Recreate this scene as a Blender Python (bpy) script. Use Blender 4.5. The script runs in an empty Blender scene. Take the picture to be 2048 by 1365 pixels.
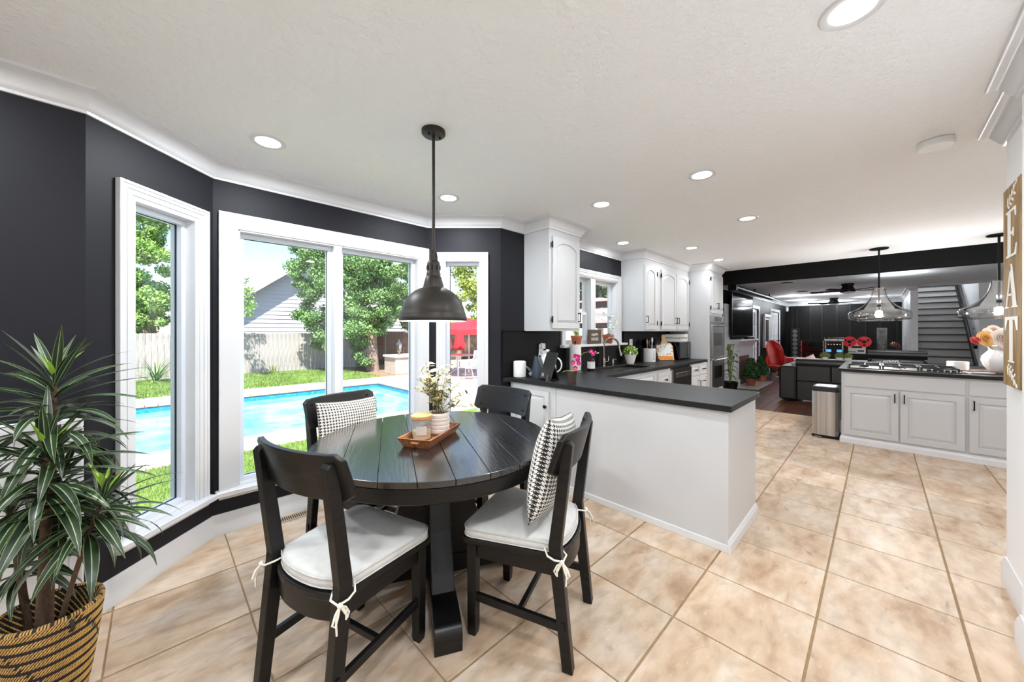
import bpy, bmesh, math, random
import numpy as np
from mathutils import Vector, Matrix
random.seed(7); RNG = np.random.default_rng(7)
scene = bpy.context.scene
col = scene.collection
PI = math.pi

# ------------------------------------------------------------------ camera
CAM_H = 1.38; YAW = math.radians(45.5); FPX = 720.0; HZ = 664.0
cd = bpy.data.cameras.new('camera'); cam = bpy.data.objects.new('camera', cd); col.objects.link(cam)
cam.location = (0, 0, CAM_H); cam.rotation_euler = (PI/2, 0, YAW - PI/2)
cd.sensor_width = 36; cd.lens = FPX/2048*36; cd.shift_y = -(682.5-HZ)/2048
cd.clip_start = 0.02; cd.clip_end = 200
scene.camera = cam

# ------------------------------------------------------------------ world, sun, exposure
world = bpy.data.worlds.new('sky'); scene.world = world; world.use_nodes = True
wn = world.node_tree; wn.nodes.clear()
sky = wn.nodes.new('ShaderNodeTexSky'); sky.sky_type = 'NISHITA'; sky.sun_disc = False
sky.sun_elevation = math.radians(60); sky.sun_rotation = math.radians(210); sky.air_density = 1.0; sky.dust_density = 0.6
bg = wn.nodes.new('ShaderNodeBackground'); bg.inputs['Strength'].default_value = 0.135
wo = wn.nodes.new('ShaderNodeOutputWorld')
wn.links.new(sky.outputs[0], bg.inputs[0]); wn.links.new(bg.outputs[0], wo.inputs[0])
sd = bpy.data.lights.new('sun', 'SUN'); sun = bpy.data.objects.new('sun', sd); col.objects.link(sun)
sd.energy = 6.4; sd.angle = math.radians(0.6); sd.color = (1, 0.95, 0.88)
SUN_DIR = Vector((-0.25, -0.42, 0.87)).normalized()
sun.rotation_euler = SUN_DIR.to_track_quat('Z', 'Y').to_euler(); sun.location = (5, 0, 12)
CAN_W = 3.0           # power of one recessed can on the kitchen circuit
NOOK_W = 8.3          # power of one recessed can on the dining nook circuit
vs = scene.view_settings
vs.view_transform = 'Standard'; vs.look = 'None'; vs.gamma = 1; vs.exposure = 1.25; vs.use_curve_mapping = False
scene.cycles.use_denoising = True
scene.cycles.max_bounces = 9; scene.cycles.diffuse_bounces = 5; scene.cycles.glossy_bounces = 4; scene.cycles.transparent_max_bounces = 16
scene.cycles.sample_clamp_indirect = 6

# ------------------------------------------------------------------ pixel helpers (2048x1365 frame)
_fw = Vector((math.cos(YAW), math.sin(YAW), 0)); _rt = Vector((math.sin(YAW), -math.cos(YAW), 0)); _c = Vector((0, 0, CAM_H))
def ray(x, y): return _fw + _rt*((x-1024)/FPX) + Vector((0, 0, (HZ-y)/FPX))
def PZ(x, y, z): r = ray(x, y); return _c + r*((z-CAM_H)/r.z)
def PX(x, y, v): r = ray(x, y); return _c + r*(v/r.x)
def PY(x, y, v): r = ray(x, y); return _c + r*(v/r.y)
def PD(x, y, d): return _c + ray(x, y)*d

# ------------------------------------------------------------------ materials
def srgb(c):
    c = [v/255 for v in c]
    return tuple((v/12.92 if v <= .04045 else ((v+.055)/1.055)**2.4) for v in c)
MATS = {}
def nodes_of(m): return m.node_tree.nodes, m.node_tree.links
def mat(name, rgb, rough=.5, metal=0., var=0., scale=8., bump=0., bscale=60., spec=.5, coat=0., sheen=0., emit=None, estr=0., stretch=None, trans=0., coords='Object'):
    if name in MATS: return MATS[name]
    m = bpy.data.materials.new(name); m.use_nodes = True; N, L = nodes_of(m)
    b = N['Principled BSDF']; c = srgb(rgb)
    b.inputs['Base Color'].default_value = (*c, 1); b.inputs['Roughness'].default_value = rough; b.inputs['Metallic'].default_value = metal
    b.inputs['Specular IOR Level'].default_value = spec; b.inputs['Coat Weight'].default_value = coat
    b.inputs['Sheen Weight'].default_value = sheen; b.inputs['Transmission Weight'].default_value = trans
    if emit: b.inputs['Emission Color'].default_value = (*srgb(emit), 1); b.inputs['Emission Strength'].default_value = estr
    if var or bump:
        tc = N.new('ShaderNodeTexCoord'); mp = N.new('ShaderNodeMapping')
        if stretch: mp.inputs['Scale'].default_value = stretch
        L.new(tc.outputs[coords], mp.inputs[0])
    if var:
        nz = N.new('ShaderNodeTexNoise'); nz.inputs['Scale'].default_value = scale; nz.inputs['Detail'].default_value = 5
        L.new(mp.outputs[0], nz.inputs[0])
        rp = N.new('ShaderNodeValToRGB'); rp.color_ramp.elements[0].position = .3; rp.color_ramp.elements[1].position = .7
        rp.color_ramp.elements[0].color = (*[v*(1-var) for v in c], 1); rp.color_ramp.elements[1].color = (*[min(1, v*(1+var)) for v in c], 1)
        L.new(nz.outputs[0], rp.inputs[0]); L.new(rp.outputs[0], b.inputs['Base Color'])
    if bump:
        n2 = N.new('ShaderNodeTexNoise'); n2.inputs['Scale'].default_value = bscale; n2.inputs['Detail'].default_value = 3
        L.new(mp.outputs[0], n2.inputs[0])
        bp = N.new('ShaderNodeBump'); bp.inputs['Strength'].default_value = bump; bp.inputs['Distance'].default_value = .01
        L.new(n2.outputs[0], bp.inputs['Height']); L.new(bp.outputs[0], b.inputs['Normal'])
    MATS[name] = m; return m
def emis(name, rgb, s):
    if name in MATS: return MATS[name]
    m = bpy.data.materials.new(name); m.use_nodes = True; N, L = nodes_of(m); N.remove(N['Principled BSDF'])
    e = N.new('ShaderNodeEmission'); e.inputs[0].default_value = (*srgb(rgb), 1); e.inputs[1].default_value = s
    L.new(e.outputs[0], N['Material Output'].inputs[0]); MATS[name] = m; return m
def pane_glass(name, tint=(255, 255, 255), refl=.03, rough=0.0, edge=.35):
    if name in MATS: return MATS[name]
    m = bpy.data.materials.new(name); m.use_nodes = True; N, L = nodes_of(m); N.remove(N['Principled BSDF'])
    t = N.new('ShaderNodeBsdfTransparent'); t.inputs[0].default_value = (*srgb(tint), 1)
    g = N.new('ShaderNodeBsdfGlossy'); g.inputs['Roughness'].default_value = rough
    mx = N.new('ShaderNodeMixShader')
    lw = N.new('ShaderNodeLayerWeight'); lw.inputs[0].default_value = .35
    lw.inputs[0].default_value = .5
    pw = N.new('ShaderNodeMath'); pw.operation = 'POWER'; pw.inputs[1].default_value = 3.5; L.new(lw.outputs['Facing'], pw.inputs[0])
    ma = N.new('ShaderNodeMath'); ma.operation = 'MULTIPLY_ADD'; ma.inputs[1].default_value = edge; ma.inputs[2].default_value = refl
    L.new(pw.outputs[0], ma.inputs[0]); L.new(ma.outputs[0], mx.inputs[0]); L.new(t.outputs[0], mx.inputs[1]); L.new(g.outputs[0], mx.inputs[2])
    L.new(mx.outputs[0], N['Material Output'].inputs[0]); MATS[name] = m; return m
def wood(name, dark, light, rough=.4, scale=(1, 12, 12), nscale=4., bump=.15, coat=0., spec=.5):
    if name in MATS: return MATS[name]
    m = bpy.data.materials.new(name); m.use_nodes = True; N, L = nodes_of(m); b = N['Principled BSDF']
    tc = N.new('ShaderNodeTexCoord'); mp = N.new('ShaderNodeMapping'); mp.inputs['Scale'].default_value = scale
    oi = N.new('ShaderNodeObjectInfo'); vm = N.new('ShaderNodeVectorMath'); vm.operation = 'ADD'
    cb = N.new('ShaderNodeCombineXYZ'); mu = N.new('ShaderNodeMath'); mu.operation = 'MULTIPLY'; mu.inputs[1].default_value = 37
    L.new(oi.outputs['Random'], mu.inputs[0]); L.new(mu.outputs[0], cb.inputs[0]); L.new(mu.outputs[0], cb.inputs[2])
    L.new(tc.outputs['Object'], vm.inputs[0]); L.new(cb.outputs[0], vm.inputs[1]); L.new(vm.outputs[0], mp.inputs[0])
    nz = N.new('ShaderNodeTexNoise'); nz.inputs['Scale'].default_value = nscale; nz.inputs['Detail'].default_value = 8; nz.inputs['Distortion'].default_value = .6
    L.new(mp.outputs[0], nz.inputs[0])
    rp = N.new('ShaderNodeValToRGB'); rp.color_ramp.elements[0].position = .32; rp.color_ramp.elements[1].position = .68
    rp.color_ramp.elements[0].color = (*srgb(dark), 1); rp.color_ramp.elements[1].color = (*srgb(light), 1)
    L.new(nz.outputs[0], rp.inputs[0]); L.new(rp.outputs[0], b.inputs['Base Color'])
    b.inputs['Roughness'].default_value = rough; b.inputs['Coat Weight'].default_value = coat; b.inputs['Coat Roughness'].default_value = .16; b.inputs['Specular IOR Level'].default_value = spec
    bp = N.new('ShaderNodeBump'); bp.inputs['Strength'].default_value = bump; bp.inputs['Distance'].default_value = .006
    L.new(nz.outputs[0], bp.inputs['Height']); L.new(bp.outputs[0], b.inputs['Normal'])
    MATS[name] = m; return m

M_WALL = mat('charcoal wall paint', (31, 31, 36), .55, var=.05, scale=3, bump=.04, bscale=140, spec=.2)
M_BLACKWALL = mat('black wall paint', (16, 15, 15), .5, spec=.2)
M_WHITE = mat('white trim paint', (221, 221, 223), .32, spec=.5)
M_WALLW = mat('white wall paint', (240, 240, 241), .5, bump=.03, bscale=150)
M_CEIL = mat('textured white ceiling', (246, 246, 247), .8, bump=.9, bscale=30, spec=.2)
M_CAB = mat('white cabinet paint', (199, 199, 200), .35)
M_COUNTER = mat('matte black stone worktop', (30, 30, 31), .42, var=.25, scale=30, spec=.25)
M_SPLASH = mat('matte black splashback', (15, 15, 16), .5, spec=.15)
M_BLK = mat('black metal', (18, 17, 17), .4, metal=.6)
M_BRONZE = mat('dark bronze metal', (52, 47, 43), .45, metal=.5)
M_STEEL = mat('brushed steel', (190, 188, 186), .25, metal=1., var=.35, scale=1.2, stretch=(22, 22, .15))
M_CHROME = mat('polished metal', (200, 196, 190), .15, metal=1.)
M_BWOOD = wood('black stained wood', (7, 7, 7), (24, 22, 22), .34, (2, 2, 22), 3, .12, spec=.35)
M_TWOOD = wood('black stained tabletop oak', (8, 8, 9), (30, 30, 32), .22, (2.2, 26, 26), 3.2, .32, coat=1., spec=.8)
M_TERRA = mat('terracotta', (172, 98, 70), .8, var=.12, scale=20)
M_SOIL = mat('dark soil', (38, 28, 22), .95)
M_GLASS = pane_glass('window glass')
M_BLACKGLASS = mat('black glass', (10, 10, 12), .08, spec=.6)
M_LEATHER = mat('black leather', (28, 26, 25), .42, bump=.08, bscale=180)
M_WHITECER = mat('white ceramic', (240, 238, 236), .2)
M_PLASTICW = mat('white plastic', (235, 235, 235), .4)

# ------------------------------------------------------------------ geometry helpers
class MB:
    def __init__(s): s.v = []; s.f = []; s.uv = None
    def add(s, vs, fs, M=None):
        k = len(s.v)
        if M is not None: vs = [tuple(M @ Vector(p)) for p in vs]
        s.v += [tuple(p) for p in vs]; s.f += [tuple(i+k for i in f) for f in fs]; return s
    def box(s, x0, x1, y0, y1, z0, z1, M=None):
        return s.add([(x0,y0,z0),(x1,y0,z0),(x1,y1,z0),(x0,y1,z0),(x0,y0,z1),(x1,y0,z1),(x1,y1,z1),(x0,y1,z1)],
                     [(3,2,1,0),(4,5,6,7),(0,1,5,4),(1,2,6,5),(2,3,7,6),(3,0,4,7)], M)
    def bbox(s, c, sz, M=None):
        return s.box(c[0]-sz[0]/2, c[0]+sz[0]/2, c[1]-sz[1]/2, c[1]+sz[1]/2, c[2]-sz[2]/2, c[2]+sz[2]/2, M)
    def cbox(s, x0, x1, y0, y1, z0, z1, c=.003, M=None):      # chamfered box (top and vertical edges)
        P = lambda d: [(x0+d,y0),(x1-d,y0),(x1,y0+d),(x1,y1-d),(x1-d,y1),(x0+d,y1),(x0,y1-d),(x0,y0+d)]
        Q = lambda d: [(min(max(x,x0+d),x1-d), min(max(y,y0+d),y1-d)) for x,y in P(c)]
        return s.loft([[(x,y,z0+c) for x,y in P(c)],[(x,y,z1-c) for x,y in P(c)],[(x,y,z1) for x,y in Q(c)]], cap0=False, M=M, pre=[(x,y,z0) for x,y in Q(c)])
    def loft(s, rings, cap0=True, cap1=True, closed=True, M=None, pre=None):
        if pre: rings = [pre]+rings; cap0 = True
        n = len(rings[0]); vs = [p for r in rings for p in r]; fs = []
        for i in range(len(rings)-1):
            for j in range(n if closed else n-1):
                a = i*n+j; b = i*n+(j+1) % n
                fs.append((a, b, b+n, a+n))
        if cap0: fs.append(tuple(range(n))[::-1])
        if cap1: fs.append(tuple((len(rings)-1)*n+i for i in range(n)))
        return s.add(vs, fs, M)
    def prism(s, pts, z0, z1, M=None): return s.loft([[(x,y,z0) for x,y in pts],[(x,y,z1) for x,y in pts]], M=M)
    def ring(s, outer, inner, z0, z1, M=None):                # frame between two loops of equal length
        n = len(outer); vs = [(x,y,z0) for x,y in outer]+[(x,y,z0) for x,y in inner]+[(x,y,z1) for x,y in outer]+[(x,y,z1) for x,y in inner]; fs = []
        for i in range(n):
            j = (i+1) % n
            fs += [(2*n+i, 2*n+j, 3*n+j, 3*n+i), (j, i, n+i, n+j), (i, j, 2*n+j, 2*n+i), (n+j, n+i, 3*n+i, 3*n+j)]
        return s.add(vs, fs, M)
    def lathe(s, prof, n=24, M=None, cap=True, c=(0,0)):
        rings = [[(c[0]+r*math.cos(2*PI*k/n), c[1]+r*math.sin(2*PI*k/n), z) for k in range(n)] for r, z in prof]
        return s.loft(rings, cap, cap, True, M)
    def tube(s, path, r, n=8, M=None, closed=False, cap=True):
        P = [Vector(p) for p in path]; m = len(P); rr = r if isinstance(r, (list, tuple)) else [r]*m
        rings = []; ref = None
        for i in range(m):
            a = P[(i-1) % m] if (closed or i > 0) else P[i]; b = P[(i+1) % m] if (closed or i < m-1) else P[i]
            t = (b-a).normalized()
            if ref is None: ref = Vector((0,0,1)) if abs(t.z) < .9 else Vector((1,0,0))
            u = (ref - t*ref.dot(t)).normalized(); ref = u; w = t.cross(u)
            rings.append([tuple(P[i]+(u*math.cos(2*PI*k/n)+w*math.sin(2*PI*k/n))*rr[i]) for k in range(n)])
        if closed: rings.append(rings[0]); cap = False
        return s.loft(rings, cap, cap, True, M)
    def bar(s, a, b, w, h=None, up=(0,0,1), M=None):          # rectangular bar from a to b
        a = Vector(a); b = Vector(b); h = h or w; t = (b-a).normalized(); up = Vector(up)
        if abs(t.dot(up)) > .98: up = Vector((1,0,0))
        sd = t.cross(up).normalized(); u2 = sd.cross(t)
        q = [sd*w/2+u2*h/2, -sd*w/2+u2*h/2, -sd*w/2-u2*h/2, sd*w/2-u2*h/2]
        return s.loft([[tuple(a+d) for d in q],[tuple(b+d) for d in q]], M=M)
    def sphere(s, c, r, n=12, m=8, sc=(1,1,1), M=None):
        prof = [[(c[0]+sc[0]*r*math.sin(PI*i/m)*math.cos(2*PI*k/n), c[1]+sc[1]*r*math.sin(PI*i/m)*math.sin(2*PI*k/n), c[2]-sc[2]*r*math.cos(PI*i/m)) for k in range(n)] for i in range(1, m)]
        return s.loft(prof, M=M)
    def build(s, name, m, parent=None, smooth=False, bevel=0., seg=2, world=False, auto=35, fixn=True):
        me = bpy.data.meshes.new(name); me.from_pydata(s.v, [], s.f); me.update()
        if fixn:
            bm = bmesh.new(); bm.from_mesh(me); bmesh.ops.recalc_face_normals(bm, faces=bm.faces); bm.to_mesh(me); bm.free()
        if m: me.materials.append(m)
        o = bpy.data.objects.new(name, me); col.objects.link(o)
        if smooth:
            for p in me.polygons: p.use_smooth = True
            if auto < 180: me.set_sharp_from_angle(angle=math.radians(auto))
        if bevel:
            b = o.modifiers.new('bevel', 'BEVEL'); b.width = bevel; b.segments = seg; b.limit_method = 'ANGLE'; b.angle_limit = math.radians(40)
        if parent is not None:
            o.parent = parent
            if world: o.matrix_parent_inverse = parent.matrix_basis.inverted()
        return o
def tag(o, label=None, cat=None, group=None, kind=None):
    if label: o['label'] = label
    if cat: o['category'] = cat
    if group: o['group'] = group
    if kind: o['kind'] = kind
    return o
def thing(name, label, cat, loc=(0,0,0), rz=0., group=None, kind=None):
    e = bpy.data.objects.new(name, None); col.objects.link(e); e.empty_display_size = .05
    e.location = loc; e.rotation_euler = (0,0,rz)
    e.matrix_basis = Matrix.Translation(loc) @ Matrix.Rotation(rz, 4, 'Z')
    return tag(e, label, cat, group, kind)
def dup(root, loc, rz=0., label=None, group=None):
    def cp(o, par):
        c = o.copy(); col.objects.link(c); c.parent = par
        for ch in o.children: cp(ch, c)
        return c
    r = cp(root, None); r.matrix_basis = Matrix.Translation(loc) @ Matrix.Rotation(rz, 4, 'Z')
    if label: r['label'] = label
    if group: r['group'] = group
    return r
def instance(me, name, parent, M, world=False):
    o = bpy.data.objects.new(name, me); col.objects.link(o); o.parent = parent
    o.matrix_basis = M
    if world: o.matrix_parent_inverse = parent.matrix_basis.inverted()
    return o
def struct(mb, name, m, label, cat, **k):
    return tag(mb.build(name, m, **k), label, cat, kind='structure')
def molding(pts, prof, side=-1, mb=None):
    """sweep profile (d = distance from wall, z) along polyline; side=-1: room is on the right of travel"""
    mb = mb or MB(); P = [Vector((p[0], p[1])) for p in pts]; n = len(P); rings = []
    for i in range(n):
        d0 = (P[i]-P[i-1]).normalized() if i > 0 else None; d1 = (P[i+1]-P[i]).normalized() if i < n-1 else None
        if d0 is None: d0 = d1
        if d1 is None: d1 = d0
        n0 = Vector((-d0.y, d0.x))*side; n1 = Vector((-d1.y, d1.x))*side; nn = n0+n1
        k = nn/(1+n0.dot(n1))
        rings.append([(P[i].x+k.x*d, P[i].y+k.y*d, z) for d, z in prof])
    return mb.loft(rings)
def text_mesh(txt, size, extrude=.002, font_shear=0, align='CENTER'):
    cu = bpy.data.curves.new('lettering', 'FONT'); cu.body = txt; cu.size = size; cu.extrude = extrude; cu.align_x = align; cu.align_y = 'CENTER'; cu.shear = font_shear
    o = bpy.data.objects.new('tmp', cu); col.objects.link(o); dg = bpy.context.evaluated_depsgraph_get(); dg.update()
    me = bpy.data.meshes.new_from_object(o.evaluated_get(dg)); bpy.data.objects.remove(o); return me
def put_mesh(me, name, m, parent, M):
    me.materials.clear(); me.materials.append(m); o = instance(me, name, parent, M); return o
def fast_mesh(name, V, F, m, parent=None, uv=None, smooth=False):
    """V (n,3) array, F (k,4) or (k,3) array"""
    me = bpy.data.meshes.new(name); V = np.asarray(V, np.float32); F = np.asarray(F, np.int32); k = F.shape[1]
    me.vertices.add(len(V)); me.vertices.foreach_set('co', V.ravel())
    me.loops.add(F.size); me.loops.foreach_set('vertex_index', F.ravel())
    me.polygons.add(len(F)); me.polygons.foreach_set('loop_start', np.arange(0, F.size, k, dtype=np.int32)); me.polygons.foreach_set('loop_total', np.full(len(F), k, np.int32))
    if smooth: me.polygons.foreach_set('use_smooth', np.ones(len(F), bool))
    me.update(calc_edges=True); me.validate()
    if m: me.materials.append(m)
    o = bpy.data.objects.new(name, me); col.objects.link(o)
    if parent is not None: o.parent = parent
    return o
def leaf_quads(centers, normals, size, jitter=.6, aspect=1.6, rng=RNG):
    """rhombus leaves at centers, roughly facing normals"""
    n = len(centers); nr = normals + rng.normal(0, jitter, (n, 3)); nr /= np.linalg.norm(nr, axis=1)[:, None]+1e-9
    t = np.cross(nr, rng.normal(0, 1, (n, 3))); t /= np.linalg.norm(t, axis=1)[:, None]+1e-9; b = np.cross(nr, t)
    s = size*rng.uniform(.6, 1.3, (n, 1))
    V = np.stack([centers-t*s*aspect/2, centers+b*s/2+nr*s*.12, centers+t*s*aspect/2, centers-b*s/2+nr*s*.12], 1).reshape(-1, 3)
    return V, np.arange(4*n).reshape(-1, 4)
def clump(c, r, n, squash=(1,1,1), rng=RNG, inner=.55):
    d = rng.normal(0, 1, (n, 3)); d /= np.linalg.norm(d, axis=1)[:, None]
    rad = r*(inner+(1-inner)*rng.random((n, 1))**.6)
    return np.asarray(c)+d*rad*np.asarray(squash), d
# ------------------------------------------------------------------ room shell
CE = 2.515; YW = 2.63; YB = 3.14; XR = 3.33; YR = -.495; XBEAM = 7.60; XF = 18.3
BAY = [(-.245, YW), (.262, YB), (1.912, YB), (2.425, YW)]

def travertine():
    m = bpy.data.materials.new('honed travertine tile'); m.use_nodes = True; N, L = nodes_of(m); b = N['Principled BSDF']
    tc = N.new('ShaderNodeTexCoord'); oi = N.new('ShaderNodeObjectInfo'); cb = N.new('ShaderNodeCombineXYZ')
    mu = N.new('ShaderNodeMath'); mu.operation = 'MULTIPLY'; mu.inputs[1].default_value = 61
    L.new(oi.outputs['Random'], mu.inputs[0]); L.new(mu.outputs[0], cb.inputs[0]); L.new(mu.outputs[0], cb.inputs[1])
    va = N.new('ShaderNodeVectorMath'); va.operation = 'ADD'; L.new(tc.outputs['Object'], va.inputs[0]); L.new(cb.outputs[0], va.inputs[1])
    mp = N.new('ShaderNodeMapping'); mp.inputs['Scale'].default_value = (1.1, 2.6, 1); mp.inputs['Rotation'].default_value = (0, 0, .5); L.new(va.outputs[0], mp.inputs[0])
    def noise(s, d, dist=0, src=mp):
        n = N.new('ShaderNodeTexNoise'); n.inputs['Scale'].default_value = s; n.inputs['Detail'].default_value = d; n.inputs['Distortion'].default_value = dist
        L.new(src.outputs[0], n.inputs[0]); return n
    n1 = noise(2.6, 7, .5); rp = N.new('ShaderNodeValToRGB'); e = rp.color_ramp.elements
    e[0].position = .25; e[0].color = (*srgb((168, 134, 102)), 1); e[1].position = .72; e[1].color = (*srgb((212, 195, 176)), 1)
    k = e.new(.46); k.color = (*srgb((196, 169, 141)), 1)
    L.new(n1.outputs[0], rp.inputs[0])
    # per tile tone
    hs = N.new('ShaderNodeHueSaturation'); mr = N.new('ShaderNodeMapRange'); mr.inputs[3].default_value = .9; mr.inputs[4].default_value = 1.08
    L.new(oi.outputs['Random'], mr.inputs[0]); L.new(mr.outputs[0], hs.inputs['Value']); L.new(rp.outputs[0], hs.inputs['Color']); hs.inputs['Saturation'].default_value = .92
    # brown blotches
    n2 = noise(4.6, 8, .5); r2 = N.new('ShaderNodeValToRGB'); r2.color_ramp.elements[0].position = .63; r2.color_ramp.elements[1].position = .76
    L.new(n2.outputs[0], r2.inputs[0]); mx = N.new('ShaderNodeMix'); mx.data_type = 'RGBA'; mx.inputs['B'].default_value = (*srgb((148, 108, 70)), 1)
    ms = N.new('ShaderNodeMath'); ms.operation = 'MULTIPLY'; ms.inputs[1].default_value = .65; L.new(r2.outputs[0], ms.inputs[0]); L.new(ms.outputs[0], mx.inputs['Factor']); L.new(hs.outputs[0], mx.inputs['A'])
    # white fill flecks
    n3 = noise(26, 9, .3); r3 = N.new('ShaderNodeValToRGB'); r3.color_ramp.elements[0].position = .62; r3.color_ramp.elements[1].position = .7
    L.new(n3.outputs[0], r3.inputs[0]); m3 = N.new('ShaderNodeMath'); m3.operation = 'MULTIPLY'; m3.inputs[1].default_value = .22; L.new(r3.outputs[0], m3.inputs[0])
    mx2 = N.new('ShaderNodeMix'); mx2.data_type = 'RGBA'; mx2.inputs['B'].default_value = (*srgb((236, 226, 212)), 1); L.new(m3.outputs[0], mx2.inputs['Factor']); L.new(mx.outputs['Result'], mx2.inputs['A'])
    mp2 = N.new('ShaderNodeMapping'); mp2.inputs['Scale'].default_value = (1.0, 1.9, 1); mp2.inputs['Rotation'].default_value = (0, 0, .35); L.new(va.outputs[0], mp2.inputs[0])
    n4 = noise(9, 12, .3, mp2); r4 = N.new('ShaderNodeValToRGB'); r4.color_ramp.elements[0].position = .3; r4.color_ramp.elements[0].color = (.62, .57, .52, 1); r4.color_ramp.elements[1].position = .58; r4.color_ramp.elements[1].color = (1.06, 1.06, 1.06, 1)
    L.new(n4.outputs[0], r4.inputs[0]); mx3 = N.new('ShaderNodeMix'); mx3.data_type = 'RGBA'; mx3.blend_type = 'MULTIPLY'; mx3.inputs['Factor'].default_value = .5
    L.new(mx2.outputs['Result'], mx3.inputs['A']); L.new(r4.outputs[0], mx3.inputs['B']); L.new(mx3.outputs['Result'], b.inputs['Base Color'])
    rr = N.new('ShaderNodeMapRange'); rr.inputs[3].default_value = .3; rr.inputs[4].default_value = .55; L.new(n2.outputs[0], rr.inputs[0]); L.new(rr.outputs[0], b.inputs['Roughness'])
    bp = N.new('ShaderNodeBump'); bp.inputs['Strength'].default_value = .2; bp.inputs['Distance'].default_value = .004; L.new(n3.outputs[0], bp.inputs['Height']); L.new(bp.outputs[0], b.inputs['Normal'])
    b.inputs['Specular IOR Level'].default_value = .22
    return m
M_TRAV = travertine()
M_GROUT = mat('tan grout', (150, 124, 92), .9, var=.15, scale=30)

def clip(poly, a, b, c):           # keep a*x+b*y<=c
    out = []
    for i in range(len(poly)):
        p, q = poly[i], poly[(i+1) % len(poly)]; fp = a*p[0]+b*p[1]-c; fq = a*q[0]+b*q[1]-c
        if fp <= 0: out.append(p)
        if fp*fq < 0: t = fp/(fp-fq); out.append((p[0]+(q[0]-p[0])*t, p[1]+(q[1]-p[1])*t))
    return out
fl = MB(); fl.prism([(-3, -.6), (XR, -.6), (XR, -3.6), (XBEAM, -3.6), (XBEAM, YW+.02), (2.44, YW+.02), (1.92, YB+.02), (.255, YB+.02), (-.25, YW+.02), (-3, YW+.02)], -.12, -.0045)
floor = struct(fl, 'floor', M_GROUT, 'beige travertine tile floor of the dining nook and kitchen', 'floor')
TX, TY, PX_, PY_ = .324, -.28, .4846, .4885
GX, GY = .0035, .0085               # thin joints across, wide joints along
def tile_mesh(pts, o):
    cx = sum(p[0] for p in pts)/len(pts); cy = sum(p[1] for p in pts)/len(pts)
    ins = [(p[0]+(cx-p[0])*.008, p[1]+(cy-p[1])*.008) for p in pts]
    mb = MB(); mb.loft([[(x-o[0], y-o[1], -.006) for x, y in pts], [(x-o[0], y-o[1], -.0012) for x, y in pts], [(x-o[0], y-o[1], 0) for x, y in ins]], cap0=False)
    me = bpy.data.meshes.new('tile'); me.from_pydata(mb.v, [], mb.f); me.update()
    bm = bmesh.new(); bm.from_mesh(me); bmesh.ops.recalc_face_normals(bm, faces=bm.faces); bm.to_mesh(me); bm.free()
    me.materials.append(M_TRAV); return me
full = None
for i in range(-3, 16):
    for j in range(-4, 8):
        x0 = TX+i*PX_+GX; x1 = TX+(i+1)*PX_-GX; y0 = TY+j*PY_+GY*.6; y1 = TY+(j+1)*PY_-GY*.6
        o = ((TX+(i+.5)*PX_), (TY+(j+.5)*PY_))
        if x1 < -1 or (o[1] < -.6 and o[0] < 3.3) or o[0]+o[1] < .1: continue
        if o[1] < -1.5: continue
        P = [(x0, y0), (x1, y0), (x1, y1), (x0, y1)]
        if y1 > YW or x1 > XBEAM:
            P = clip(P, 0, 1, YB+.01)
            if o[0] > 2.4: P = clip(P, 0, 1, YW)
            else: P = clip(P, -1, 1, YB-.262+.01); P = clip(P, 1, 1, YB+1.912+.01)
            P = clip(P, 1, 0, XBEAM)
            if len(P) < 3: continue
            me = tile_mesh(P, o)
        else:
            if full is None: full = tile_mesh(P, o)
            me = full
        instance(me, 'tile', floor, Matrix.Translation((o[0], o[1], 0)))

# wood floor of the living room
M_PLANK = wood('dark mottled wood plank', (44, 26, 18), (112, 66, 44), .3, (1.2, 9, 9), 2.2, .1)
wf = MB().prism([(XBEAM, -4.2), (XF, -4.2), (XF, YW), (XBEAM, YW)], -.12, -.004)
floor2 = struct(wf, 'floor_living', mat('dark floor gap', (30, 18, 12), .8), 'dark mottled wood plank floor of the living room', 'floor')
PLK = {}
def plank_mesh(L_):
    if L_ not in PLK:
        o = MB().cbox(0, L_-.004, -.0945, .0945, -.004, 0, .002).build('plank', M_PLANK); PLK[L_] = o.data; bpy.data.objects.remove(o)
    return PLK[L_]
for j in range(15):
    x = XBEAM+.002; L_ = (1.7, 1.15, .6)[j % 3]
    while x < 14.2: instance(plank_mesh(L_), 'plank', floor2, Matrix.Translation((x, YW-.1-j*.193, 0.0))); x += L_; L_ = 1.7
wfar = MB().box(14.2, XF, -.2, YW, -.004, -.001)
wfar.build('plank_far', M_PLANK, floor2)

# ceiling
cl = MB(); cl.prism([(-3.1, -3.7), (13.7, -3.7), (13.7, -.55), (XF+.1, -.55), (XF+.1, YW+.1), (2.5, YW+.1), (1.95, YB+.1), (.22, YB+.1), (-.3, YW+.1), (-3.1, YW+.1)], CE, CE+.12)
struct(cl, 'ceiling', M_CEIL, 'white textured ceiling over nook, kitchen and living room', 'ceiling')

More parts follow.
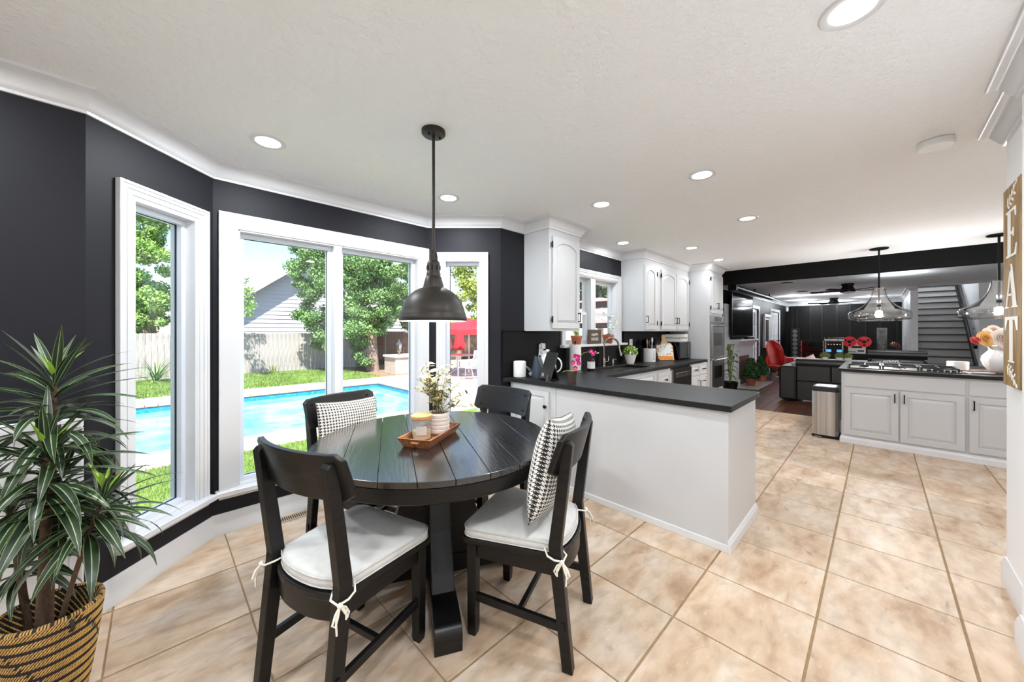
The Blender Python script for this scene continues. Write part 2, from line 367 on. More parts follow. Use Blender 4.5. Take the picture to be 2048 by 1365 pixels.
# walls
def wall_frame(p0, p1):
    d = Vector((p1[0]-p0[0], p1[1]-p0[1], 0)); ln = d.length; d.normalize(); out = Vector((-d.y, d.x, 0))
    M = Matrix(((d.x, out.x, 0, p0[0]), (d.y, out.y, 0, p0[1]), (0, 0, 1, 0), (0, 0, 0, 1)))
    return M, ln
def wall(name, p0, p1, m, label, holes=(), z0=-.1, z1=CE, t=.15, u_ext=(0, 0)):
    M, ln = wall_frame(p0, p1); mb = MB(); us = -u_ext[0]
    for (u0, u1, a, b) in sorted(holes):
        mb.box(us, u0, 0, t, z0, z1, M); mb.box(u0, u1, 0, t, z0, a, M); mb.box(u0, u1, 0, t, b, z1, M); us = u1
    mb.box(us, ln+u_ext[1], 0, t, z0, z1, M)
    return struct(mb, name, m, label, 'wall')
WZ0, WZ1 = .30, 2.09
w1M, w1L = wall_frame(BAY[0], BAY[1]); w2M, w2L = wall_frame(BAY[1], BAY[2]); w3M, w3L = wall_frame(BAY[2], BAY[3]); wkM, _ = wall_frame((0, YW), (1, YW))
H1 = (.205, .588, WZ0, WZ1); H2 = (.135, 1.545, WZ0, 2.095); H3 = (.165, .525, WZ0, WZ1); H4 = (3.475, 4.70, 1.22, 2.09)
wall('wall_left', (-3, YW), BAY[0], M_WALL, 'dark charcoal wall left of the bay behind the potted plant')
wall('wall_bay_left', BAY[0], BAY[1], M_WALL, 'angled charcoal wall with the narrow window beside the plant', [H1], u_ext=(.0, .06))
wall('wall_bay_center', BAY[1], BAY[2], M_WALL, 'charcoal wall around the wide double window', [H2], u_ext=(.0, .0))
wall('wall_bay_right', BAY[2], BAY[3], M_WALL, 'angled charcoal wall with the narrow window behind the pendant lamp', [H3], u_ext=(.06, .0))
wall('wall_kitchen', BAY[3], (XBEAM, YW), M_WALL, 'charcoal wall behind the sink and wall cabinets', [(H4[0]-BAY[3][0], H4[1]-BAY[3][0], H4[2], H4[3])])
D1 = (12.60, 13.40, 0, 2.08); D2 = (15.28, 16.72, 0, 2.10)
wall('wall_living_left', (XBEAM, YW), (XF, YW), M_BLACKWALL, 'black living room wall with fireplace and french doors', [(a-XBEAM, b-XBEAM, z, q) for a, b, z, q in (D1, D2)])
wall('wall_living_far', (XF, YW), (XF, -4.2), M_BLACKWALL, 'black panelled wall at the far end of the living room', z1=5)
wall('wall_back', (-3, -.5), (-3, YW), M_WALLW, 'white wall behind the camera')
mbr = MB(); mbr.prism([(XR, YR), (2.69, YR), (2.69, -.44), (-3, -.44), (-3, -.62), (XR-.12, -.62), (XR-.12, -3.7), (XR, -3.7)], -.1, CE)
struct(mbr, 'wall_right', M_WALLW, 'white wall carrying the wooden eat sign', 'wall')
wall('wall_kitchen_right', (13.7, -3.6), (XR, -3.6), M_WALLW, 'white wall on the hidden side of the kitchen')
# stair walls
mbs = MB().box(13.7, XF, -.705, -.583, 0, CE+.12)
struct(mbs, 'wall_stair_left', M_WALLW, 'white wall end with beadboard between living room and stairs', 'wall')
mbs = MB().box(13.75, XF, -1.76, -1.64, 0, 5).box(13.62, 13.75, -3.6, -1.64, 0, CE)
struct(mbs, 'wall_stair_right', M_WALLW, 'white wall right of the staircase', 'wall')
struct(MB().box(13.6, XF+.2, -1.8, -.5, 5, 5.1).box(13.6, 13.7, -1.7, -.55, CE+.12, 5).box(13.7, XF, -.7, -.6, CE+.12, 5), 'ceiling_stair', M_WALLW, 'stairwell ceiling above the grey steps', 'ceiling')
# black beam
bm_ = struct(MB().box(XBEAM, XBEAM+.22, -3.6, YW, 2.275, CE), 'trim_beam', mat('black beam wood', (9, 9, 10), .7, spec=.15, var=.2, scale=3, stretch=(1, .3, 6)), 'wide black ceiling beam between kitchen and living room', 'beam', bevel=.004)

# ------------------------------------------------------------------ mouldings
CROWN = [(0, CE-.105), (.012, CE-.105), (.014, CE-.092), (.022, CE-.085), (.03, CE-.07), (.05, CE-.035), (.062, CE-.024), (.08, CE-.018), (.088, CE-.014), (.09, CE+.002), (0, CE+.002)]
BASE = [(0, 0.0), (.017, 0.0), (.017, .098), (.013, .106), (.013, .118), (.008, .128), (.006, .14), (0, .14)]
CX1, CX2 = 2.763, 3.282; CX3, CX4 = 4.812, 6.502; YC = 2.288; YT = 1.965; XT = 7.22
struct(molding([(-3, YW)]+BAY+[(CX1, YW)], CROWN), 'trim_crown_bay', M_WHITE, 'white crown moulding around the bay', 'moulding', smooth=True)
struct(molding([(CX1, YW), (CX1, YC), (CX2, YC), (CX2, YW)], CROWN), 'trim_crown_cabinet', M_WHITE, 'white crown moulding on the single wall cabinet', 'moulding', smooth=True)
struct(molding([(CX2, YW), (CX3, YW)], CROWN), 'trim_crown_window', M_WHITE, 'white crown moulding above the kitchen window', 'moulding', smooth=True)
struct(molding([(CX3, YW), (CX3, YC), (CX4, YC), (CX4, YT), (XT, YT), (XT, YW)], CROWN), 'trim_crown_cabinets', M_WHITE, 'white crown moulding on the long cabinets and oven tower', 'moulding', smooth=True)
struct(molding([(XR, -3.5), (XR, YR), (2.69, YR), (2.69, -.44), (-3, -.44)], CROWN), 'trim_crown_right', M_WHITE, 'white crown moulding stepping along the right wall', 'moulding', smooth=True)
struct(molding([(XBEAM+.22, YW), (XF, YW), (XF, -.58)], CROWN), 'trim_crown_living', M_WHITE, 'crown moulding around the living room', 'moulding', smooth=True)
struct(molding([(XF, -.583), (13.7, -.583), (13.7, -.70)][::1], CROWN), 'trim_crown_stair', M_WHITE, 'crown moulding on the white wall by the stairs', 'moulding', smooth=True)
struct(molding([(-3, YW)]+BAY+[(2.535, YW)], BASE), 'baseboard_bay', M_WHITE, 'tall white baseboard around the bay', 'baseboard', smooth=True)
struct(molding([(XR, -3.5), (XR, YR), (2.69, YR), (2.69, -.44), (-3, -.44)], BASE), 'baseboard_right', M_WHITE, 'white baseboard at the foot of the sign wall', 'baseboard', smooth=True)
for k, (a, b) in enumerate([(XBEAM, 9.9), (13.45, 15.22), (16.78, XF)]):
    struct(molding([(a, YW), (b, YW)], BASE), 'baseboard_living_%d' % (k+1), M_WHITE, ['white baseboard behind the oven tower', 'white baseboard under the framed picture', 'white baseboard in the far living room corner'][k], 'baseboard')

# wainscot on the left wall
wz = PY(80, 842, YW).z
wr = thing('wainscot', 'white beadboard wainscot behind the potted plant', 'wainscot', (-1.0, YW, 0), kind='structure')
MB().box(-2.0, -.262, YW-.008, YW, .14, wz-.03).build('backing_board', M_WHITE, wr, world=True)
pb = MB().cbox(-.037, .037, -.006, 0, 0, wz-.19, .002).build('bead_plank', M_WHITE); pbm = pb.data; bpy.data.objects.remove(pb)
for k in range(10): instance(pbm, 'plank', wr, Matrix.Translation((-.33-k*.076, YW-.008, .14)), world=True)
MB().cbox(-2.0, -.25, YW-.03, YW, wz-.05, wz, .006).build('cap_rail', M_WHITE, wr, world=True)
MB().cbox(-.292, -.25, YW-.022, YW, .14, wz-.05, .004).build('end_stile', M_WHITE, wr, world=True)

# ------------------------------------------------------------------ windows
M_VINYL = mat('white vinyl sash', (225, 230, 240), .35)
M_GASKET = mat('black gasket', (20, 20, 22), .6)
def casing(mb, u0, u1, z0, z1, w, M, flat):
    # stepped architrave on the room side (negative w)
    def pc(a, b, c, d, t): mb.box(a, b, -t, 0, c, d, M)
    if flat:
        o = lambda d: [(u0-d, z0), (u1+d, z0), (u1+d, z1+d), (u0-d, z1+d)]
        for (da, db, t0, t1) in ((0, w, .018, .024),):
            pts = [[(u0-da, -t0, z0), (u0-da, -t0, z1+da), (u1+da, -t0, z1+da), (u1+da, -t0, z0)], [(u0-db, -t1, z0), (u0-db, -t1, z1+db), (u1+db, -t1, z1+db), (u1+db, -t1, z0)],
                   [(u0-db, 0, z0), (u0-db, 0, z1+db), (u1+db, 0, z1+db), (u1+db, 0, z0)], [(u0-da, 0, z0), (u0-da, 0, z1+da), (u1+da, 0, z1+da), (u1+da, 0, z0)]]
            n = 4
            vs = [p for r in pts for p in r]; fs = []
            for i in range(4):
                for j in range(3): a = i*4+j; b = ((i+1) % 4)*4+j; fs.append((a, b, b+1, a+1))
            mb.add(vs, fs, M)
    else:
        prof = [(0, .012), (.012, .012), (.014, .018), (w*.45, .018), (w*.47, .014), (w*.55, .014), (w*.57, .021), (w*.8, .021), (w*.82, .026), (w, .026), (w, 0), (0, 0)]
        vs = []; fs = []
        for d, t in prof: vs += [(u0-d, -t, z0), (u0-d, -t, z1+d), (u1+d, -t, z1+d), (u1+d, -t, z0)]
        n = len(prof)
        for i in range(n):
            for j in range(3): a = i*4+j; b = ((i+1) % n)*4+j; fs.append((a, b, b+1, a+1))
        mb.add(vs, fs, M)
def sash(mb, u0, u1, z0, z1, fw, w0, w1, M):
    mb.ring([(u0, z0), (u1, z0), (u1, z1), (u0, z1)], [(u0+fw, z0+fw), (u1-fw, z0+fw), (u1-fw, z1-fw), (u0+fw, z1-fw)], w0, w1, M @ Matrix(((1,0,0,0),(0,0,1,0),(0,1,0,0),(0,0,0,1))))
def bay_window(n, label, M, hole, cw, flat, panes, mull=None):
    u0, u1, z0, z1 = hole; uc = (u0+u1)/2; base = M @ Vector((uc, 0, z0))
    r = thing('window_%d' % n, label, 'window', tuple(base), kind='structure')
    mb = MB(); casing(mb, u0, u1, z0, z1, cw, M, flat); mb.build('casing', M_WHITE, r, world=True)
    mb = MB(); mb.box(u0-.001, u0+.012, -.01, .15, z0, z1, M); mb.box(u1-.012, u1+.001, -.01, .15, z0, z1, M); mb.box(u0, u1, -.01, .15, z1-.012, z1+.001, M); mb.box(u0, u1, 0, .15, z0-.001, z0+.012, M)
    mb.build('jamb', M_WHITE, r, world=True, bevel=.002)
    mb = MB(); mb.cbox(u0-cw-.02, u1+cw+.02, -.062, .02, z0-.036, z0+.002, .006, M); mb.build('sill', M_WHITE, r, world=True)
    MB().box(u0-cw, u1+cw, -.022, 0, z0-.062, z0-.036, M).build('apron', M_WHITE, r, world=True, bevel=.004)
    for a, b in panes:
        mb = MB(); sash(mb, a, b, z0+.012, z1-.012, .03, .05, .12, M); sf = mb.build('sash', M_VINYL, r, world=True, bevel=.003)
        mb = MB(); sash(mb, a+.028, b-.028, z0+.04, z1-.04, .005, .082, .092, M); mb.build('gasket', M_GASKET, r, world=True)
        mb = MB(); mb.box(a+.03, b-.03, .085, .089, z0+.042, z1-.042, M); mb.build('pane', M_GLASS, r, world=True)
    if mull:
        mb = MB(); mb.cbox(mull[0], mull[1], -.012, .13, z0, z1, .004, M); mb.build('mullion', M_WHITE, r, world=True)
    return r
bay_window(1, 'tall narrow window with fluted white casing beside the potted plant', w1M, H1, .078, False, [(H1[0]+.012, H1[1]-.012)])
bay_window(2, 'wide two-pane window with flat white casing facing the pool', w2M, H2, .105, True, [(H2[0]+.012, .77), (.83, H2[1]-.012)], (.77, .83))
bay_window(3, 'tall narrow window behind the dining pendant showing the red umbrella', w3M, H3, .076, False, [(H3[0]+.012, H3[1]-.012)])
# kitchen window, two double-hung units
u0, u1, z0, z1 = H4
r = thing('window_4', 'double-hung kitchen window above the sink', 'window', ((u0+u1)/2, YW, z0), kind='structure')
mb = MB(); casing(mb, u0, u1, z0, z1, .085, wkM, False); mb.build('casing', M_WHITE, r, world=True)
mb = MB(); mb.box(u0, u0+.014, 0, .15, z0, z1, wkM); mb.box(u1-.014, u1, 0, .15, z0, z1, wkM); mb.box(u0, u1, 0, .15, z1-.014, z1, wkM); mb.box(u0, u1, 0, .15, z0, z0+.01, wkM); mb.build('jamb', M_WHITE, r, world=True)
MB().cbox(u0-.125, u1+.155, -.09, .03, z0-.03, z0+.002, .006, wkM).build('sill', M_WHITE, r, world=True)
um = (u0+u1)/2
MB().cbox(um-.055, um+.055, .0, .14, z0, z1-.0142, .002, wkM).build('mullion', M_WHITE, r, world=True)
for a, b in ((u0+.014, um-.055), (um+.055, u1-.014)):
    zm = 1.62
    for (p, q, w) in ((z0+.01, zm+.02, .05), (zm-.02, z1-.014, .085)):
        mb = MB(); sash(mb, a, b, p, q, .045, w, w+.03, wkM); mb.build('sash', M_WHITE, r, world=True, bevel=.003)
        MB().box(a+.045, b-.045, w+.012, w+.016, p+.045, q-.045, wkM).build('pane', M_GLASS, r, world=True)
    MB().box((a+b)/2-.02, (a+b)/2+.02, .038, .05, zm+.02, zm+.032, wkM).build('sash_lock', M_CHROME, r, world=True, bevel=.003)
# ------------------------------------------------------------------ ceiling fittings
M_LENS = emis('lit lamp lens', (255, 252, 246), 9.0)
def can_light(x, y, label, r=.075, power=CAN_W, group='recessed ceiling lights', zc=CE, globe=False):
    t = thing('recessed_light', label, 'ceiling light', (x, y, zc), group=group)
    k = r/.075
    MB().lathe([(.062*k, -.002), (.072*k, -.006), (.088*k, -.006), (.094*k, -.001), (.094*k, .001), (.062*k, .001)], 32, cap=False).build('trim_ring', M_WHITE, t, smooth=True)
    MB().lathe([(.001, -.0035), (.064*k, -.0035), (.064*k, .0)], 32).build('lens', M_LENS, t)
    ld = bpy.data.lights.new('can_light', 'POINT' if globe else 'AREA')
    if globe: ld.shadow_soft_size = .05
    else: ld.shape = 'DISK'; ld.size = .12*k; ld.spread = PI
    ld.energy = power; ld.color = (.89, .95, 1)
    lo = bpy.data.objects.new('lamp', ld); col.objects.link(lo); lo.parent = t; lo.location = (0, 0, -.012 if not globe else -.11)
CANS = [(.468, 2.30, 'recessed ceiling light nearest the narrow left window'), (1.754, 2.552, 'recessed ceiling light just right of the dining pendant rod'),
        (2.814, 1.727, 'recessed ceiling light above the left end of the peninsula'), (2.804, .894, 'recessed ceiling light above the near end of the peninsula'),
        (4.203, .917, 'recessed ceiling light over the kitchen aisle'), (4.228, 2.282, 'recessed ceiling light in front of the kitchen window'),
        (5.139, 1.769, 'recessed ceiling light before the triple-door cabinet'), (6.299, 1.766, 'recessed ceiling light next to the oven tower'),
        (1.74, .064, 'largest recessed ceiling light, cut by the top edge of the picture')]
for i, (x, y, l) in enumerate(CANS): can_light(x, y if i else 2.555, l, power=NOOK_W if i in (0, 1, 8) else CAN_W)
can_light(.40, .064, 'added recessed fill light above the photographer', power=NOOK_W); can_light(-.90, 2.2, 'added recessed fill light beyond the left edge of the picture', power=NOOK_W); can_light(-.90, .40, 'added recessed fill light behind the photographer', power=NOOK_W); can_light(-2.2, 1.3, 'added recessed fill light over the hidden end of the nook', power=NOOK_W)  # unseen lamps, added to brighten the nook from out of view
can_light(4.203, -1.2, 'added recessed fill light on the hidden side of the kitchen aisle', power=NOOK_W*.6); can_light(5.6, -1.8, 'added recessed fill light beyond the sign wall near the island', power=NOOK_W*.75)  # two more added lamps out of view, lifting the aisle and island front
# smoke detector
t = thing('smoke_detector', 'white round smoke detector on the ceiling near the sign wall', 'smoke detector', (3.297, -.24, CE))
MB().lathe([(.06, 0), (.075, -.004), (.078, -.03), (.07, -.038), (.001, -.04)], 32, cap=False).build('cover', M_PLASTICW, t, smooth=True)
MB().lathe([(.058, 0), (.062, -.006), (.001, -.006)], 24, cap=False).build('mounting_plate', M_BLK, t)

# dining pendant
dp = thing('pendant_lamp', 'dark bronze dome pendant lamp hanging over the round table', 'pendant lamp', (1.109, 1.761, CE))
MB().lathe([(.066, .0), (.066, -.018), (.058, -.026), (.02, -.03), (.001, -.03)], 32, cap=False).build('canopy', M_BRONZE, dp, smooth=True)
for s in (-1, 1): MB().lathe([(.001, -.04), (.006, -.036), (.006, -.026)], 10, cap=False, c=(s*.035, -.01)).build('screw', M_BLK, dp)
MB().tube([(0, 0, -.028), (0, 0, -.70)], .0085, 12).build('rod', M_BRONZE, dp, smooth=True)
MB().tube([(-.022, 0, -.765), (-.022, 0, -.71), (-.016, 0, -.685), (0, 0, -.672), (.016, 0, -.685), (.022, 0, -.71), (.022, 0, -.765)], .005, 8).build('yoke', M_BRONZE, dp, smooth=True)
nk = MB().lathe([(.001, -.735), (.028, -.735), (.034, -.745), (.036, -.752), (.036, -.80), (.039, -.805), (.039, -.822), (.044, -.828), (.05, -.85), (.056, -.872), (.058, -.885)], 32, cap=False).build('neck', M_BRONZE, dp, smooth=True)
for k in range(8):
    a = k*PI/4; MB().bbox((.0365*math.cos(a), .0365*math.sin(a), -.775), (.006, .006, .026)).build('vent_slot', M_BLK, nk)
shade = [(.056, -.885), (.075, -.892), (.105, -.908), (.135, -.934), (.158, -.968), (.172, -1.005), (.178, -1.03), (.181, -1.034), (.181, -1.042), (.186, -1.05), (.188, -1.068), (.184, -1.074)]
MB().lathe(shade, 48, cap=False).build('shade', M_BRONZE, dp, smooth=True, auto=60)
M_SHIN = mat('white enamel shade lining', (245, 240, 232), .5)
MB().lathe([(r-.004, z-.001) for r, z in shade], 48, cap=False).build('shade_lining', M_SHIN, dp, smooth=True)
MB().sphere((0, 0, -.96), .035, 16, 10).build('bulb', emis('warm bulb', (255, 236, 208), 14), dp, smooth=True)
ld = bpy.data.lights.new('pendant_light', 'POINT'); ld.energy = 9; ld.shadow_soft_size = .04; ld.color = (1, .93, .84)
lo = bpy.data.objects.new('lamp', ld); col.objects.link(lo); lo.parent = dp; lo.location = (0, 0, -1.02)

# ------------------------------------------------------------------ dining table
TBL = (1.135, 1.770); TZ = .785; TR = .640; ta = math.atan2(-.89, -.46)      # near foot points at the camera
tb = thing('dining_table', 'round black oak pedestal dining table with plank top', 'table', (TBL[0], TBL[1], 0), ta)
# plank top: boards run towards upper left; cut by the circle, slightly recessed joints
brd_rot = math.radians(64.2) - ta
def circle_board(r, v0, v1, n=14):
    f = lambda v: math.sqrt(max(r*r-v*v, 0)); vs_ = [v0+(v1-v0)*k/n for k in range(n+1)]
    return [(-f(v), v) for v in vs_]+[(f(v), v) for v in reversed(vs_)]
edges = [-.638, -.46, -.30, -.15, 0, .15, .30, .46, .638]
for a, b in zip(edges, edges[1:]):
    pts = circle_board(TR, a+.0011, b-.0011); o = MB().prism(pts, TZ-.028, TZ, None).build('tabletop_plank', M_TWOOD, tb, bevel=.0016, seg=1); o.rotation_euler = (0, 0, brd_rot)
n = 96
MB().loft([[((TR+d)*math.cos(2*PI*k/n), (TR+d)*math.sin(2*PI*k/n), z) for k in range(n)] for d, z in ((-.05, TZ-.095), (-.006, TZ-.095), (-.002, TZ-.091), (.0, TZ-.05), (0, TZ-.03), (-.008, TZ-.028), (-.05, TZ-.028))], cap0=False, cap1=False).build('apron_ring', M_BWOOD, tb, smooth=True)
MB().lathe([(.45, TZ-.05), (.45, TZ-.029), (.001, TZ-.029)], 40).build('sub_top', M_BWOOD, tb)
# pedestal: core, four tapered legs and a cross of foot beams
for s in range(4):
    a = s*PI/2; R = Matrix.Rotation(a, 4, 'Z')
    side = [(.055, 0.10), (.40, .10), (.24, .36), (.16, TZ-.14), (.18, TZ-.05), (.055, TZ-.05)]
    side = [(.05, .10), (.36, .10), (.30, .20), (.225, .36), (.165, .56), (.15, TZ-.10), (.16, TZ-.05), (.05, TZ-.05)]
    lg = MB().loft([[(x, y, z) for x, z in side] for y in (-.055, .055)], M=R).build('pedestal_leg', M_BWOOD, tb, bevel=.004)
    MB().loft([[(x, y, z) for x, z in ((.205, .37), (.213, .372), (.31, .19), (.302, .186))] for y in (-.022, .022)], M=R).build('inlay', M_BWOOD, lg)
    # foot beam with rounded scroll end
    prof = [(.05, 0.03), (.38, .03), (.40, .0), (.545, .0)]+[(.50+.05*math.cos(q), .055+.055*math.sin(q)) for q in [-.35+.18*k for k in range(11)]]+[(.44, .125), (.05, .125)]
    MB().loft([[(x, y, z) for x, z in prof] for y in (-.06, .06)], M=R).build('foot', M_BWOOD, tb, smooth=True, auto=25, bevel=.003)
MB().box(-.075, .075, -.075, .075, .03, TZ-.05).build('column', M_BWOOD, tb, bevel=.004)

# ------------------------------------------------------------------ chairs (local: faces +y)
SEAT_Z = .455
def seat_outline(fw, bw, yf, yb, n=9, bulge=.05, rc=.035):
    pts = []
    for k in range(5): q = PI/2*k/4; pts.append((fw/2-rc+rc*math.cos(q), yf-rc+rc*math.sin(q)))
    for k in range(5): q = PI/2+PI/2*k/4; pts.append((-fw/2+rc+rc*math.cos(q), yf-rc+rc*math.sin(q)))
    for k in range(n+1):
        s = -1+2*k/n; pts.append((bw/2*s, yb-bulge*(1-abs(s)**2.4)))
    return pts
def make_chair(label):
    t = thing('dining_chair', label, 'chair', (0, 0, 0), group='black wooden dining chairs')
    MB().prism(seat_outline(.475, .40, .252, -.185), SEAT_Z-.028, SEAT_Z).build('seat', M_BWOOD, t, bevel=.005)
    # curved rear apron + side aprons + front apron
    ap = MB(); ap.box(-.2, .2, .192, .217, SEAT_Z-.10, SEAT_Z-.028)
    ap.build('front_apron', M_BWOOD, t, bevel=.003)
    for s in (-1, 1): MB().loft([[(s*.205, .215, z), (s*.183, .215, z), (s*.165, -.19, z), (s*.187, -.19, z)] for z in (SEAT_Z-.10, SEAT_Z-.028)]).build('side_apron', M_BWOOD, t)
    arc = [(-.185+.37*k/10, -.185-.045*(1-abs(-1+2*k/10)**2.4)) for k in range(11)]
    MB().loft([[(x, y, SEAT_Z-.10), (x, y+.022, SEAT_Z-.10), (x, y+.022, SEAT_Z-.028), (x, y, SEAT_Z-.028)] for x, y in arc]).build('rear_apron', M_BWOOD, t, smooth=True)
    for s in (-1, 1):
        MB().loft([[(s*.195-.023+d, .183+d, z), (s*.195+.023-d, .183+d, z), (s*.195+.023-d, .229-d, z), (s*.195-.023+d, .229-d, z)] for z, d in ((0, .005), (.03, .002), (.43, 0))]).build('front_leg', M_BWOOD, t, bevel=.003)
        sp = [(-.262, 0), (-.218, 0), (-.168, .40), (-.160, .50), (-.215, .90), (-.232, .935), (-.248, .935), (-.262, .92), (-.212, .50), (-.222, .40)]
        lg = MB().loft([[(s*(.205 if z > .2 else .205)+w, y, z) for y, z in sp] for w in (-.021, .021)]).build('rear_leg', M_BWOOD, t, bevel=.004)
        MB().bbox((s*.205+s*.0235, -.222, .185), (.006, .014, .034)).build('tenon', M_BWOOD, lg)
        MB().bar((s*.196, .19, .175), (s*.204, -.215, .165), .02, .034).build('side_stretcher', M_BWOOD, t, bevel=.002)
    MB().bar((-.196, -.02, .17), (.196, -.02, .17), .02, .026).build('cross_stretcher', M_BWOOD, t, bevel=.002)
    # bowed top rail
    L_ = []; n = 18; rz0, rz1 = .79, .965
    for k in range(n+1):
        s = -1+2*k/n; x = .255*s; y0 = -.185-.055*(1-s*s); tilt = -.045
        cut = .02 if abs(s) > .97 else 0
        L_.append([(x, y0, rz0+cut), (x, y0+.024, rz0+cut), (x, y0+.022+tilt, rz1-cut), (x, y0-.002+tilt, rz1-cut)])
    rl = MB().loft(L_).build('top_rail', M_BWOOD, t, smooth=True, bevel=.004, auto=40)
    for s in (-1, 1):
        for z in (.83, .93): MB().lathe([(.007, 0), (.007, .003), (.001, .003)], 10, M=Matrix.Translation((s*.205, -.187-.028*((z-.79)/.1)+.012, z)) @ Matrix.Rotation(-PI/2, 4, 'X')).build('peg', M_BWOOD, rl)
    return t
CH = [((.578, 1.568), math.radians(17.5)-PI/2, 'black dining chair nearest the camera, seen from behind, white seat pad'),
      ((1.29, 1.185), math.atan2(.924, -.382)-PI/2, 'black dining chair by the white peninsula with the patterned pillow in profile'),
      ((.935, 2.30), math.atan2(-.936, .30)-PI/2, 'black dining chair in front of the wide window facing the camera'),
      ((1.61, 1.93), math.atan2(-.10, -.99)-PI/2, 'black dining chair between the table and the peninsula door')]
chair0 = make_chair(CH[0][2]); chair0.matrix_basis = Matrix.Translation((*CH[0][0], 0)) @ Matrix.Rotation(CH[0][1], 4, 'Z')
for (p, a, l) in CH[1:]: dup(chair0, (*p, 0), a, l)

M_PAD = mat('off white cotton', (206, 204, 200), .85, var=.05, scale=30, bump=.06, bscale=300, sheen=.3)
M_ROPE = mat('cotton cord', (232, 226, 212), .9)
def make_pad(label):
    t = thing('seat_cushion', label, 'seat cushion', (0, 0, 0), group='white seat cushions')
    def off(d): return [(x*(1-d/.22), (y-.02)*(1-d/.2)+.02) for x, y in seat_outline(.475, .405, .248, -.165, bulge=.055, rc=.05)]
    MB().loft([[(x, y, z) for x, y in off(d)] for z, d in ((SEAT_Z+.001, .012), (SEAT_Z+.008, .002), (SEAT_Z+.024, 0), (SEAT_Z+.04, .003), (SEAT_Z+.049, .014), (SEAT_Z+.055, .05), (SEAT_Z+.058, .12), (SEAT_Z+.056, .19))]).build('pad', M_PAD, t, smooth=True, auto=75)
    for z in (SEAT_Z+.008, SEAT_Z+.041): MB().tube([(x, y, z) for x, y in off(.0)], .0028, 6, closed=True).build('piping', M_PAD, t, smooth=True)
    for s in (-1, 1):
        x = s*.205; y = -.19; z = SEAT_Z+.02
        MB().tube([(s*.17, -.17, z), (s*.178, -.205, z-.004), (x-.006*s, -.23, z-.012), (x+s*.026, -.225, z-.022), (x+s*.034, -.19, z-.02), (x+s*.03, -.16, z-.012), (s*.2, -.135, z)], .004, 6).build('tie', M_ROPE, t, smooth=True)
        kx, ky, kz = x+s*.033, -.222, z-.022
        MB().sphere((kx, ky, kz), .010, 8, 6).build('knot', M_ROPE, t, smooth=True)
        for q, ln in ((-1, .055), (1, .05)):
            MB().tube([(kx, ky, kz), (kx+s*.006, ky+q*.012, kz-ln*.5), (kx+s*.008, ky+q*.024, kz-ln), (kx+s*.004, ky+q*.032, kz-ln*.8), (kx+s*.003, ky+q*.02, kz-ln*.3), (kx, ky, kz)], .0038, 6).build('bow_loop', M_ROPE, t, smooth=True)
            MB().tube([(kx, ky, kz), (kx+s*.006, ky+q*.02, kz-.03), (kx+s*.008, ky+q*.018, kz-.085 if q < 0 else kz-.055)], .0035, 6).build('cord_end', M_ROPE, t, smooth=True)
    return t
PADL = ['white seat cushion with tied bow on the chair nearest the camera', 'white seat cushion under the patterned pillow by the peninsula', 'white seat cushion on the chair before the wide window', 'white seat cushion on the chair beside the peninsula door']
pad0 = make_pad(PADL[0]); pad0.matrix_basis = chair0.matrix_basis.copy()
for (p, a, l), pl in zip(CH[1:], PADL[1:]): dup(pad0, (*p, 0), a, pl)

# patterned pillows
def houndstooth():
    m = bpy.data.materials.new('black and white houndstooth'); m.use_nodes = True; N, L = nodes_of(m); b = N['Principled BSDF']
    uv = N.new('ShaderNodeUVMap'); sp = N.new('ShaderNodeSeparateXYZ'); L.new(uv.outputs[0], sp.inputs[0])
    def op(o, a, bb=None, v=None):
        n = N.new('ShaderNodeMath'); n.operation = o; L.new(a, n.inputs[0])
        if bb is not None: L.new(bb, n.inputs[1])
        if v is not None: n.inputs[1].default_value = v
        return n.outputs[0]
    u = op('MULTIPLY', sp.outputs[0], v=25); w = op('MULTIPLY', sp.outputs[1], v=25)
    a = op('GREATER_THAN', op('FRACT', u), v=.5); c = op('GREATER_THAN', op('FRACT', w), v=.5)
    tw = op('GREATER_THAN', op('FRACT', op('MULTIPLY', op('ADD', u, w), v=2)), v=.5)
    mx = N.new('ShaderNodeMix'); mx.data_type = 'FLOAT'; L.new(tw, mx.inputs['Factor']); L.new(a, mx.inputs['A']); L.new(c, mx.inputs['B'])
    rp = N.new('ShaderNodeMix'); rp.data_type = 'RGBA'; rp.inputs['A'].default_value = (*srgb((24, 23, 23)), 1); rp.inputs['B'].default_value = (*srgb((232, 228, 220)), 1)
    L.new(mx.outputs['Result'], rp.inputs['Factor']); L.new(rp.outputs['Result'], b.inputs['Base Color']); b.inputs['Roughness'].default_value = .9; b.inputs['Sheen Weight'].default_value = .2
    return m
M_HOUND = houndstooth()
def pillow_mesh(w, h, t, m, name='cover', n=22, seam=True):
    mb = MB(); G = [[None]*(n+1) for _ in range(n+1)]; uvs = {}
    V = []; F = []; UV = []
    for side in (1, -1):
        k0 = len(V)
        for i in range(n+1):
            for j in range(n+1):
                u = -1+2*i/n; v = -1+2*j/n
                th = t/2*max(0, (1-abs(u)**2.6))**.55*max(0, (1-abs(v)**2.6))**.55
                pin = 1-.075*(1-abs(v)**2)*abs(u)**3; pin2 = 1-.075*(1-abs(u)**2)*abs(v)**3
                V.append((u*w/2*pin, side*th, v*h/2*pin2)); UV.append((i/n*w/.45, j/n*h/.45))
        for i in range(n):
            for j in range(n):
                a = k0+i*(n+1)+j; q = (a, a+n+1, a+n+2, a+1); F.append(q if side < 0 else q[::-1])
    me = bpy.data.meshes.new(name); me.from_pydata(V, [], F); uvl = me.uv_layers.new(name='UVMap')
    for l in me.loops: uvl.data[l.index].uv = UV[l.vertex_index]
    for p in me.polygons: p.use_smooth = True
    me.materials.append(m); return me
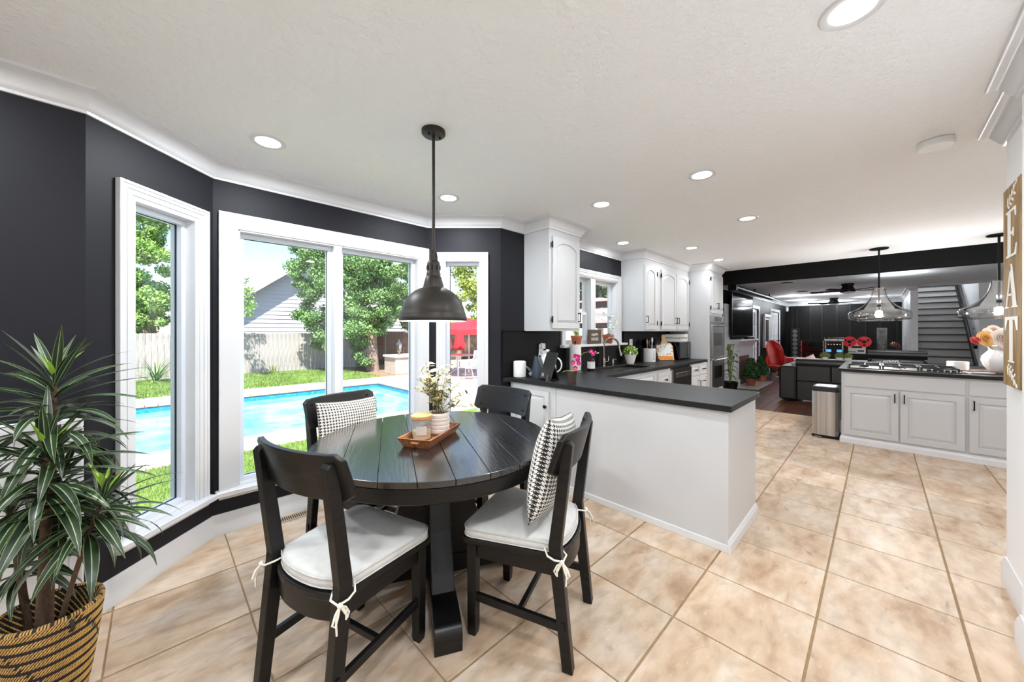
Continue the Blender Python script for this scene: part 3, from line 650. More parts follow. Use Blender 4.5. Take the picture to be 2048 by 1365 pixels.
def pillow(label, w, h, t, m, M, name='throw_pillow', group=None):
    e = thing(name, label, 'pillow', (0, 0, 0), group=group); e.matrix_basis = M
    o = instance(pillow_mesh(w, h, t, m), 'cover', e, Matrix())
    MB().tube([(-w/2*.985, 0, -h/2*.985), (0, 0, -h/2*.93), (w/2*.985, 0, -h/2*.985), (w/2*.93, 0, 0), (w/2*.985, 0, h/2*.985), (0, 0, h/2*.93), (-w/2*.985, 0, h/2*.985), (-w/2*.93, 0, 0)], .002, 5, closed=True).build('seam', m, e)
    return e
def on_chair(k, y, z, lean, roll=0, dx=0):
    (p, a, l) = CH[k]
    return Matrix.Translation((*p, 0)) @ Matrix.Rotation(a, 4, 'Z') @ Matrix.Translation((dx, y, z)) @ Matrix.Rotation(lean, 4, 'X') @ Matrix.Rotation(roll, 4, 'Y')
PB_ = pillow('black and white houndstooth pillow on the chair by the peninsula', .45, .45, .16, M_HOUND, on_chair(1, -.115, .768, .17, .14), group='houndstooth pillows')
PC_ = pillow('black and white houndstooth pillow on the chair before the wide window', .46, .40, .13, M_HOUND, on_chair(2, -.13, .74, .16, -.06), group='houndstooth pillows')

# ------------------------------------------------------------------ tray, jar, plant on the table
M_TRAYW = wood('walnut tray wood', (84, 48, 26), (164, 104, 60), .4, (2, 14, 14), 3, .08)
tz = TZ
tray_c = Vector((1.085, 1.745, tz)); tray_a = math.atan2(.191, .335)
ty = thing('wooden_tray', 'small walnut serving tray with flared sides on the round table', 'tray', tuple(tray_c), tray_a)
Lb, Wb, Lt, Wt, hh = .165, .07, .19, .095, .048
MB().box(-Lb, Lb, -Wb, Wb, 0.0, .008).build('tray_bottom', M_TRAYW, ty)
def flare(p, q, P, Q, name):
    n = 6; return
for s in (-1, 1):
    th = .009
    MB().loft([[(-Lb, s*Wb, 0), (Lb, s*Wb, 0), (Lb, s*(Wb-th), .002), (-Lb, s*(Wb-th), .002)], [(-Lt, s*Wt, hh), (Lt, s*Wt, hh), (Lt-th, s*(Wt-th), hh), (-Lt+th, s*(Wt-th), hh)]]).build('long_side', M_TRAYW, ty)
    # end with a slotted grip hole: frame of quads around the slot
    outer = []; inner = []
    for k in range(16):
        q = 2*PI*k/16; cx, cz = math.cos(q), math.sin(q)
        inner.append((.026*(1 if cx > 0 else -1)*(abs(cx)**.6), .029+.0065*(1 if cz > 0 else -1)*(abs(cz)**.6)))
        sx = max(-1, min(1, cx*1.5)); sz = max(-1, min(1, cz*1.5)); z = .5+.5*sz
        outer.append((sx*(Wb+(Wt-Wb)*z), z*hh))
    def pt(y, z, d): x = Lb+(Lt-Lb)*z/hh-d; return (s*x, y, z)
    V = [pt(*p, 0) for p in outer]+[pt(*p, 0) for p in inner]+[pt(*p, th) for p in outer]+[pt(*p, th) for p in inner]; F = []
    for i in range(16):
        j = (i+1) % 16; F += [(i, j, 16+j, 16+i), (32+j, 32+i, 48+i, 48+j), (16+i, 16+j, 48+j, 48+i), (j, i, 32+i, 32+j)]
    MB().add(V, F).build('handle_end', M_TRAYW, ty)
jp = PZ(843, 877, tz+.008)
M_JAR = pane_glass('ribbed clear glass', (245, 245, 245), .1, .02, .6)
M_WAX = mat('cream candle wax', (214, 196, 168), .6); M_LIDW = wood('light bamboo lid', (196, 146, 88), (222, 178, 120), .5, (2, 10, 10), 4, .05)
jr = thing('candle_jar', 'ribbed glass candle jar with bamboo lid on the tray', 'candle jar', (jp.x, jp.y, tz+.008))
n = 48
MB().loft([[((.054+.0012*(k % 2))*math.cos(2*PI*k/n), (.054+.0012*(k % 2))*math.sin(2*PI*k/n), z) for k in range(n)] for z in (0, .112)], cap1=False).build('glass', M_JAR, jr, smooth=True, auto=60)
MB().lathe([(.001, .003), (.05, .003), (.05, .046), (.001, .046)], 32).build('wax', M_WAX, jr, smooth=True)
MB().lathe([(.05, .104), (.05, .112), (.057, .113), (.058, .128), (.055, .131), (.001, .131)], 40).build('lid', M_LIDW, jr, smooth=True)
ang = math.atan2(-jp.y, -jp.x)
lb = MB(); lb.loft([[(.0565*math.cos(ang+q), .0565*math.sin(ang+q), z) for q in [(-.5+.1*k) for k in range(11)]] for z in (.03, .078)], cap0=False, cap1=False, closed=False).build('paper_label', mat('grey paper label', (196, 192, 186), .7), jr)
pp = PZ(878, 868, tz+.008); pp = Vector((1.162, 1.790, 0))
pr_ = thing('potted_shrub', 'variegated leafy houseplant in banded white pot on the tray', 'houseplant', (pp.x, pp.y, tz+.008))
prof = [(.001, .0), (.05, .0), (.058, .006)]
for k in range(5): z = .01+k*.0215; prof += [(.060, z), (.0625, z+.004), (.0625, z+.017), (.060, z+.0205)]
prof += [(.06, .122), (.055, .122), (.053, .108)]
MB().lathe(prof, 40, cap=False).build('pot', mat('banded off-white ceramic', (222, 212, 204), .55, var=.04), pr_, smooth=True, auto=30)
MB().lathe([(.055, .109), (.001, .110)], 24).build('soil', M_SOIL, pr_)
def varieg():
    m = bpy.data.materials.new('variegated leaf'); m.use_nodes = True; N, L = nodes_of(m); b = N['Principled BSDF']
    uv = N.new('ShaderNodeUVMap'); sp = N.new('ShaderNodeSeparateXYZ'); L.new(uv.outputs[0], sp.inputs[0])
    rp = N.new('ShaderNodeValToRGB'); e = rp.color_ramp.elements; e[0].position = .3; e[0].color = (*srgb((74, 84, 52)), 1); e[1].position = .62; e[1].color = (*srgb((226, 214, 160)), 1)
    s = N.new('ShaderNodeMath'); s.operation = 'MULTIPLY_ADD'; s.inputs[1].default_value = 2; s.inputs[2].default_value = -1; L.new(sp.outputs[0], s.inputs[0])
    ab = N.new('ShaderNodeMath'); ab.operation = 'ABSOLUTE'; L.new(s.outputs[0], ab.inputs[0]); L.new(ab.outputs[0], rp.inputs[0]); L.new(rp.outputs[0], b.inputs['Base Color'])
    b.inputs['Roughness'].default_value = .45; return m
M_VAR = varieg()
def leaf_mesh(name, L_, W, m, droop=.3, seg=6, fold=.18, tip=1., base=.25, wave=0.):
    """leaf from the origin along +x, bending down; uv.x across, uv.y along"""
    V = []; F = []; UV = []; x = z = 0.; 
    for i in range(seg+1):
        s = i/seg; w = W/2*(math.sin(PI*min(1, (s*(1-base*.3)+base*.3)))**.75 if tip else 1)*(1 if s < 1 else 0)
        w = W/2*max(.02, (min(1, s/.3)*(1-base)+base)*(1-max(0, (s-.45)/.55)**1.8)) 
        a = droop*s*1.0+wave*math.sin(s*6)
        if i: x += L_/seg*math.cos(a); z -= L_/seg*math.sin(a)
        for j, q in enumerate((-1, -.5, 0, .5, 1)):
            V.append((x, q*w, z+abs(q)*w*fold)); UV.append(((q+1)/2, s))
    for i in range(seg):
        for j in range(4): a = i*5+j; F.append((a, a+5, a+6, a+1))
    me = bpy.data.meshes.new(name); me.from_pydata(V, [], F); uvl = me.uv_layers.new(name='UVMap')
    for l in me.loops: uvl.data[l.index].uv = UV[l.vertex_index]
    for p in me.polygons: p.use_smooth = True
    me.materials.append(m); return me
def leaf_M(pos, az, pitch, roll=0, s=1.):
    return Matrix.Translation(pos) @ Matrix.Rotation(az, 4, 'Z') @ Matrix.Rotation(-pitch, 4, 'Y') @ Matrix.Rotation(roll, 4, 'X') @ Matrix.Scale(s, 4)
vl = [leaf_mesh('leaf', .050, .019, M_VAR, d, 4) for d in (.2, .5)]
rs = random.Random(11)
M_STEMG = mat('olive stem', (104, 92, 56), .7)
right = Vector((_rt.x, _rt.y, 0))
for k in range(20):
    az = rs.uniform(0, 2*PI); sp_ = rs.uniform(.02, .13); hgt = rs.uniform(.13, .29)
    tipv = Vector((math.cos(az)*sp_, math.sin(az)*sp_, .11+hgt))
    if k in (0, 1, 2): tipv = right*(.13+.035*k)+Vector((0, 0, .30-.075*k))
    if k in (3,): tipv = right*(-.11)+Vector((0, 0, .25))
    b0 = Vector((rs.uniform(-.03, .03), rs.uniform(-.03, .03), .108)); mid = b0.lerp(tipv, .5)+Vector((0, 0, .03))
    path = [b0.lerp(mid, q*2) if q < .5 else mid.lerp(tipv, q*2-1) for q in (0, .25, .5, .75, 1)]
    MB().tube(path, [.0022, .002, .0018, .0015, .001], 5).build('stem', M_STEMG, pr_, smooth=True)
    for q in (.30, .54, .78, 1):
        i = min(3, int(q*4)); p = path[i].lerp(path[i+1], q*4-i) if q < 1 else path[4]
        for j in range(4 if q < 1 else 3):
            me = rs.choice(vl); instance(me, 'leaf', pr_, leaf_M(p, rs.uniform(0, 2*PI), rs.uniform(-.3, 1.0), rs.uniform(-.6, .6), rs.uniform(.7, 1.2)))

# ------------------------------------------------------------------ basket with dracaena
BK = Vector((-.289, 2.186, 0)); BR = .134; BZ = .335
bk = thing('woven_basket', 'woven basket striped tan and black holding the tall plant', 'basket', tuple(BK))
M_STRAW = mat('tan straw', (206, 164, 92), .6, var=.22, scale=60); M_DYED = mat('black dyed straw', (40, 36, 36), .7, var=.2, scale=60); M_COIL = mat('dark basket core', (40, 30, 22), .9)
def br(z): return BR*(.66+.34*(max(0, z)/BZ)**.8)
pro = [(br(z), z) for z in [BZ*k/12 for k in range(13)]]
MB().lathe([(.001, .004)]+pro+[(br(BZ)-.010, BZ)]+[(r-.010, z) for r, z in reversed(pro)][1:-1]+[(br(0)-.01, .012), (.001, .012)], 60, cap=False).build('core', M_COIL, bk, smooth=True)
# slanted stitches, three tan for one black row, as in a coiled basket
V1 = []; F1 = []; V2 = []; F2 = []
rows = 27; ns = 84
for inner in (0, 1):
    for r_ in range(rows):
        z0_ = BZ*r_/rows; z1_ = z0_+BZ/rows*1.0; drk = (r_ % 3) == 0
        for k in range(ns):
            tone = drk
            if not drk and (k+r_) % 24 == 0: tone = True
            if inner: tone = (k+r_) % 2 == 0
            V, F = (V2, F2) if tone else (V1, F1); q0 = 2*PI*(k+.04)/ns; q1 = 2*PI*(k+.66)/ns; sh = 2*PI*1.25/ns
            ro = lambda z, d: (br(z)+d) if not inner else br(z)-.0102-d
            b_ = len(V)
            for (q, z, d) in ((q0, z0_, .0005), (q1, z0_, .0005), (q1+sh, z1_, .0005), (q0+sh, z1_, .0005), ((q0+q1+sh)/2, (z0_+z1_)/2, .004)):
                rr = ro(z, d); V.append((rr*math.cos(q), rr*math.sin(q), z))
            F += [(b_, b_+1, b_+4), (b_+1, b_+2, b_+4), (b_+2, b_+3, b_+4), (b_+3, b_, b_+4)]
tag(fast_mesh('tan_stitches', V1, F1, M_STRAW, bk), kind='stuff'); tag(fast_mesh('black_stitches', V2, F2, M_DYED, bk), kind='stuff')
MB().tube([(BR*math.cos(2*PI*k/60)-.005*math.cos(2*PI*k/60), BR*math.sin(2*PI*k/60)-.005*math.sin(2*PI*k/60), BZ+.003) for k in range(60)], .0075, 8, closed=True).build('rim', M_DYED, bk, smooth=True)
V = []; F = []
for k in range(110):
    if k % 5 == 0: continue
    q = 2*PI*k/110; dq = .018
    for s in range(7):
        a = -.6+s*PI*1.1/6
        for qq in (q+.012*s/2-dq, q+.012*s/2+dq): r_ = BR-.005+.0085*math.cos(a); V.append((r_*math.cos(qq), r_*math.sin(qq), BZ+.003+.0085*math.sin(a)))
    b_ = len(V)-14
    F += [(b_+2*s, b_+2*s+1, b_+2*s+3, b_+2*s+2) for s in range(6)]
tag(fast_mesh('rim_wrap', V, F, M_STRAW, bk), kind='stuff')
hq = math.radians(-62)
MB().tube([((BR-.004+.012*math.sin(a))*math.cos(hq), (BR-.004+.012*math.sin(a))*math.sin(hq), BZ-.03+.02*math.cos(a)) for a in [2*PI*k/10 for k in range(10)]], .006, 6, closed=True).build('handle_loop', M_DYED, bk, smooth=True)

pl = thing('dracaena_plant', 'tall striped-leaf dracaena plant standing in the woven basket', 'plant', (BK.x, BK.y, .16))
def dracaena():
    m = bpy.data.materials.new('striped dracaena leaf'); m.use_nodes = True; N, L = nodes_of(m); b = N['Principled BSDF']
    uv = N.new('ShaderNodeUVMap'); sp = N.new('ShaderNodeSeparateXYZ'); L.new(uv.outputs[0], sp.inputs[0])
    rp = N.new('ShaderNodeValToRGB'); e = rp.color_ramp.elements; rp.color_ramp.interpolation = 'LINEAR'
    dk = (*srgb((30, 48, 32)), 1); lt = (*srgb((172, 182, 140)), 1); md = (*srgb((52, 74, 44)), 1)
    e[0].position = 0; e[0].color = (*srgb((150, 164, 110)), 1); e[1].position = 1; e[1].color = (*srgb((150, 164, 110)), 1)
    for p, c in ((.08, dk), (.455, dk), (.48, lt), (.52, lt), (.55, md), (.93, dk)): k = e.new(p); k.color = c
    L.new(sp.outputs[0], rp.inputs[0])
    oi = N.new('ShaderNodeObjectInfo'); mx = N.new('ShaderNodeMix'); mx.data_type = 'RGBA'; mx.blend_type = 'MULTIPLY'; mx.inputs['Factor'].default_value = 1
    L.new(rp.outputs[0], mx.inputs['A']); L.new(oi.outputs['Color'], mx.inputs['B']); L.new(mx.outputs['Result'], b.inputs['Base Color'])
    b.inputs['Roughness'].default_value = .38; b.inputs['Specular IOR Level'].default_value = .5
    return m
M_DRAC = dracaena()
M_NEWLEAF = mat('fresh lime leaf', (150, 190, 66), .45)
dl = [leaf_mesh('leaf', .31, w, M_DRAC, d, 9, .2) for d, w in ((.25, .032), (.65, .038), (1.0, .040), (1.45, .042))]
nl = leaf_mesh('leaf', .12, .02, M_NEWLEAF, .15, 5, .3)
M_STALK = mat('brown plant stalk', (92, 70, 54), .85, var=.25, scale=40, bump=.5, bscale=160)
rs = random.Random(5)
dP = _fw.dot(BK)
def at(px, py, dd=0): return PD(px, py, dP+dd)
base = Vector((BK.x, BK.y, .16))
heads = [((108, 772), .29, 62, (96, 1215), .02, 0), ((92, 915), .22, 54, (76, 1225), -.06, .3), ((205, 1000), .15, 46, (104, 1210), .0, .9), ((15, 1005), .16, 32, (62, 1218), .03, -.7), ((40, 1105), .10, 22, (58, 1222), .07, -1.0), ((118, 960), .14, 34, (88, 1215), .06, 0)]
for hi, ((hx, hy), span, nlv, (bx_, by_), dd, lean) in enumerate(heads):
    top = at(hx, hy, dd); bot = at(bx_, by_, dd*.5); bot.z = .18
    if hi == 2: mid = at(165, 1090, dd)
    elif hi in (3, 4): mid = bot.lerp(top, .5)+Vector((0, 0, .03))
    else: mid = bot.lerp(top, .5)+Vector((rs.uniform(-.012, .012), rs.uniform(-.012, .012), 0))
    path = []
    for k in range(9):
        s = k/8; a_ = bot.lerp(mid, s); b_ = mid.lerp(top, s); path.append(a_.lerp(b_, s)-base)
    MB().tube(path, [.013-.005*k/8 for k in range(9)] if hi not in (2, 4) else [.009-.003*k/8 for k in range(9)], 10).build('stem', M_STALK, pl, smooth=True)
    axis = (path[8]-path[6]).normalized()
    for k in range(nlv):
        s = k/(nlv-1); p = path[8]-axis*span*(1-s)+Vector((0, 0, .0)); az = k*2.39996+rs.uniform(-.25, .25)
        if hi == 0 or hi == 1: p = p+axis*.03
        pitch = .12+1.05*s**1.9+rs.uniform(-.22, .22); mi = 3 if s < .25 else 2 if s < .55 else 1 if s < .85 else 0
        if rs.random() < .25: mi = min(3, mi+1)
        o = instance(dl[mi], 'leaf', pl, leaf_M(p, az, pitch, rs.uniform(-.3, .3), rs.uniform(.74, 1.12)*(1 if s < .8 else .75)*(.86 if hi in (2, 4) else 1)))
        g = rs.uniform(.75, 1.35); o.color = (g, g*1.02, g*.98, 1)
    if hi in (0, 1, 2):
        for k in range(5): instance(nl, 'new_leaf', pl, leaf_M(path[8]+axis*.03, k*1.05+.4, 1.0+.1*k % .4, 0, rs.uniform(.7, 1.1)))

# floor register under the wide window
fr = thing('floor_register', 'tan metal floor vent along the bay baseboard', 'floor vent', tuple(PZ(585, 1030, 0)))
rc = PZ(585, 1030, 0); ry = YB-.02
fr.matrix_basis = Matrix.Translation((rc.x+.02, ry-.065, 0))
M_REG = mat('tan enamel metal', (176, 160, 138), .45, metal=.3)
MB().ring([(-.17, -.05), (.17, -.05), (.17, .05), (-.17, .05)], [(-.145, -.03), (.145, -.03), (.145, .03), (-.145, .03)], 0, .005).build('frame', M_REG, fr, bevel=.001)
MB().box(-.145, .145, -.03, .03, -.002, .001).build('duct', M_BLK, fr)
sl = MB().box(-.003, .003, -.03, .03, 0, .004).build('slat', M_REG); slm = sl.data; bpy.data.objects.remove(sl)
for k in range(22): instance(slm, 'slat', fr, Matrix.Translation((-.137+k*.0131, 0, 0)))

# ------------------------------------------------------------------ EAT sign
M_SIGNW = wood('stained pine board', (112, 82, 40), (168, 132, 76), .6, (10, 10, 1.4), 2.5, .1)
M_PAINTW = mat('white sign paint', (238, 236, 230), .6)
sx0, sx1, sz0, sz1, sy = 2.865, 3.20, 1.105, 2.117, YR
sg = thing('eat_sign', 'tall wooden sign with white letters EAT on the right wall', 'sign', ((sx0+sx1)/2, sy, sz0))
W_ = sx1-sx0; Hh = sz1-sz0
for k in range(4):
    a = -W_/2+W_*k/4; MB().cbox(a+.0006, a+W_/4-.0006, 0, .030, 0, Hh, .0015).build('board', M_SIGNW, sg)
RS = Matrix.Rotation(PI, 4, 'Z') @ Matrix.Rotation(PI/2, 4, 'X')     # text facing +y
def sz_of(cy): return PY(2022, 320+cy*.3667, sy+.03).z-sz0
def glyph(polys, zc, h, w):
    mb = MB()
    for P in polys:
        mb.prism([((x-.5)*w, (y-.5)*h) for x, y in P], 0, .0025)
    o = mb.build('letter', M_PAINTW, sg); o.matrix_basis = Matrix.Translation((0, .0302, zc)) @ RS; return o
def span(c0, c1): a = sz_of(c1); b = sz_of(c0); return (a+b)/2, b-a
Eg = [[(.06, 0), (.94, 0), (.94, .05), (.06, .05)], [(.06, .95), (.92, .95), (.92, 1), (.06, 1)], [(.2, .05), (.44, .05), (.44, .95), (.2, .95)], [(.44, .47), (.66, .47), (.66, .53), (.44, .53)], [(.66, .41), (.72, .41), (.72, .59), (.66, .59)], [(.82, .05), (.94, .05), (1.0, .23), (.95, .23)], [(.80, .95), (.92, .95), (.93, .8), (.89, .8)]]
Ag = [[(-.02, 0), (.3, 0), (.3, .035), (-.02, .035)], [(.55, 0), (1.02, 0), (1.02, .035), (.55, .035)], [(.07, .035), (.15, .035), (.5, .92), (.46, 1)], [(.66, .035), (.92, .035), (.56, 1), (.46, 1), (.42, .9)], [(.22, .28), (.68, .28), (.66, .33), (.24, .33)]]
Tg = [[(.26, 0), (.74, 0), (.74, .035), (.26, .035)], [(.38, .035), (.62, .035), (.62, .95), (.38, .95)], [(0, .93), (1, .93), (1, 1), (0, 1)], [(0, .93), (.0, .70), (.05, .70), (.2, .93)], [(1, .93), (1, .70), (.95, .70), (.8, .93)]]
for g, (c0, c1), w in ((Eg, (272, 530), .21), (Ag, (570, 808), .23), (Tg, (856, 1105), .235)):
    zc, h = span(c0, c1); glyph(g, zc, h, w)
def sprig(zc, flip):
    e = MB(); pts = [(-.085, -.028), (-.04, -.02), (.0, -.004), (.04, .018), (.085, .045)]
    for (x0, y0), (x1, y1) in zip(pts, pts[1:]):
        dx, dy = x1-x0, y1-y0; l = math.hypot(dx, dy); nx, ny = -dy/l*.003, dx/l*.003
        e.prism([(x0-nx, y0-ny), (x1-nx, y1-ny), (x1+nx, y1+ny), (x0+nx, y0+ny)], 0, .0025)
    def lf(x, y, a, L=.045, w=.014):
        P = [(0, 0), (L*.3, w/2), (L*.7, w/2), (L, 0), (L*.7, -w/2), (L*.3, -w/2)]
        e.prism([(x+u*math.cos(a)-v*math.sin(a), y+u*math.sin(a)+v*math.cos(a)) for u, v in P], 0, .0025)
    for (x, y) in pts[:-1]: lf(x+.008, y, 1.25); lf(x+.012, y-.003, -.45)
    lf(.085, .045, .5)
    o = e.build('leaf_sprig', M_PAINTW, sg); o.matrix_basis = Matrix.Translation((0, .0302, zc)) @ RS @ Matrix.Scale(-1 if flip else 1, 4, (0, 1, 0)) @ Matrix.Scale(.92, 4)
sprig(span(165, 250)[0], False); sprig(span(1130, 1200)[0], True)
# ------------------------------------------------------------------ kitchen
CT = .922; CB = .884
FY = Matrix(((1,0,0,0),(0,0,-1,0),(0,1,0,0),(0,0,0,1)))       # (a,b,c) -> front facing -y
FX = Matrix(((0,0,-1,0),(-1,0,0,0),(0,1,0,0),(0,0,0,1)))      # front facing -x, a runs to -y
def cab_door(parent, M, w, h, arch=0., name='door', fw=.055, handle=None, hinges=None, m=None):
    m = m or M_CAB; k = 10; x0, x1, y0, y1 = fw, w-fw, fw, h-fw
    def loop(d):
        a, b, c, e = x0+d, x1-d, y0+d, y1-d; pts = [(a, c), (b, c)]
        for i in range(k+1):
            t = i/k; x = b+(a-b)*t; u = 2*t-1
            pts.append((x, e-arch*(abs(u)**2.2) if arch else e))
        return pts
    outer = [(0, 0), (w, 0)]+[(w+(0-w)*i/k, h) for i in range(k+1)]
    o = MB().box(0, w, 0, h, 0, .010, M).build(name, m, parent)
    MB().ring(outer, loop(0), .010, .021, M).build('door_frame', m, o, bevel=.002, seg=1)
    MB().loft([[(x, y, c) for x, y in loop(d)] for d, c in ((.006, .010), (.012, .013), (.034, .019))], M=M).build('raised_panel', m, o)
    if handle:
        kind, hx, hy = handle
        if kind == 'bar':
            mb = MB(); L_ = .10
            mb.bbox((hx, hy, .050), (.010, L_, .008), M); mb.bbox((hx, hy-L_/2+.005, .035), (.010, .010, .03), M); mb.bbox((hx, hy+L_/2-.005, .035), (.010, .010, .03), M)
            mb.build('handle', M_BLK, o, bevel=.001)
        elif kind == 'hbar':
            mb = MB(); L_ = .09; mb.bbox((hx, hy, .050), (L_, .010, .008), M); mb.bbox((hx-L_/2+.005, hy, .035), (.010, .010, .03), M); mb.bbox((hx+L_/2-.005, hy, .035), (.010, .010, .03), M); mb.build('handle', M_BLK, o, bevel=.001)
        else:
            MB().lathe([(.007, 0), (.006, .014), (.016, .02), (.017, .027), (.010, .033), (.001, .034)], 16, M=M @ Matrix.Translation((hx, hy, .021)), cap=False).build('knob', M_BLK, o, smooth=True)
    if hinges is not None:
        for hy in (.09, h-.09):
            mb = MB(); mb.bbox((hinges, hy, .020), (.016, .05, .012), M); mb.tube([tuple(M @ Vector((hinges, hy-.034, .024))), tuple(M @ Vector((hinges, hy+.034, .024)))], .006, 8); mb.build('hinge', M_BLK, o)
    return o
def TM(M, x, y, z): return Matrix.Translation((x, y, z)) @ M
# upper cabinets
Z0 = 1.388; ZT = CE-.10
c1 = thing('wall_cabinet', 'white single-door wall cabinet left of the kitchen window', 'cabinet', (CX1, YC, Z0), group='white wall cabinets')
MB().box(CX1, CX2, YC, YW-.001, Z0, CE-.004).build('body', M_CAB, c1, world=True, bevel=.002)
def add_world_door(root, x, y, z, w, h, **k):
    loc = root.matrix_basis.to_translation(); return cab_door(root, TM(FY, x-loc.x, y-loc.y, z-loc.z), w, h, **k)
add_world_door(c1, CX1+.04, YC, Z0+.025, CX2-CX1-.065, ZT-Z0-.10, arch=.055, handle=('bar', CX2-CX1-.065-.028, .12), hinges=-.012)
c2 = thing('wall_cabinet', 'long white triple-door wall cabinet between kitchen window and oven tower', 'cabinet', (CX3, YC, Z0), group='white wall cabinets')
MB().box(CX3, CX4, YC, YW-.001, Z0, CE-.004).build('body', M_CAB, c2, world=True, bevel=.002)
da = PY(1288, 600, YC).x, PY(1311, 600, YC).x; db = PY(1321, 600, YC).x, PY(1350, 600, YC).x; dc = PY(1351, 600, YC).x, PY(1375, 600, YC).x
for (a, b), hs, hg in ((da, 'L', 'R'), (db, 'R', 'L'), (dc, 'L', 'R')):
    w = b-a; add_world_door(c2, a, YC, Z0+.025, w, ZT-Z0-.13, arch=.05, handle=('bar', .028 if hs == 'L' else w-.028, .14), hinges=(-.012 if hg == 'L' else w+.012))
# splashback
sp = thing('splashback', 'matte black splashback slab behind the worktop', 'splashback', (2.435, YW-.02, CT), kind='structure')
for a, b, z in ((2.437, H4[0]-.125, Z0+.005), (H4[0]-.125, H4[1]+.155, H4[2]-.031), (H4[1]+.155, CX4, Z0)):
    MB().box(a, b, YW-.022, YW-.001, CT, z).build('slab', M_SPLASH, sp, world=True, bevel=.002)
# worktop: peninsula plus sink run, with sink cut-out
PXa, PXb, PYa = 2.50, 3.27, .63; YF = 1.985; SX0, SX1, SY0, SY1 = 3.86, 4.70, 2.09, 2.49
wt = MB()
poly = [(PXa, PYa), (PXb, PYa), (PXb, YF), (SX0, YF), (SX0, YW-.022), (2.437, YW-.022), (PXa, YW-.085)]
wt.prism(poly, CB, CT); wt.box(SX0, SX1, YF, SY0, CB, CT); wt.box(SX0, SX1, SY1, YW-.022, CB, CT); wt.box(SX1, CX4-.002, YF, YW-.022, CB, CT)
tag(wt.build('worktop', M_COUNTER, bevel=.002), 'long matte black L-shaped worktop over peninsula and sink run', 'worktop')
sk = thing('sink', 'stainless undermount sink below the kitchen window', 'sink', (SX0, SY0, CT))
mb = MB(); d = .2
mb.box(SX0-.01, SX0+.004, SY0-.01, SY1+.01, CB-d, CB); mb.box(SX1-.004, SX1+.01, SY0-.01, SY1+.01, CB-d, CB); mb.box(SX0, SX1, SY0-.01, SY0+.004, CB-d, CB); mb.box(SX0, SX1, SY1-.004, SY1+.01, CB-d, CB); mb.box(SX0, SX1, SY0, SY1, CB-d-.004, CB-d)
mb.build('basin', M_STEEL, sk, world=True)
mb = MB(); mb.ring([(SX0-.004, SY0-.004), (SX1+.004, SY0-.004), (SX1+.004, SY1+.004), (SX0-.004, SY1+.004)], [(SX0+.008, SY0+.008), (SX1-.008, SY0+.008), (SX1-.008, SY1-.008), (SX0+.008, SY1-.008)], CT-.004, CT+.0015); mb.build('rim', M_STEEL, sk, world=True)
MB().lathe([(.04, 0), (.04, .004), (.001, .002)], 20, c=((SX0+SX1)/2, (SY0+SY1)/2), M=Matrix.Translation((0, 0, CB-d))).build('drain', M_CHROME, sk, world=True)
# peninsula body
BX = 2.535; BY = .655; seam = PX(1111.7, 800, BX).y
pn = thing('peninsula', 'white panelled kitchen peninsula facing the dining table', 'peninsula', (BX, BY, 0))
MB().box(BX, 3.24, BY, seam-.004, .0, CB-.001).build('body', M_CAB, pn, world=True, bevel=.002)
bb = [(0, 0), (.016, 0), (.016, .055), (.011, .064), (.009, .072), (.003, .08), (0, .08)]
molding([(3.24, BY), (BX, BY), (BX, seam)], [(0, 0), (.014, 0), (.014, .045), (.008, .052), (0, .052)], side=1).build('base_moulding', M_WHITE, pn, world=True) if False else None
mb = MB().box(BX-.014, BX, BY+.0005, seam-.004, 0, .048); mb.build('toe_strip', M_WHITE, pn, world=True, bevel=.003)
mb = MB(); molding([(BX-.0152, BY), (3.24, BY)], bb, side=-1, mb=mb); mb.build('base_moulding', M_WHITE, pn, world=True)
bc = thing('base_cabinet', 'white base cabinet with knobbed door at the wall end of the peninsula', 'cabinet', (BX, seam, 0), group='white base cabinets')
MB().box(BX, 3.24, seam, YW-.03, 0.0, CB-.001).build('body', M_CAB, bc, world=True, bevel=.002)
dl_, dr_ = YW-.07, PX(1100, 800, BX).y
cab_door(bc, TM(FX, BX-BX, dl_-seam, .10), dl_-dr_, CB-.10-.05, fw=.05, handle=('knob', dl_-dr_-.03, .60))
# sink base run
sb = thing('base_cabinet', 'white sink base cabinet under the kitchen window', 'cabinet', (3.30, 2.012, 0), group='white base cabinets')
MB().box(3.30, 5.04, 2.012, YW-.03, .09, .66).box(3.30, 5.04, 2.012, 2.03, .66, CB-.001).build('body', M_CAB, sb, world=True)
MB().box(3.30, 5.04, 2.07, YW-.03, 0, .09).build('toe_kick', M_CAB, sb, world=True)
for a, b in ((3.36, 3.93), (3.95, 4.52)): add_world_door(sb, a, 2.012, .12, b-a, .52, handle=('knob', b-a-.05 if a < 3.5 else .05, .44))
add_world_door(sb, 3.36, 2.012, .68, 1.16, .17, name='drawer_front', fw=.03)
kx = PY(1314, 760, 2.012).x; add_world_door(sb, kx, 2.012, .12, 5.02-kx, .72, handle=('knob', (5.02-kx)*.52, .62))
dw = thing('dishwasher', 'black dishwasher with recessed steel handle', 'dishwasher', (5.05, 2.0, 0))
MB().box(5.05, 5.77, 2.012, YW-.03, .10, CB-.006).build('tub', M_BLK, dw, world=True)
MB().cbox(5.11, 5.765, 1.985, 2.012, .12, CB-.03, .004).build('front_panel', mat('black stainless', (52, 49, 47), .3, metal=.6), dw, world=True)
MB().box(5.055, 5.11, 1.99, 2.012, .12, CB-.03).build('side_strip', M_STEEL, dw, world=True)
MB().box(5.19, 5.70, 1.978, 1.986, .735, .80).build('handle_recess', M_STEEL, dw, world=True, bevel=.003)
ds = thing('base_cabinet', 'white drawer cabinet between dishwasher and oven tower', 'cabinet', (5.78, 2.012, 0), group='white base cabinets')
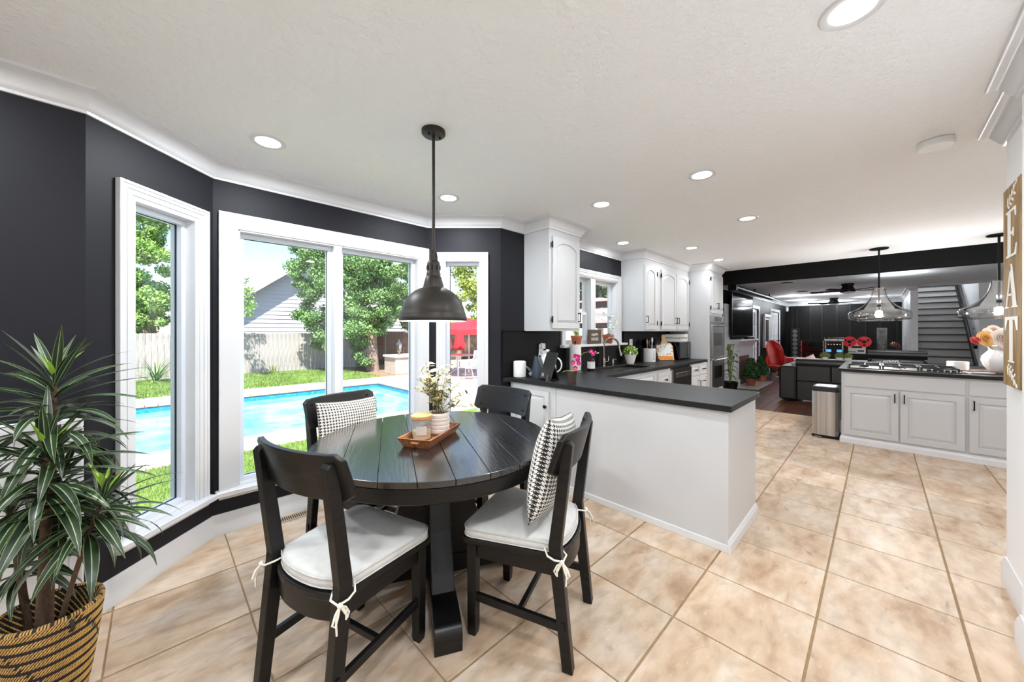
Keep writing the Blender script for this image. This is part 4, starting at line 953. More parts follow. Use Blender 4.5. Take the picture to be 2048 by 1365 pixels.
MB().box(5.78, CX4-.004, 2.012, YW-.03, 0.0, CB-.001).build('body', M_CAB, ds, world=True)
for a, b in ((5.79, 6.14), (6.15, 6.49)):
    add_world_door(ds, a, 2.012, .70, b-a, .165, name='drawer_front', fw=.03, handle=('hbar', (b-a)/2, .085))
add_world_door(ds, 5.79, 2.012, .12, .35, .565, handle=('bar', .315, .44)); add_world_door(ds, 6.15, 2.012, .42, .34, .265, name='drawer_front', fw=.03, handle=('hbar', .17, .17)); add_world_door(ds, 6.15, 2.012, .12, .34, .285, name='drawer_front', fw=.03, handle=('hbar', .17, .17))
# oven tower
tw = thing('oven_tower', 'tall white cabinet housing the double oven', 'cabinet', (CX4, YT, 0))
MB().box(CX4, XT, YT, YW-.001, 0, CE-.004).build('body', M_CAB, tw, world=True, bevel=.002)
zo = lambda py: PY(1432, py, YT).z
for a, b, s in ((CX4+.04, (CX4+XT)/2-.003, 1), ((CX4+XT)/2+.003, XT-.03, 0)):
    add_world_door(tw, a, YT, zo(628), b-a, ZT-.06-zo(628), arch=.04, handle=('bar', (b-a-.028) if s else .028, .13), hinges=-.012 if s else b-a+.012)
ov = thing('double_oven', 'stainless steel double wall oven in the white tower', 'oven', (CX4+.03, YT-.03, zo(775)))
MB().box(CX4+.03, XT-.02, YT-.004, YT-.0005, zo(775), zo(632)).build('surround', M_STEEL, ov, world=True)
cp = MB().box(CX4+.03, XT-.02, YT-.03, YT-.004, zo(646), zo(632)).build('control_panel', M_STEEL, ov, world=True, bevel=.003)
MB().box(CX4+.2, XT-.14, YT-.032, YT-.03, zo(643), zo(635)).build('display', M_BLACKGLASS, cp, world=False) if False else MB().box(CX4+.2, XT-.14, YT-.032, YT-.03, zo(643.5), zo(635)).build('display', M_BLACKGLASS, ov, world=True)
for a, b in ((712, 648), (775, 714)):
    MB().cbox(CX4+.03, XT-.02, YT-.04, YT-.004, zo(a), zo(b), .004).build('oven_door', M_STEEL, ov, world=True)
    zc = zo(a)+(zo(b)-zo(a))*.52; hh_ = (zo(b)-zo(a))*.2
    MB().box(CX4+.16, XT-.16, YT-.043, YT-.04, zc-hh_, zc+hh_).build('oven_window', M_BLACKGLASS, ov, world=True)
    zb = zo(b)-.035
    mb = MB(); mb.tube([(CX4+.05, YT-.085, zb), (XT-.04, YT-.085, zb)], .013, 10)
    for x in (CX4+.09, XT-.08): mb.bar((x, YT-.04, zb), (x, YT-.085, zb), .016)
    mb.build('oven_handle', M_CHROME, ov, world=True, smooth=True)

# cooktop island
IX, IYa, IYb = 6.12, .325, -2.1
il = thing('cooktop_island', 'white kitchen island with raised-panel doors holding the gas cooktop', 'kitchen island', (IX, IYa, 0))
MB().box(IX, 7.40, IYb, IYa, 0, CB-.001).build('body', M_CAB, il, world=True, bevel=.002)
tag(MB().box(6.085, 7.75, IYb-.03, .355, CB, CT).build('island_worktop', M_COUNTER, bevel=.003), 'black worktop slab on the cooktop island', 'worktop')
mb = MB(); molding([(7.40, IYa), (IX, IYa), (IX, IYb)][::-1], bb, side=1, mb=mb); mb.build('base_moulding', M_WHITE, il, world=True)
def idoor(a, b, z0_, z1_, **k): return cab_door(il, TM(FX, 0, a-IYa, z0_), a-b, z1_-z0_, **k)
MB().box(IX-.012, IX, -.648, .300, .705, .862).build('drawer_panel', M_CAB, il, world=True, bevel=.003)
idoor(.300, -.163, .105, .685, fw=.06, handle=('bar', .463-.03, .50)); idoor(-.178, -.645, .105, .685, fw=.06, handle=('bar', .03, .50))
MB().box(IX-.012, IX, -1.35, -.672, .705, .862).build('drawer_panel', M_CAB, il, world=True, bevel=.003)
idoor(-.672, -1.35, .105, .685, fw=.06, handle=('bar', .03, .50))
# gas cooktop
ck = thing('gas_cooktop', 'stainless five-burner gas cooktop set in the island worktop', 'cooktop', (6.45, -.18, CT))
MB().cbox(-.27, .27, -.455, .455, .0, .012, .004).build('steel_tray', mat('dark steel tray', (96, 94, 92), .55, metal=.8), ck)
M_IRON = mat('cast iron', (22, 21, 21), .5)
for gy, w in ((.30, .27), (0, .28), (-.30, .27)):
    g = MB(); z = .045
    for s in (-1, 1): g.bar((s*.22, gy-w/2, z), (s*.22, gy+w/2, z), .014); g.bar((-.22, gy+s*w/2, z), (.22, gy+s*w/2, z), .014)
    g.bar((-.22, gy, z), (.22, gy, z), .012); g.bar((0, gy-w/2, z), (0, gy+w/2, z), .012)
    for s in (-1, 1):
        for q in (-1, 1): g.bar((s*.22, gy+q*w/2, .01), (s*.22, gy+q*w/2, z), .014)
    g.build('grate', M_IRON, ck)
    for bx in ((-.11, .11) if gy else (0,)):
        b_ = MB().lathe([(.05, .012), (.05, .02), (.038, .022), (.038, .032), (.001, .034)], 20, c=(bx, gy)).build('burner', M_IRON, ck, smooth=True)
        MB().lathe([(.055, .0121), (.052, .018), (.04, .018)], 20, c=(bx, gy), cap=False).build('burner_ring', M_STEEL, b_, smooth=True)
for k in range(5): MB().lathe([(.018, .012), (.016, .034), (.001, .035)], 14, c=(-.245, -.40+k*.045)).build('knob', M_IRON, ck, smooth=True)

# ------------------------------------------------------------------ things on the worktop
def lathe_thing(name, label, cat, loc, prof, m, n=28, part='body'):
    t = thing(name, label, cat, loc); MB().lathe(prof, n, cap=False).build(part, m, t, smooth=True, auto=40); return t
t = lathe_thing('smart_speaker', 'white cylindrical speaker at the wall end of the worktop', 'speaker', (2.60, 2.535, CT), [(.001, .002), (.058, .002), (.062, .006), (.063, .012), (.063, .152), (.060, .160), (.055, .163), (.001, .163)], M_PLASTICW)
MB().lathe([(.056, .0), (.056, .003), (.001, .003)], 24).build('foot', M_BLK, t)
t = thing('phone_dock', 'navy blue cone-shaped phone dock beside the white speaker', 'phone dock', (2.70, 2.38, CT))
MB().lathe([(.001, 0), (.066, 0), (.066, .008), (.062, .03), (.05, .09), (.03, .16), (.012, .215), (.001, .222)], 24, cap=False, M=Matrix(((1,0,-.1,0),(0,1,.05,0),(0,0,1,0),(0,0,0,1)))).build('cone', mat('navy plastic', (32, 44, 60), .5), t, smooth=True)
MB().bar((.02, -.045, .05), (-.01, -.005, .20), .07, .006, up=(1, 1, 0)).build('rest_plate', mat('grey plastic', (88, 90, 94), .5), t)
t = thing('charging_cable', 'tangled white charging cable on the worktop', 'cable', (2.735, 2.50, CT))
pts = []
for k in range(60):
    q = k*.62; pts.append((.034*math.cos(q)*(1+.25*math.sin(k*.9)), .03*math.sin(q)-.001*k*.6, .006+.03*abs(math.sin(k*.37))))
MB().tube(pts, .0022, 5).build('coil', M_PLASTICW, t, smooth=True)
MB().tube([(.03, 0, .02), (.02, .05, .06), (.0, .09, .11), (.06, .06, .06), (.09, -.02, .05)], .0022, 5).build('loose_end', M_PLASTICW, t, smooth=True)
# wall outlet with two chargers
op = PY(1082, 700, YW-.022)
t = thing('wall_charger', 'two white plug-in chargers on the wall outlet above the dock', 'charger', (op.x, YW-.022, op.z))
MB().box(-.035, .035, -.006, 0, -.06, .06).build('outlet_plate', M_PLASTICW, t, bevel=.002)
MB().cbox(-.028, .028, -.045, -.006, .01, .07, .006).build('charger_block', M_PLASTICW, t); MB().cbox(-.018, .038, -.05, -.006, -.075, -.008, .006).build('charger_block', M_PLASTICW, t)
MB().tube([(-.01, -.04, .07), (-.04, -.04, .075), (-.065, -.035, .03), (-.075, -.03, -.08), (-.07, -.04, -.2), (-.06, -.1, op.z*0-.27)], .0025, 5).build('cord', M_PLASTICW, t, smooth=True)
# tablet on stand, seen from behind
tp = Vector((2.655, 2.185, CT)); t = thing('tablet_stand', 'black tablet on a stand seen from behind next to the orchid', 'tablet', tuple(tp), math.radians(-18))
MB().bar((-.055, 0, .012), (.03, 0, .26), .19, .014, up=(1, 0, 0)).build('tablet_back', mat('dark grey shell', (44, 43, 43), .35), t, bevel=.004)
MB().loft([[(-.075, y, .0) , (.07, y, .0), (.07, y, .008), (.018, y, .15), (.006, y, .15), (.045, y, .012), (-.075, y, .012)] for y in (-.05, .05)]).build('stand', M_BLK, t, bevel=.002)
MB().loft([[(-.09, y, 0), (-.06, y, 0), (-.055, y, .05), (-.075, y, .06)] for y in (-.09, -.06)]).build('clip', M_STEEL, t)
MB().bbox((-.075, .01, .055), (.004, .035, .03)).build('sticker', mat('grey sticker', (150, 150, 150), .6), t)
# white ceramic kettle behind
t = lathe_thing('ceramic_kettle', 'white ceramic pot with knobbed lid behind the tablet', 'kettle', (2.90, 2.42, CT), [(.001, 0), (.075, 0), (.085, .02), (.09, .08), (.082, .16), (.066, .205), (.06, .21)], M_WHITECER)
MB().lathe([(.068, .208), (.06, .222), (.03, .232), (.012, .236), (.010, .25), (.022, .262), (.02, .272), (.001, .275)], 24, cap=False).build('lid', M_WHITECER, t, smooth=True)
MB().tube([(.048+.02*math.sin(a), -.068-.062*math.sin(a), .115+.075*math.cos(a)) for a in [PI*k/10 for k in range(11)]], .008, 8).build('handle', M_WHITECER, t, smooth=True)
# paper towels
t = thing('paper_towel_holder', 'white paper towel roll on a steel holder left of the sink', 'paper towel', (3.50, 2.50, CT))
MB().lathe([(.08, 0), (.08, .01), (.001, .012)], 28).build('base', M_STEEL, t, smooth=True)
MB().lathe([(.018, .012), (.066, .012), (.067, .02), (.067, .30), (.064, .306), (.018, .306)], 32, cap=False).build('roll', mat('paper', (226, 222, 218), .9, bump=.1, bscale=120), t, smooth=True)
MB().lathe([(.006, .3), (.006, .325), (.018, .338), (.012, .345), (.001, .347)], 14, cap=False).build('finial', M_BLK, t, smooth=True)
MB().tube([(.085, -.02, .005), (.088, -.02, .12), (.088, -.02, .22), (.078, -.02, .235)], .008, 8).build('tension_arm', M_CHROME, t, smooth=True)
# dark soap bottle with white label
t = lathe_thing('soap_bottle', 'dark bottle with white label behind the orchid', 'bottle', (3.62, 2.36, CT), [(.001, 0), (.042, 0), (.044, .01), (.044, .12), (.03, .145), (.014, .155), (.014, .175)], mat('dark brown glass', (30, 20, 18), .15))
MB().lathe([(.0445, .03), (.0448, .05), (.0448, .1), (.0445, .11)], 24, cap=False).build('label_band', mat('white label', (230, 224, 224), .5), t, smooth=True)
MB().lathe([(.016, .172), (.016, .19), (.004, .192), (.004, .22), (.001, .22)], 12, cap=False).build('pump', M_BLK, t)
# orchid
t = thing('orchid', 'magenta orchid spray in a brown pot on the peninsula worktop', 'orchid', (2.63, 1.915, CT))
MB().lathe([(.001, 0), (.036, 0), (.047, .098), (.049, .1), (.049, .108), (.042, .108), (.04, .09), (.001, .09)], 24, cap=False).build('pot', mat('brown plastic pot', (62, 48, 42), .5), t, smooth=True)
M_OGREEN = mat('orchid leaf green', (132, 140, 70), .45)
og = leaf_mesh('leaf', .10, .04, M_OGREEN, .9, 6, .15, base=.6)
for az, p, s in ((2.6, .5, 1), (-1.0, .45, 1), (-.3, .5, .9), (1.3, .6, .7)): instance(og, 'leaf', t, leaf_M((0, 0, .10), az, p, 0, s))
rr_ = Vector((_rt.x, _rt.y, 0)); pth = [Vector((0, 0, .1)), rr_*.01+Vector((0, 0, .17)), rr_*.05+Vector((0, 0, .23)), rr_*.11+Vector((0, 0, .27)), rr_*.17+Vector((0, 0, .285)), rr_*.21+Vector((0, 0, .275))]
MB().tube(pth, .0025, 6).build('stalk', M_OGREEN, t, smooth=True)
M_MAG = mat('magenta petal', (206, 30, 130), .5); pet = leaf_mesh('petal', .026, .024, M_MAG, .4, 4, .1, base=.6)
rs = random.Random(3)
for q in range(11):
    i = q % 5; f = pth[i].lerp(pth[i+1], rs.random())+Vector((rs.uniform(-.025, .025), rs.uniform(-.03, .01), rs.uniform(-.03, .03)))
    if q < 6: f = rr_*rs.uniform(-.03, .06)+Vector((rs.uniform(-.02, .02), rs.uniform(-.03, .01), rs.uniform(.15, .25)))
    fw_ = math.atan2(-2, -2.6)
    for k in range(5):
        M = Matrix.Translation(f) @ Matrix.Rotation(fw_+rs.uniform(-.2, .2), 4, 'Z') @ Matrix.Rotation(k*2*PI/5, 4, 'X') @ Matrix.Rotation(-1.25, 4, 'Y')
        instance(pet, 'petal', t, M)
    MB().sphere(tuple(f-_fw*.006), .005, 8, 6).build('flower_throat', mat('pale throat', (238, 210, 190), .6), t)
for k in range(4): MB().sphere(tuple(rr_*(.20+.012*k)+Vector((0, 0, .272+.008*math.sin(k*2)))), .006, 8, 6, (1, 1, 1.3)).build('bud', mat('orchid bud', (190, 178, 120), .5), t)
# faucet and soap dispenser
fx, fy = 4.20, 2.545
t = thing('kitchen_faucet', 'brushed gooseneck pull-down faucet at the sink', 'faucet', (fx, fy, CT))
M_FAU = mat('brushed nickel', (150, 138, 128), .25, metal=1.)
MB().lathe([(.030, 0), (.030, .006), (.024, .012), (.023, .10), (.021, .11)], 20, cap=False).build('base', M_FAU, t, smooth=True)
dv = Vector((.80, -.60, 0)); arc_ = [Vector((0, 0, .10)), Vector((0, 0, .27))]+[dv*(.105-.105*math.cos(a))+Vector((0, 0, .27+.105*math.sin(a))) for a in [PI*k/12 for k in range(1, 12)]]+[dv*.212+Vector((0, 0, .25))]
MB().tube(arc_, .0135, 12).build('gooseneck', M_FAU, t, smooth=True)
MB().tube([dv*.212+Vector((0, 0, .255)), dv*.222+Vector((0, 0, .20)), dv*.235+Vector((0, 0, .14))], [.0145, .018, .022], 14).build('spray_head', M_FAU, t, smooth=True)
MB().tube([(.02, -.015, .06), (.05, -.035, .065), (.056, -.04, .10), (.058, -.04, .135)], [.009, .008, .006, .006], 8).build('lever', M_CHROME, t, smooth=True)
t = lathe_thing('soap_dispenser', 'short chrome deck soap dispenser right of the faucet', 'soap dispenser', (4.44, 2.55, CT), [(.03, 0), (.03, .005), (.017, .008), (.016, .06), (.014, .075), (.018, .078), (.018, .086), (.001, .088)], M_CHROME)
MB().tube([(0, 0, .08), (.03, -.02, .082), (.045, -.03, .076)], .006, 8).build('spout', M_CHROME, t, smooth=True)
# potted herb in white tin
def bushy(name, label, cat, loc, potprof, potm, r, zc, n, leafm, flower=None, size=.022, squash=(1, 1, .75), group=None, extra=None):
    t = thing(name, label, cat, loc, group=group); MB().lathe(potprof, 24, cap=False).build('pot', potm, t, smooth=True, auto=30)
    zt = max(z for _, z in potprof); rt_ = max(q for q, z in potprof if z > zt*.9)
    MB().lathe([(rt_*.9, zt*.93), (.001, zt*.94)], 20).build('soil', M_SOIL, t)
    c, nr = clump((0, 0, zc), r, n, squash); V, F = leaf_quads(c, nr, size); tag(fast_mesh('foliage', V, F, leafm, t), kind='stuff')
    c, nr = clump((0, 0, zc), r*.75, n//2, squash); V, F = leaf_quads(c, nr, size); tag(fast_mesh('inner_foliage', V, F, leafm, t), kind='stuff')
    if flower:
        c, nr = clump((0, 0, zc), r*1.04, flower[1], squash, inner=.98); V, F = leaf_quads(c, nr, size*.8); tag(fast_mesh('blossoms', V, F, flower[0], t), kind='stuff')
    return t
M_LIME = mat('bright herb leaf', (128, 158, 52), .5, var=.35, scale=60); M_DKLEAF = mat('dark topiary leaf', (44, 80, 34), .5, var=.4, scale=40); M_WHFLOW = mat('white petals', (240, 240, 232), .6)
ribp = [(.001, 0), (.050, 0)]+[(.051+.0035*k+(.001 if k % 2 else 0), .012*k+.004) for k in range(10)]+[(.088, .122), (.09, .13), (.082, .13), (.078, .115)]
t = bushy('potted_herb', 'leafy green herb in a white tin pot right of the sink', 'houseplant', (4.84, 2.50, CT), ribp, M_WHITECER, .105, .175, 420, M_LIME, (M_WHFLOW, 26), size=.026)
# outlet
op = PY(1261.5, 688, YW-.022)
t = thing('wall_outlet', 'white double outlet plate right of the kitchen window', 'outlet', (op.x, YW-.022, op.z))
MB().cbox(-.045, .045, -.006, 0, -.07, .07, .002).build('plate', M_PLASTICW, t)
for z in (-.025, .025): MB().box(-.018, .018, -.008, -.006, z-.015, z+.015).build('socket', mat('outlet face', (205, 203, 200), .5), t)
# utensil crock
t = lathe_thing('utensil_crock', 'white ceramic crock with utensils on the worktop', 'crock', (5.37, 2.46, CT), [(.001, 0), (.088, 0), (.09, .006), (.09, .2), (.086, .203), (.08, .2), (.08, .02)], M_WHITECER, 32)
for k, (x, y, h, mm) in enumerate([(.02, 0, .33, M_BLK), (-.03, .02, .32, mat('beech wood', (190, 150, 104), .6)), (.05, -.02, .35, M_WHITECER), (-.05, -.02, .30, M_BLK)]):
    u = MB(); u.tube([(x*.5, y, .02), (x, y, h-.06)], .007, 8); u.sphere((x*1.1, y, h-.02), .032, 10, 8, (.9, .3, 1.4)); u.build('utensil', mm, t, smooth=True)
for k in range(5):
    a = math.atan2(-2.46, -5.37)+.75; MB().bbox((.0905*math.cos(a), .0905*math.sin(a), .04+k*.028), (.006, .02, .01), None).build('painted_mark', M_BLK, t)
# black coffee machine between crock and board
t = thing('coffee_maker', 'black coffee maker in the shadow behind the crock', 'coffee maker', (5.595, 2.512, CT))
MB().cbox(-.10, .10, -.07, .09, 0, .03, .006).build('base', M_BLK, t); MB().cbox(-.10, .10, .0, .09, .03, .31, .008).build('tower', M_BLK, t); MB().cbox(-.10, .10, -.10, .09, .25, .34, .02).build('brew_head', M_BLK, t)
MB().lathe([(.001, .031), (.05, .031), (.058, .06), (.045, .12), (.04, .13)], 20, cap=False, c=(0, -.03)).build('carafe', M_BLACKGLASS, t, smooth=True)
# printed cutting board
cbp = Vector((5.80, 2.395, CT)); t = thing('cutting_board', 'printed paddle cutting board leaning against the microwave', 'cutting board', tuple(cbp), math.radians(-42))
out_ = [(-.14, 0), (.14, 0), (.14, .23), (.11, .275), (.045, .295), (.03, .33), (.032, .40), (.0, .425), (-.032, .40), (-.03, .33), (-.045, .295), (-.11, .275), (-.14, .23)]
LM = Matrix.Rotation(-.22, 4, 'X') @ FY
MB().prism(out_, 0, .018, LM).build('paddle', wood('pale maple', (196, 160, 116), (222, 192, 150), .5, (8, 8, 1.5), 3, .05), t, bevel=.002)
def boardprint():
    m = bpy.data.materials.new('printed fruit pattern'); m.use_nodes = True; N, L = nodes_of(m); b = N['Principled BSDF']
    tc = N.new('ShaderNodeTexCoord'); nz = N.new('ShaderNodeTexNoise'); nz.inputs['Scale'].default_value = 26; L.new(tc.outputs['Object'], nz.inputs[0])
    rp = N.new('ShaderNodeValToRGB'); e = rp.color_ramp.elements; rp.color_ramp.interpolation = 'CONSTANT'
    e[0].position = 0; e[0].color = (*srgb((122, 140, 60)), 1); e[1].position = .36; e[1].color = (*srgb((236, 232, 226)), 1); k = e.new(.58); k.color = (*srgb((214, 140, 56)), 1); k = e.new(.68); k.color = (*srgb((170, 60, 50)), 1)
    L.new(nz.outputs[0], rp.inputs[0]); L.new(rp.outputs[0], b.inputs['Base Color']); b.inputs['Roughness'].default_value = .5; return m
MB().prism([(-.125, .07), (.125, .07), (.125, .225), (.1, .265), (-.1, .265), (-.125, .225)], .018, .0195, LM).build('printed_panel', boardprint(), t)
MB().prism([(-.125, .012), (.125, .012), (.125, .07), (-.125, .07)], .018, .0195, LM).build('orange_band', mat('orange print', (222, 140, 50), .5, var=.3, scale=50), t)
MB().prism([(-.1, .12), (.1, .12), (.1, .2), (-.1, .2)], .0195, .0202, LM).build('white_label', mat('pale print', (226, 232, 230), .5), t)
# microwave with sign
t = thing('microwave', 'black countertop microwave next to the oven tower', 'microwave', (6.245, 2.42, CT))
MB().cbox(-.24, .24, -.17, .17, .012, .29, .006).build('case', M_BLACKGLASS, t)
for x in (-.2, .2):
    for y in (-.13, .13): MB().lathe([(.015, 0), (.015, .014)], 10, c=(x, y)).build('foot', M_BLK, t)
MB().box(-.235, .10, -.176, -.17, .03, .28).build('door', M_BLACKGLASS, t, bevel=.003)
MB().box(.105, .235, -.175, -.17, .03, .28).build('control_panel', mat('dark grey panel', (46, 46, 48), .3), t)
MB().box(.09, .10, -.19, -.176, .05, .27).build('door_handle', M_STEEL, t)
hs_c = (PY(1357, 666, 2.30)); 
t = thing('home_sign', 'white wooden block sign reading HOME sweet HOME on the microwave', 'sign', (6.31, 2.43, CT+.29), math.radians(-50))
MB().cbox(-.19, .19, -.02, .02, 0, .125, .003).build('block', mat('whitewashed wood', (226, 224, 218), .6), t)
for txt, x, s, sh in (('HOME', -.118, .043, 0), ('Sweet', 0.0, .046, .35), ('HOME', .118, .043, 0)):
    put_mesh(text_mesh(txt, s, .0008, sh), 'lettering', M_BLK, t, Matrix.Translation((x, -.0208, .062)) @ Matrix.Rotation(PI/2, 4, 'X'))
# window sill things
zs = H4[2]+.002
def terracotta(name, label, loc, h, r, cat='houseplant'):
    t = thing(name, label, cat, loc); MB().lathe([(.001, 0), (r*.7, 0), (r*.92, h*.72), (r*.94, h*.74), (r, h*.75), (r, h), (r*.9, h), (r*.86, h*.85), (.001, h*.85)], 24, cap=False).build('pot', M_TERRA, t, smooth=True, auto=30); return t
M_ALOE = mat('pale grass leaf', (166, 184, 96), .5)
t = terracotta('potted_grass', 'spiky green plant in a terracotta pot on the window sill', (PY(1153, 688, YW-.05).x, YW-.05, zs), .11, .07)
gm = leaf_mesh('leaf', .16, .012, M_ALOE, .6, 6, .3); gm2 = leaf_mesh('leaf', .14, .012, M_ALOE, 1.4, 6, .3)
rs = random.Random(2)
for k in range(16): instance(rs.choice((gm, gm, gm2)), 'leaf', t, leaf_M((rs.uniform(-.02, .02), rs.uniform(-.02, .02), .10), rs.uniform(0, 6.3), rs.uniform(.8, 1.4), 0, rs.uniform(.7, 1)))
t = thing('letter_board', 'brown felt letter board reading HAPPY HOUSE on the window sill', 'letter board', (4.03, YW-.055, zs), 0)
bw, bh = .30, .185
MB().box(-bw/2, bw/2, -.008, .008, 0, bh).build('frame', wood('dark stained frame', (70, 54, 42), (98, 78, 60), .6, (1, 1, 8), 4, .05), t, bevel=.002)
for k in range(9): MB().box(-bw/2+.012, bw/2-.012, -.011, -.008, .014+k*.018, .014+k*.018+.015).build('felt_row', mat('brown felt', (92, 78, 66), .95), t)
for txt, z in (('HAPPY', .118), ('HOUSE', .062)): put_mesh(text_mesh(txt, .052, .001), 'lettering', M_PAINTW, t, Matrix.Translation((-.012, -.0122, z)) @ Matrix.Rotation(PI/2, 4, 'X'))
t = terracotta('potted_orchid', 'white orchid in a terracotta pot on the window sill behind the faucet', (4.37, YW-.05, zs), .12, .075)
gl = leaf_mesh('leaf', .10, .035, M_DKLEAF, .8, 5, .15, base=.6)
for k in range(6): instance(gl, 'leaf', t, leaf_M((0, 0, .11), k*1.1, .5+.15*(k % 3), 0, .9))
wpet = leaf_mesh('petal', .024, .024, M_WHFLOW, .4, 4, .1, base=.6)
for sgn, tip in ((1, rr_*.10+Vector((0, 0, .32))), (-.5, rr_*.02+Vector((0, 0, .36)))):
    MB().tube([(0, 0, .11), tuple(tip*.6), tuple(tip)], .003, 6).build('stalk', M_OGREEN, t, smooth=True)
    for q in range(5):
        f = tip*(.55+.11*q)+Vector((rs.uniform(-.03, .03), rs.uniform(-.03, .0), rs.uniform(-.02, .03)))
        for k in range(5): instance(wpet, 'petal', t, Matrix.Translation(f) @ Matrix.Rotation(-2.4, 4, 'Z') @ Matrix.Rotation(k*2*PI/5, 4, 'X') @ Matrix.Rotation(-1.25, 4, 'Y'))

# island things
vp = PZ(1990, 738, CT); vx, vy = 6.62, -.93
t = thing('round_board', 'dark round wooden board under the white vase', 'serving board', (vx+.03, vy, CT))
MB().lathe([(.001, 0), (.20, 0), (.205, .004), (.205, .014), (.2, .018), (.001, .018)], 40, cap=False).build('disc', wood('walnut board', (70, 44, 30), (112, 74, 50), .4, (2, 12, 12), 3, .05), t, smooth=True, auto=30)
MB().bar((-.02, .2, .009), (-.03, .30, .009), .05, .014).build('handle', MATS['walnut board'], t, bevel=.004)
prof = [(.001, 0), (.06, 0), (.066, .006), (.10, .06), (.118, .12), (.112, .165), (.08, .21), (.062, .24), (.07, .265), (.095, .285), (.088, .287), (.06, .262)]
n = 48; fl_ = lambda k, z: 1+.03*math.cos(k*2*PI/n*10)*(1 if .02 < z < .27 else 0)
t = thing('flower_vase', 'white fluted ceramic vase full of orange and cream roses', 'vase', (vx+.03, vy, CT+.018))
MB().loft([[(q*fl_(k, z)*math.cos(2*PI*k/n), q*fl_(k, z)*math.sin(2*PI*k/n), z) for k in range(n)] for q, z in prof], cap0=True, cap1=False).build('body', M_WHITECER, t, smooth=True)
def rose(parent, c, r, m, seed):
    rg = random.Random(seed); V = []; F = []
    for layer in range(6):
        k = 3+layer//2; rad = r*(.14+.172*layer); hz = r*(.42-.11*layer)
        for i in range(k):
            az = 2*PI*i/k+layer*.9+rg.uniform(-.1, .1); b_ = len(V); span_ = 2*PI/k*1.25
            for u in range(7):
                t_ = (u-3)/3; a = az+t_*span_/2; lip = 1-.25*t_*t_
                for rho, h in ((.35, -.5*r), (.8, -.22*r), (.98, .3*hz), (1.0+.05*layer, hz*lip+.02*r), (1.1+.05*layer, hz*lip-.03*r)): V.append((rad*rho*math.cos(a), rad*rho*math.sin(a), h))
            for u in range(6):
                for v in range(4): q = b_+u*5+v; F.append((q, q+5, q+6, q+1))
    mb = MB(); mb.v = V; mb.f = F; o = mb.build('rose', m, parent, smooth=True, fixn=False, auto=180)
    dr = (-_fw+_rt*rg.uniform(-.5, .3)+Vector((0, 0, rg.uniform(.2, .8)))).normalized()
    o.matrix_basis = Matrix.Translation(c) @ dr.to_track_quat('Z', 'Y').to_matrix().to_4x4(); return o
M_RO = mat('apricot rose', (238, 180, 104), .6, var=.15, scale=20); M_RC = mat('cream rose', (238, 222, 206), .6, var=.08, scale=20); M_RR = mat('coral red rose', (206, 70, 72), .6); M_RP = mat('blush rose', (236, 206, 192), .6)
L2 = -Vector((_rt.x, _rt.y, 0)); 
for k, (l, z, f, r_, m_) in enumerate([(.165, .365, .03, .066, M_RO), (.245, .345, .0, .035, M_RR), (.265, .36, .03, .025, M_RR), (.04, .37, .06, .07, M_RC), (-.05, .34, .08, .075, M_RP), (.07, .42, -.02, .05, M_RC), (-.08, .42, .02, .06, M_RC), (.0, .315, .09, .06, M_RP), (-.13, .36, .0, .06, M_RC), (-.03, .46, -.05, .045, M_RP)]):
    c = L2*l+Vector((-_fw.x*f, -_fw.y*f, z)); rose(t, c, r_, m_, k)
    MB().tube([(0, 0, .20), tuple(c*.6+Vector((0, 0, .10))), tuple(c)], .0025, 5).build('stem', M_DKLEAF, t)
t = thing('napkin_holder', 'white ribbed ceramic dish left of the vase', 'dish', (6.87, -.67, CT))
n = 40
MB().loft([[((.085+.002*(k % 2))*math.cos(2*PI*k/n)*1.2, (.085+.002*(k % 2))*math.sin(2*PI*k/n), z) for k in range(n)] for z in (0.0, .10)], cap1=False).build('bowl', M_WHITECER, t, smooth=True)
MB().lathe([(.07, .09), (.001, .085)], 20).build('contents', M_WHITECER, t)
sr = PZ(1947, 741, CT)
t = thing('spoon_rest', 'white ceramic fish-shaped spoon rest in front of the vase board', 'spoon rest', (6.33, -.775, CT), PI/2)
o_ = [(-.1, 0), (-.06, -.04), (0, -.05), (.05, -.03), (.08, -.018), (.12, -.045), (.13, 0), (.12, .045), (.08, .018), (.05, .03), (0, .05), (-.06, .04)]
MB().loft([[(x*s, y*s, z) for x, y in o_] for s, z in ((.7, 0), (1, .016), (.96, .019), (.72, .008))]).build('dish', M_WHITECER, t, smooth=True)

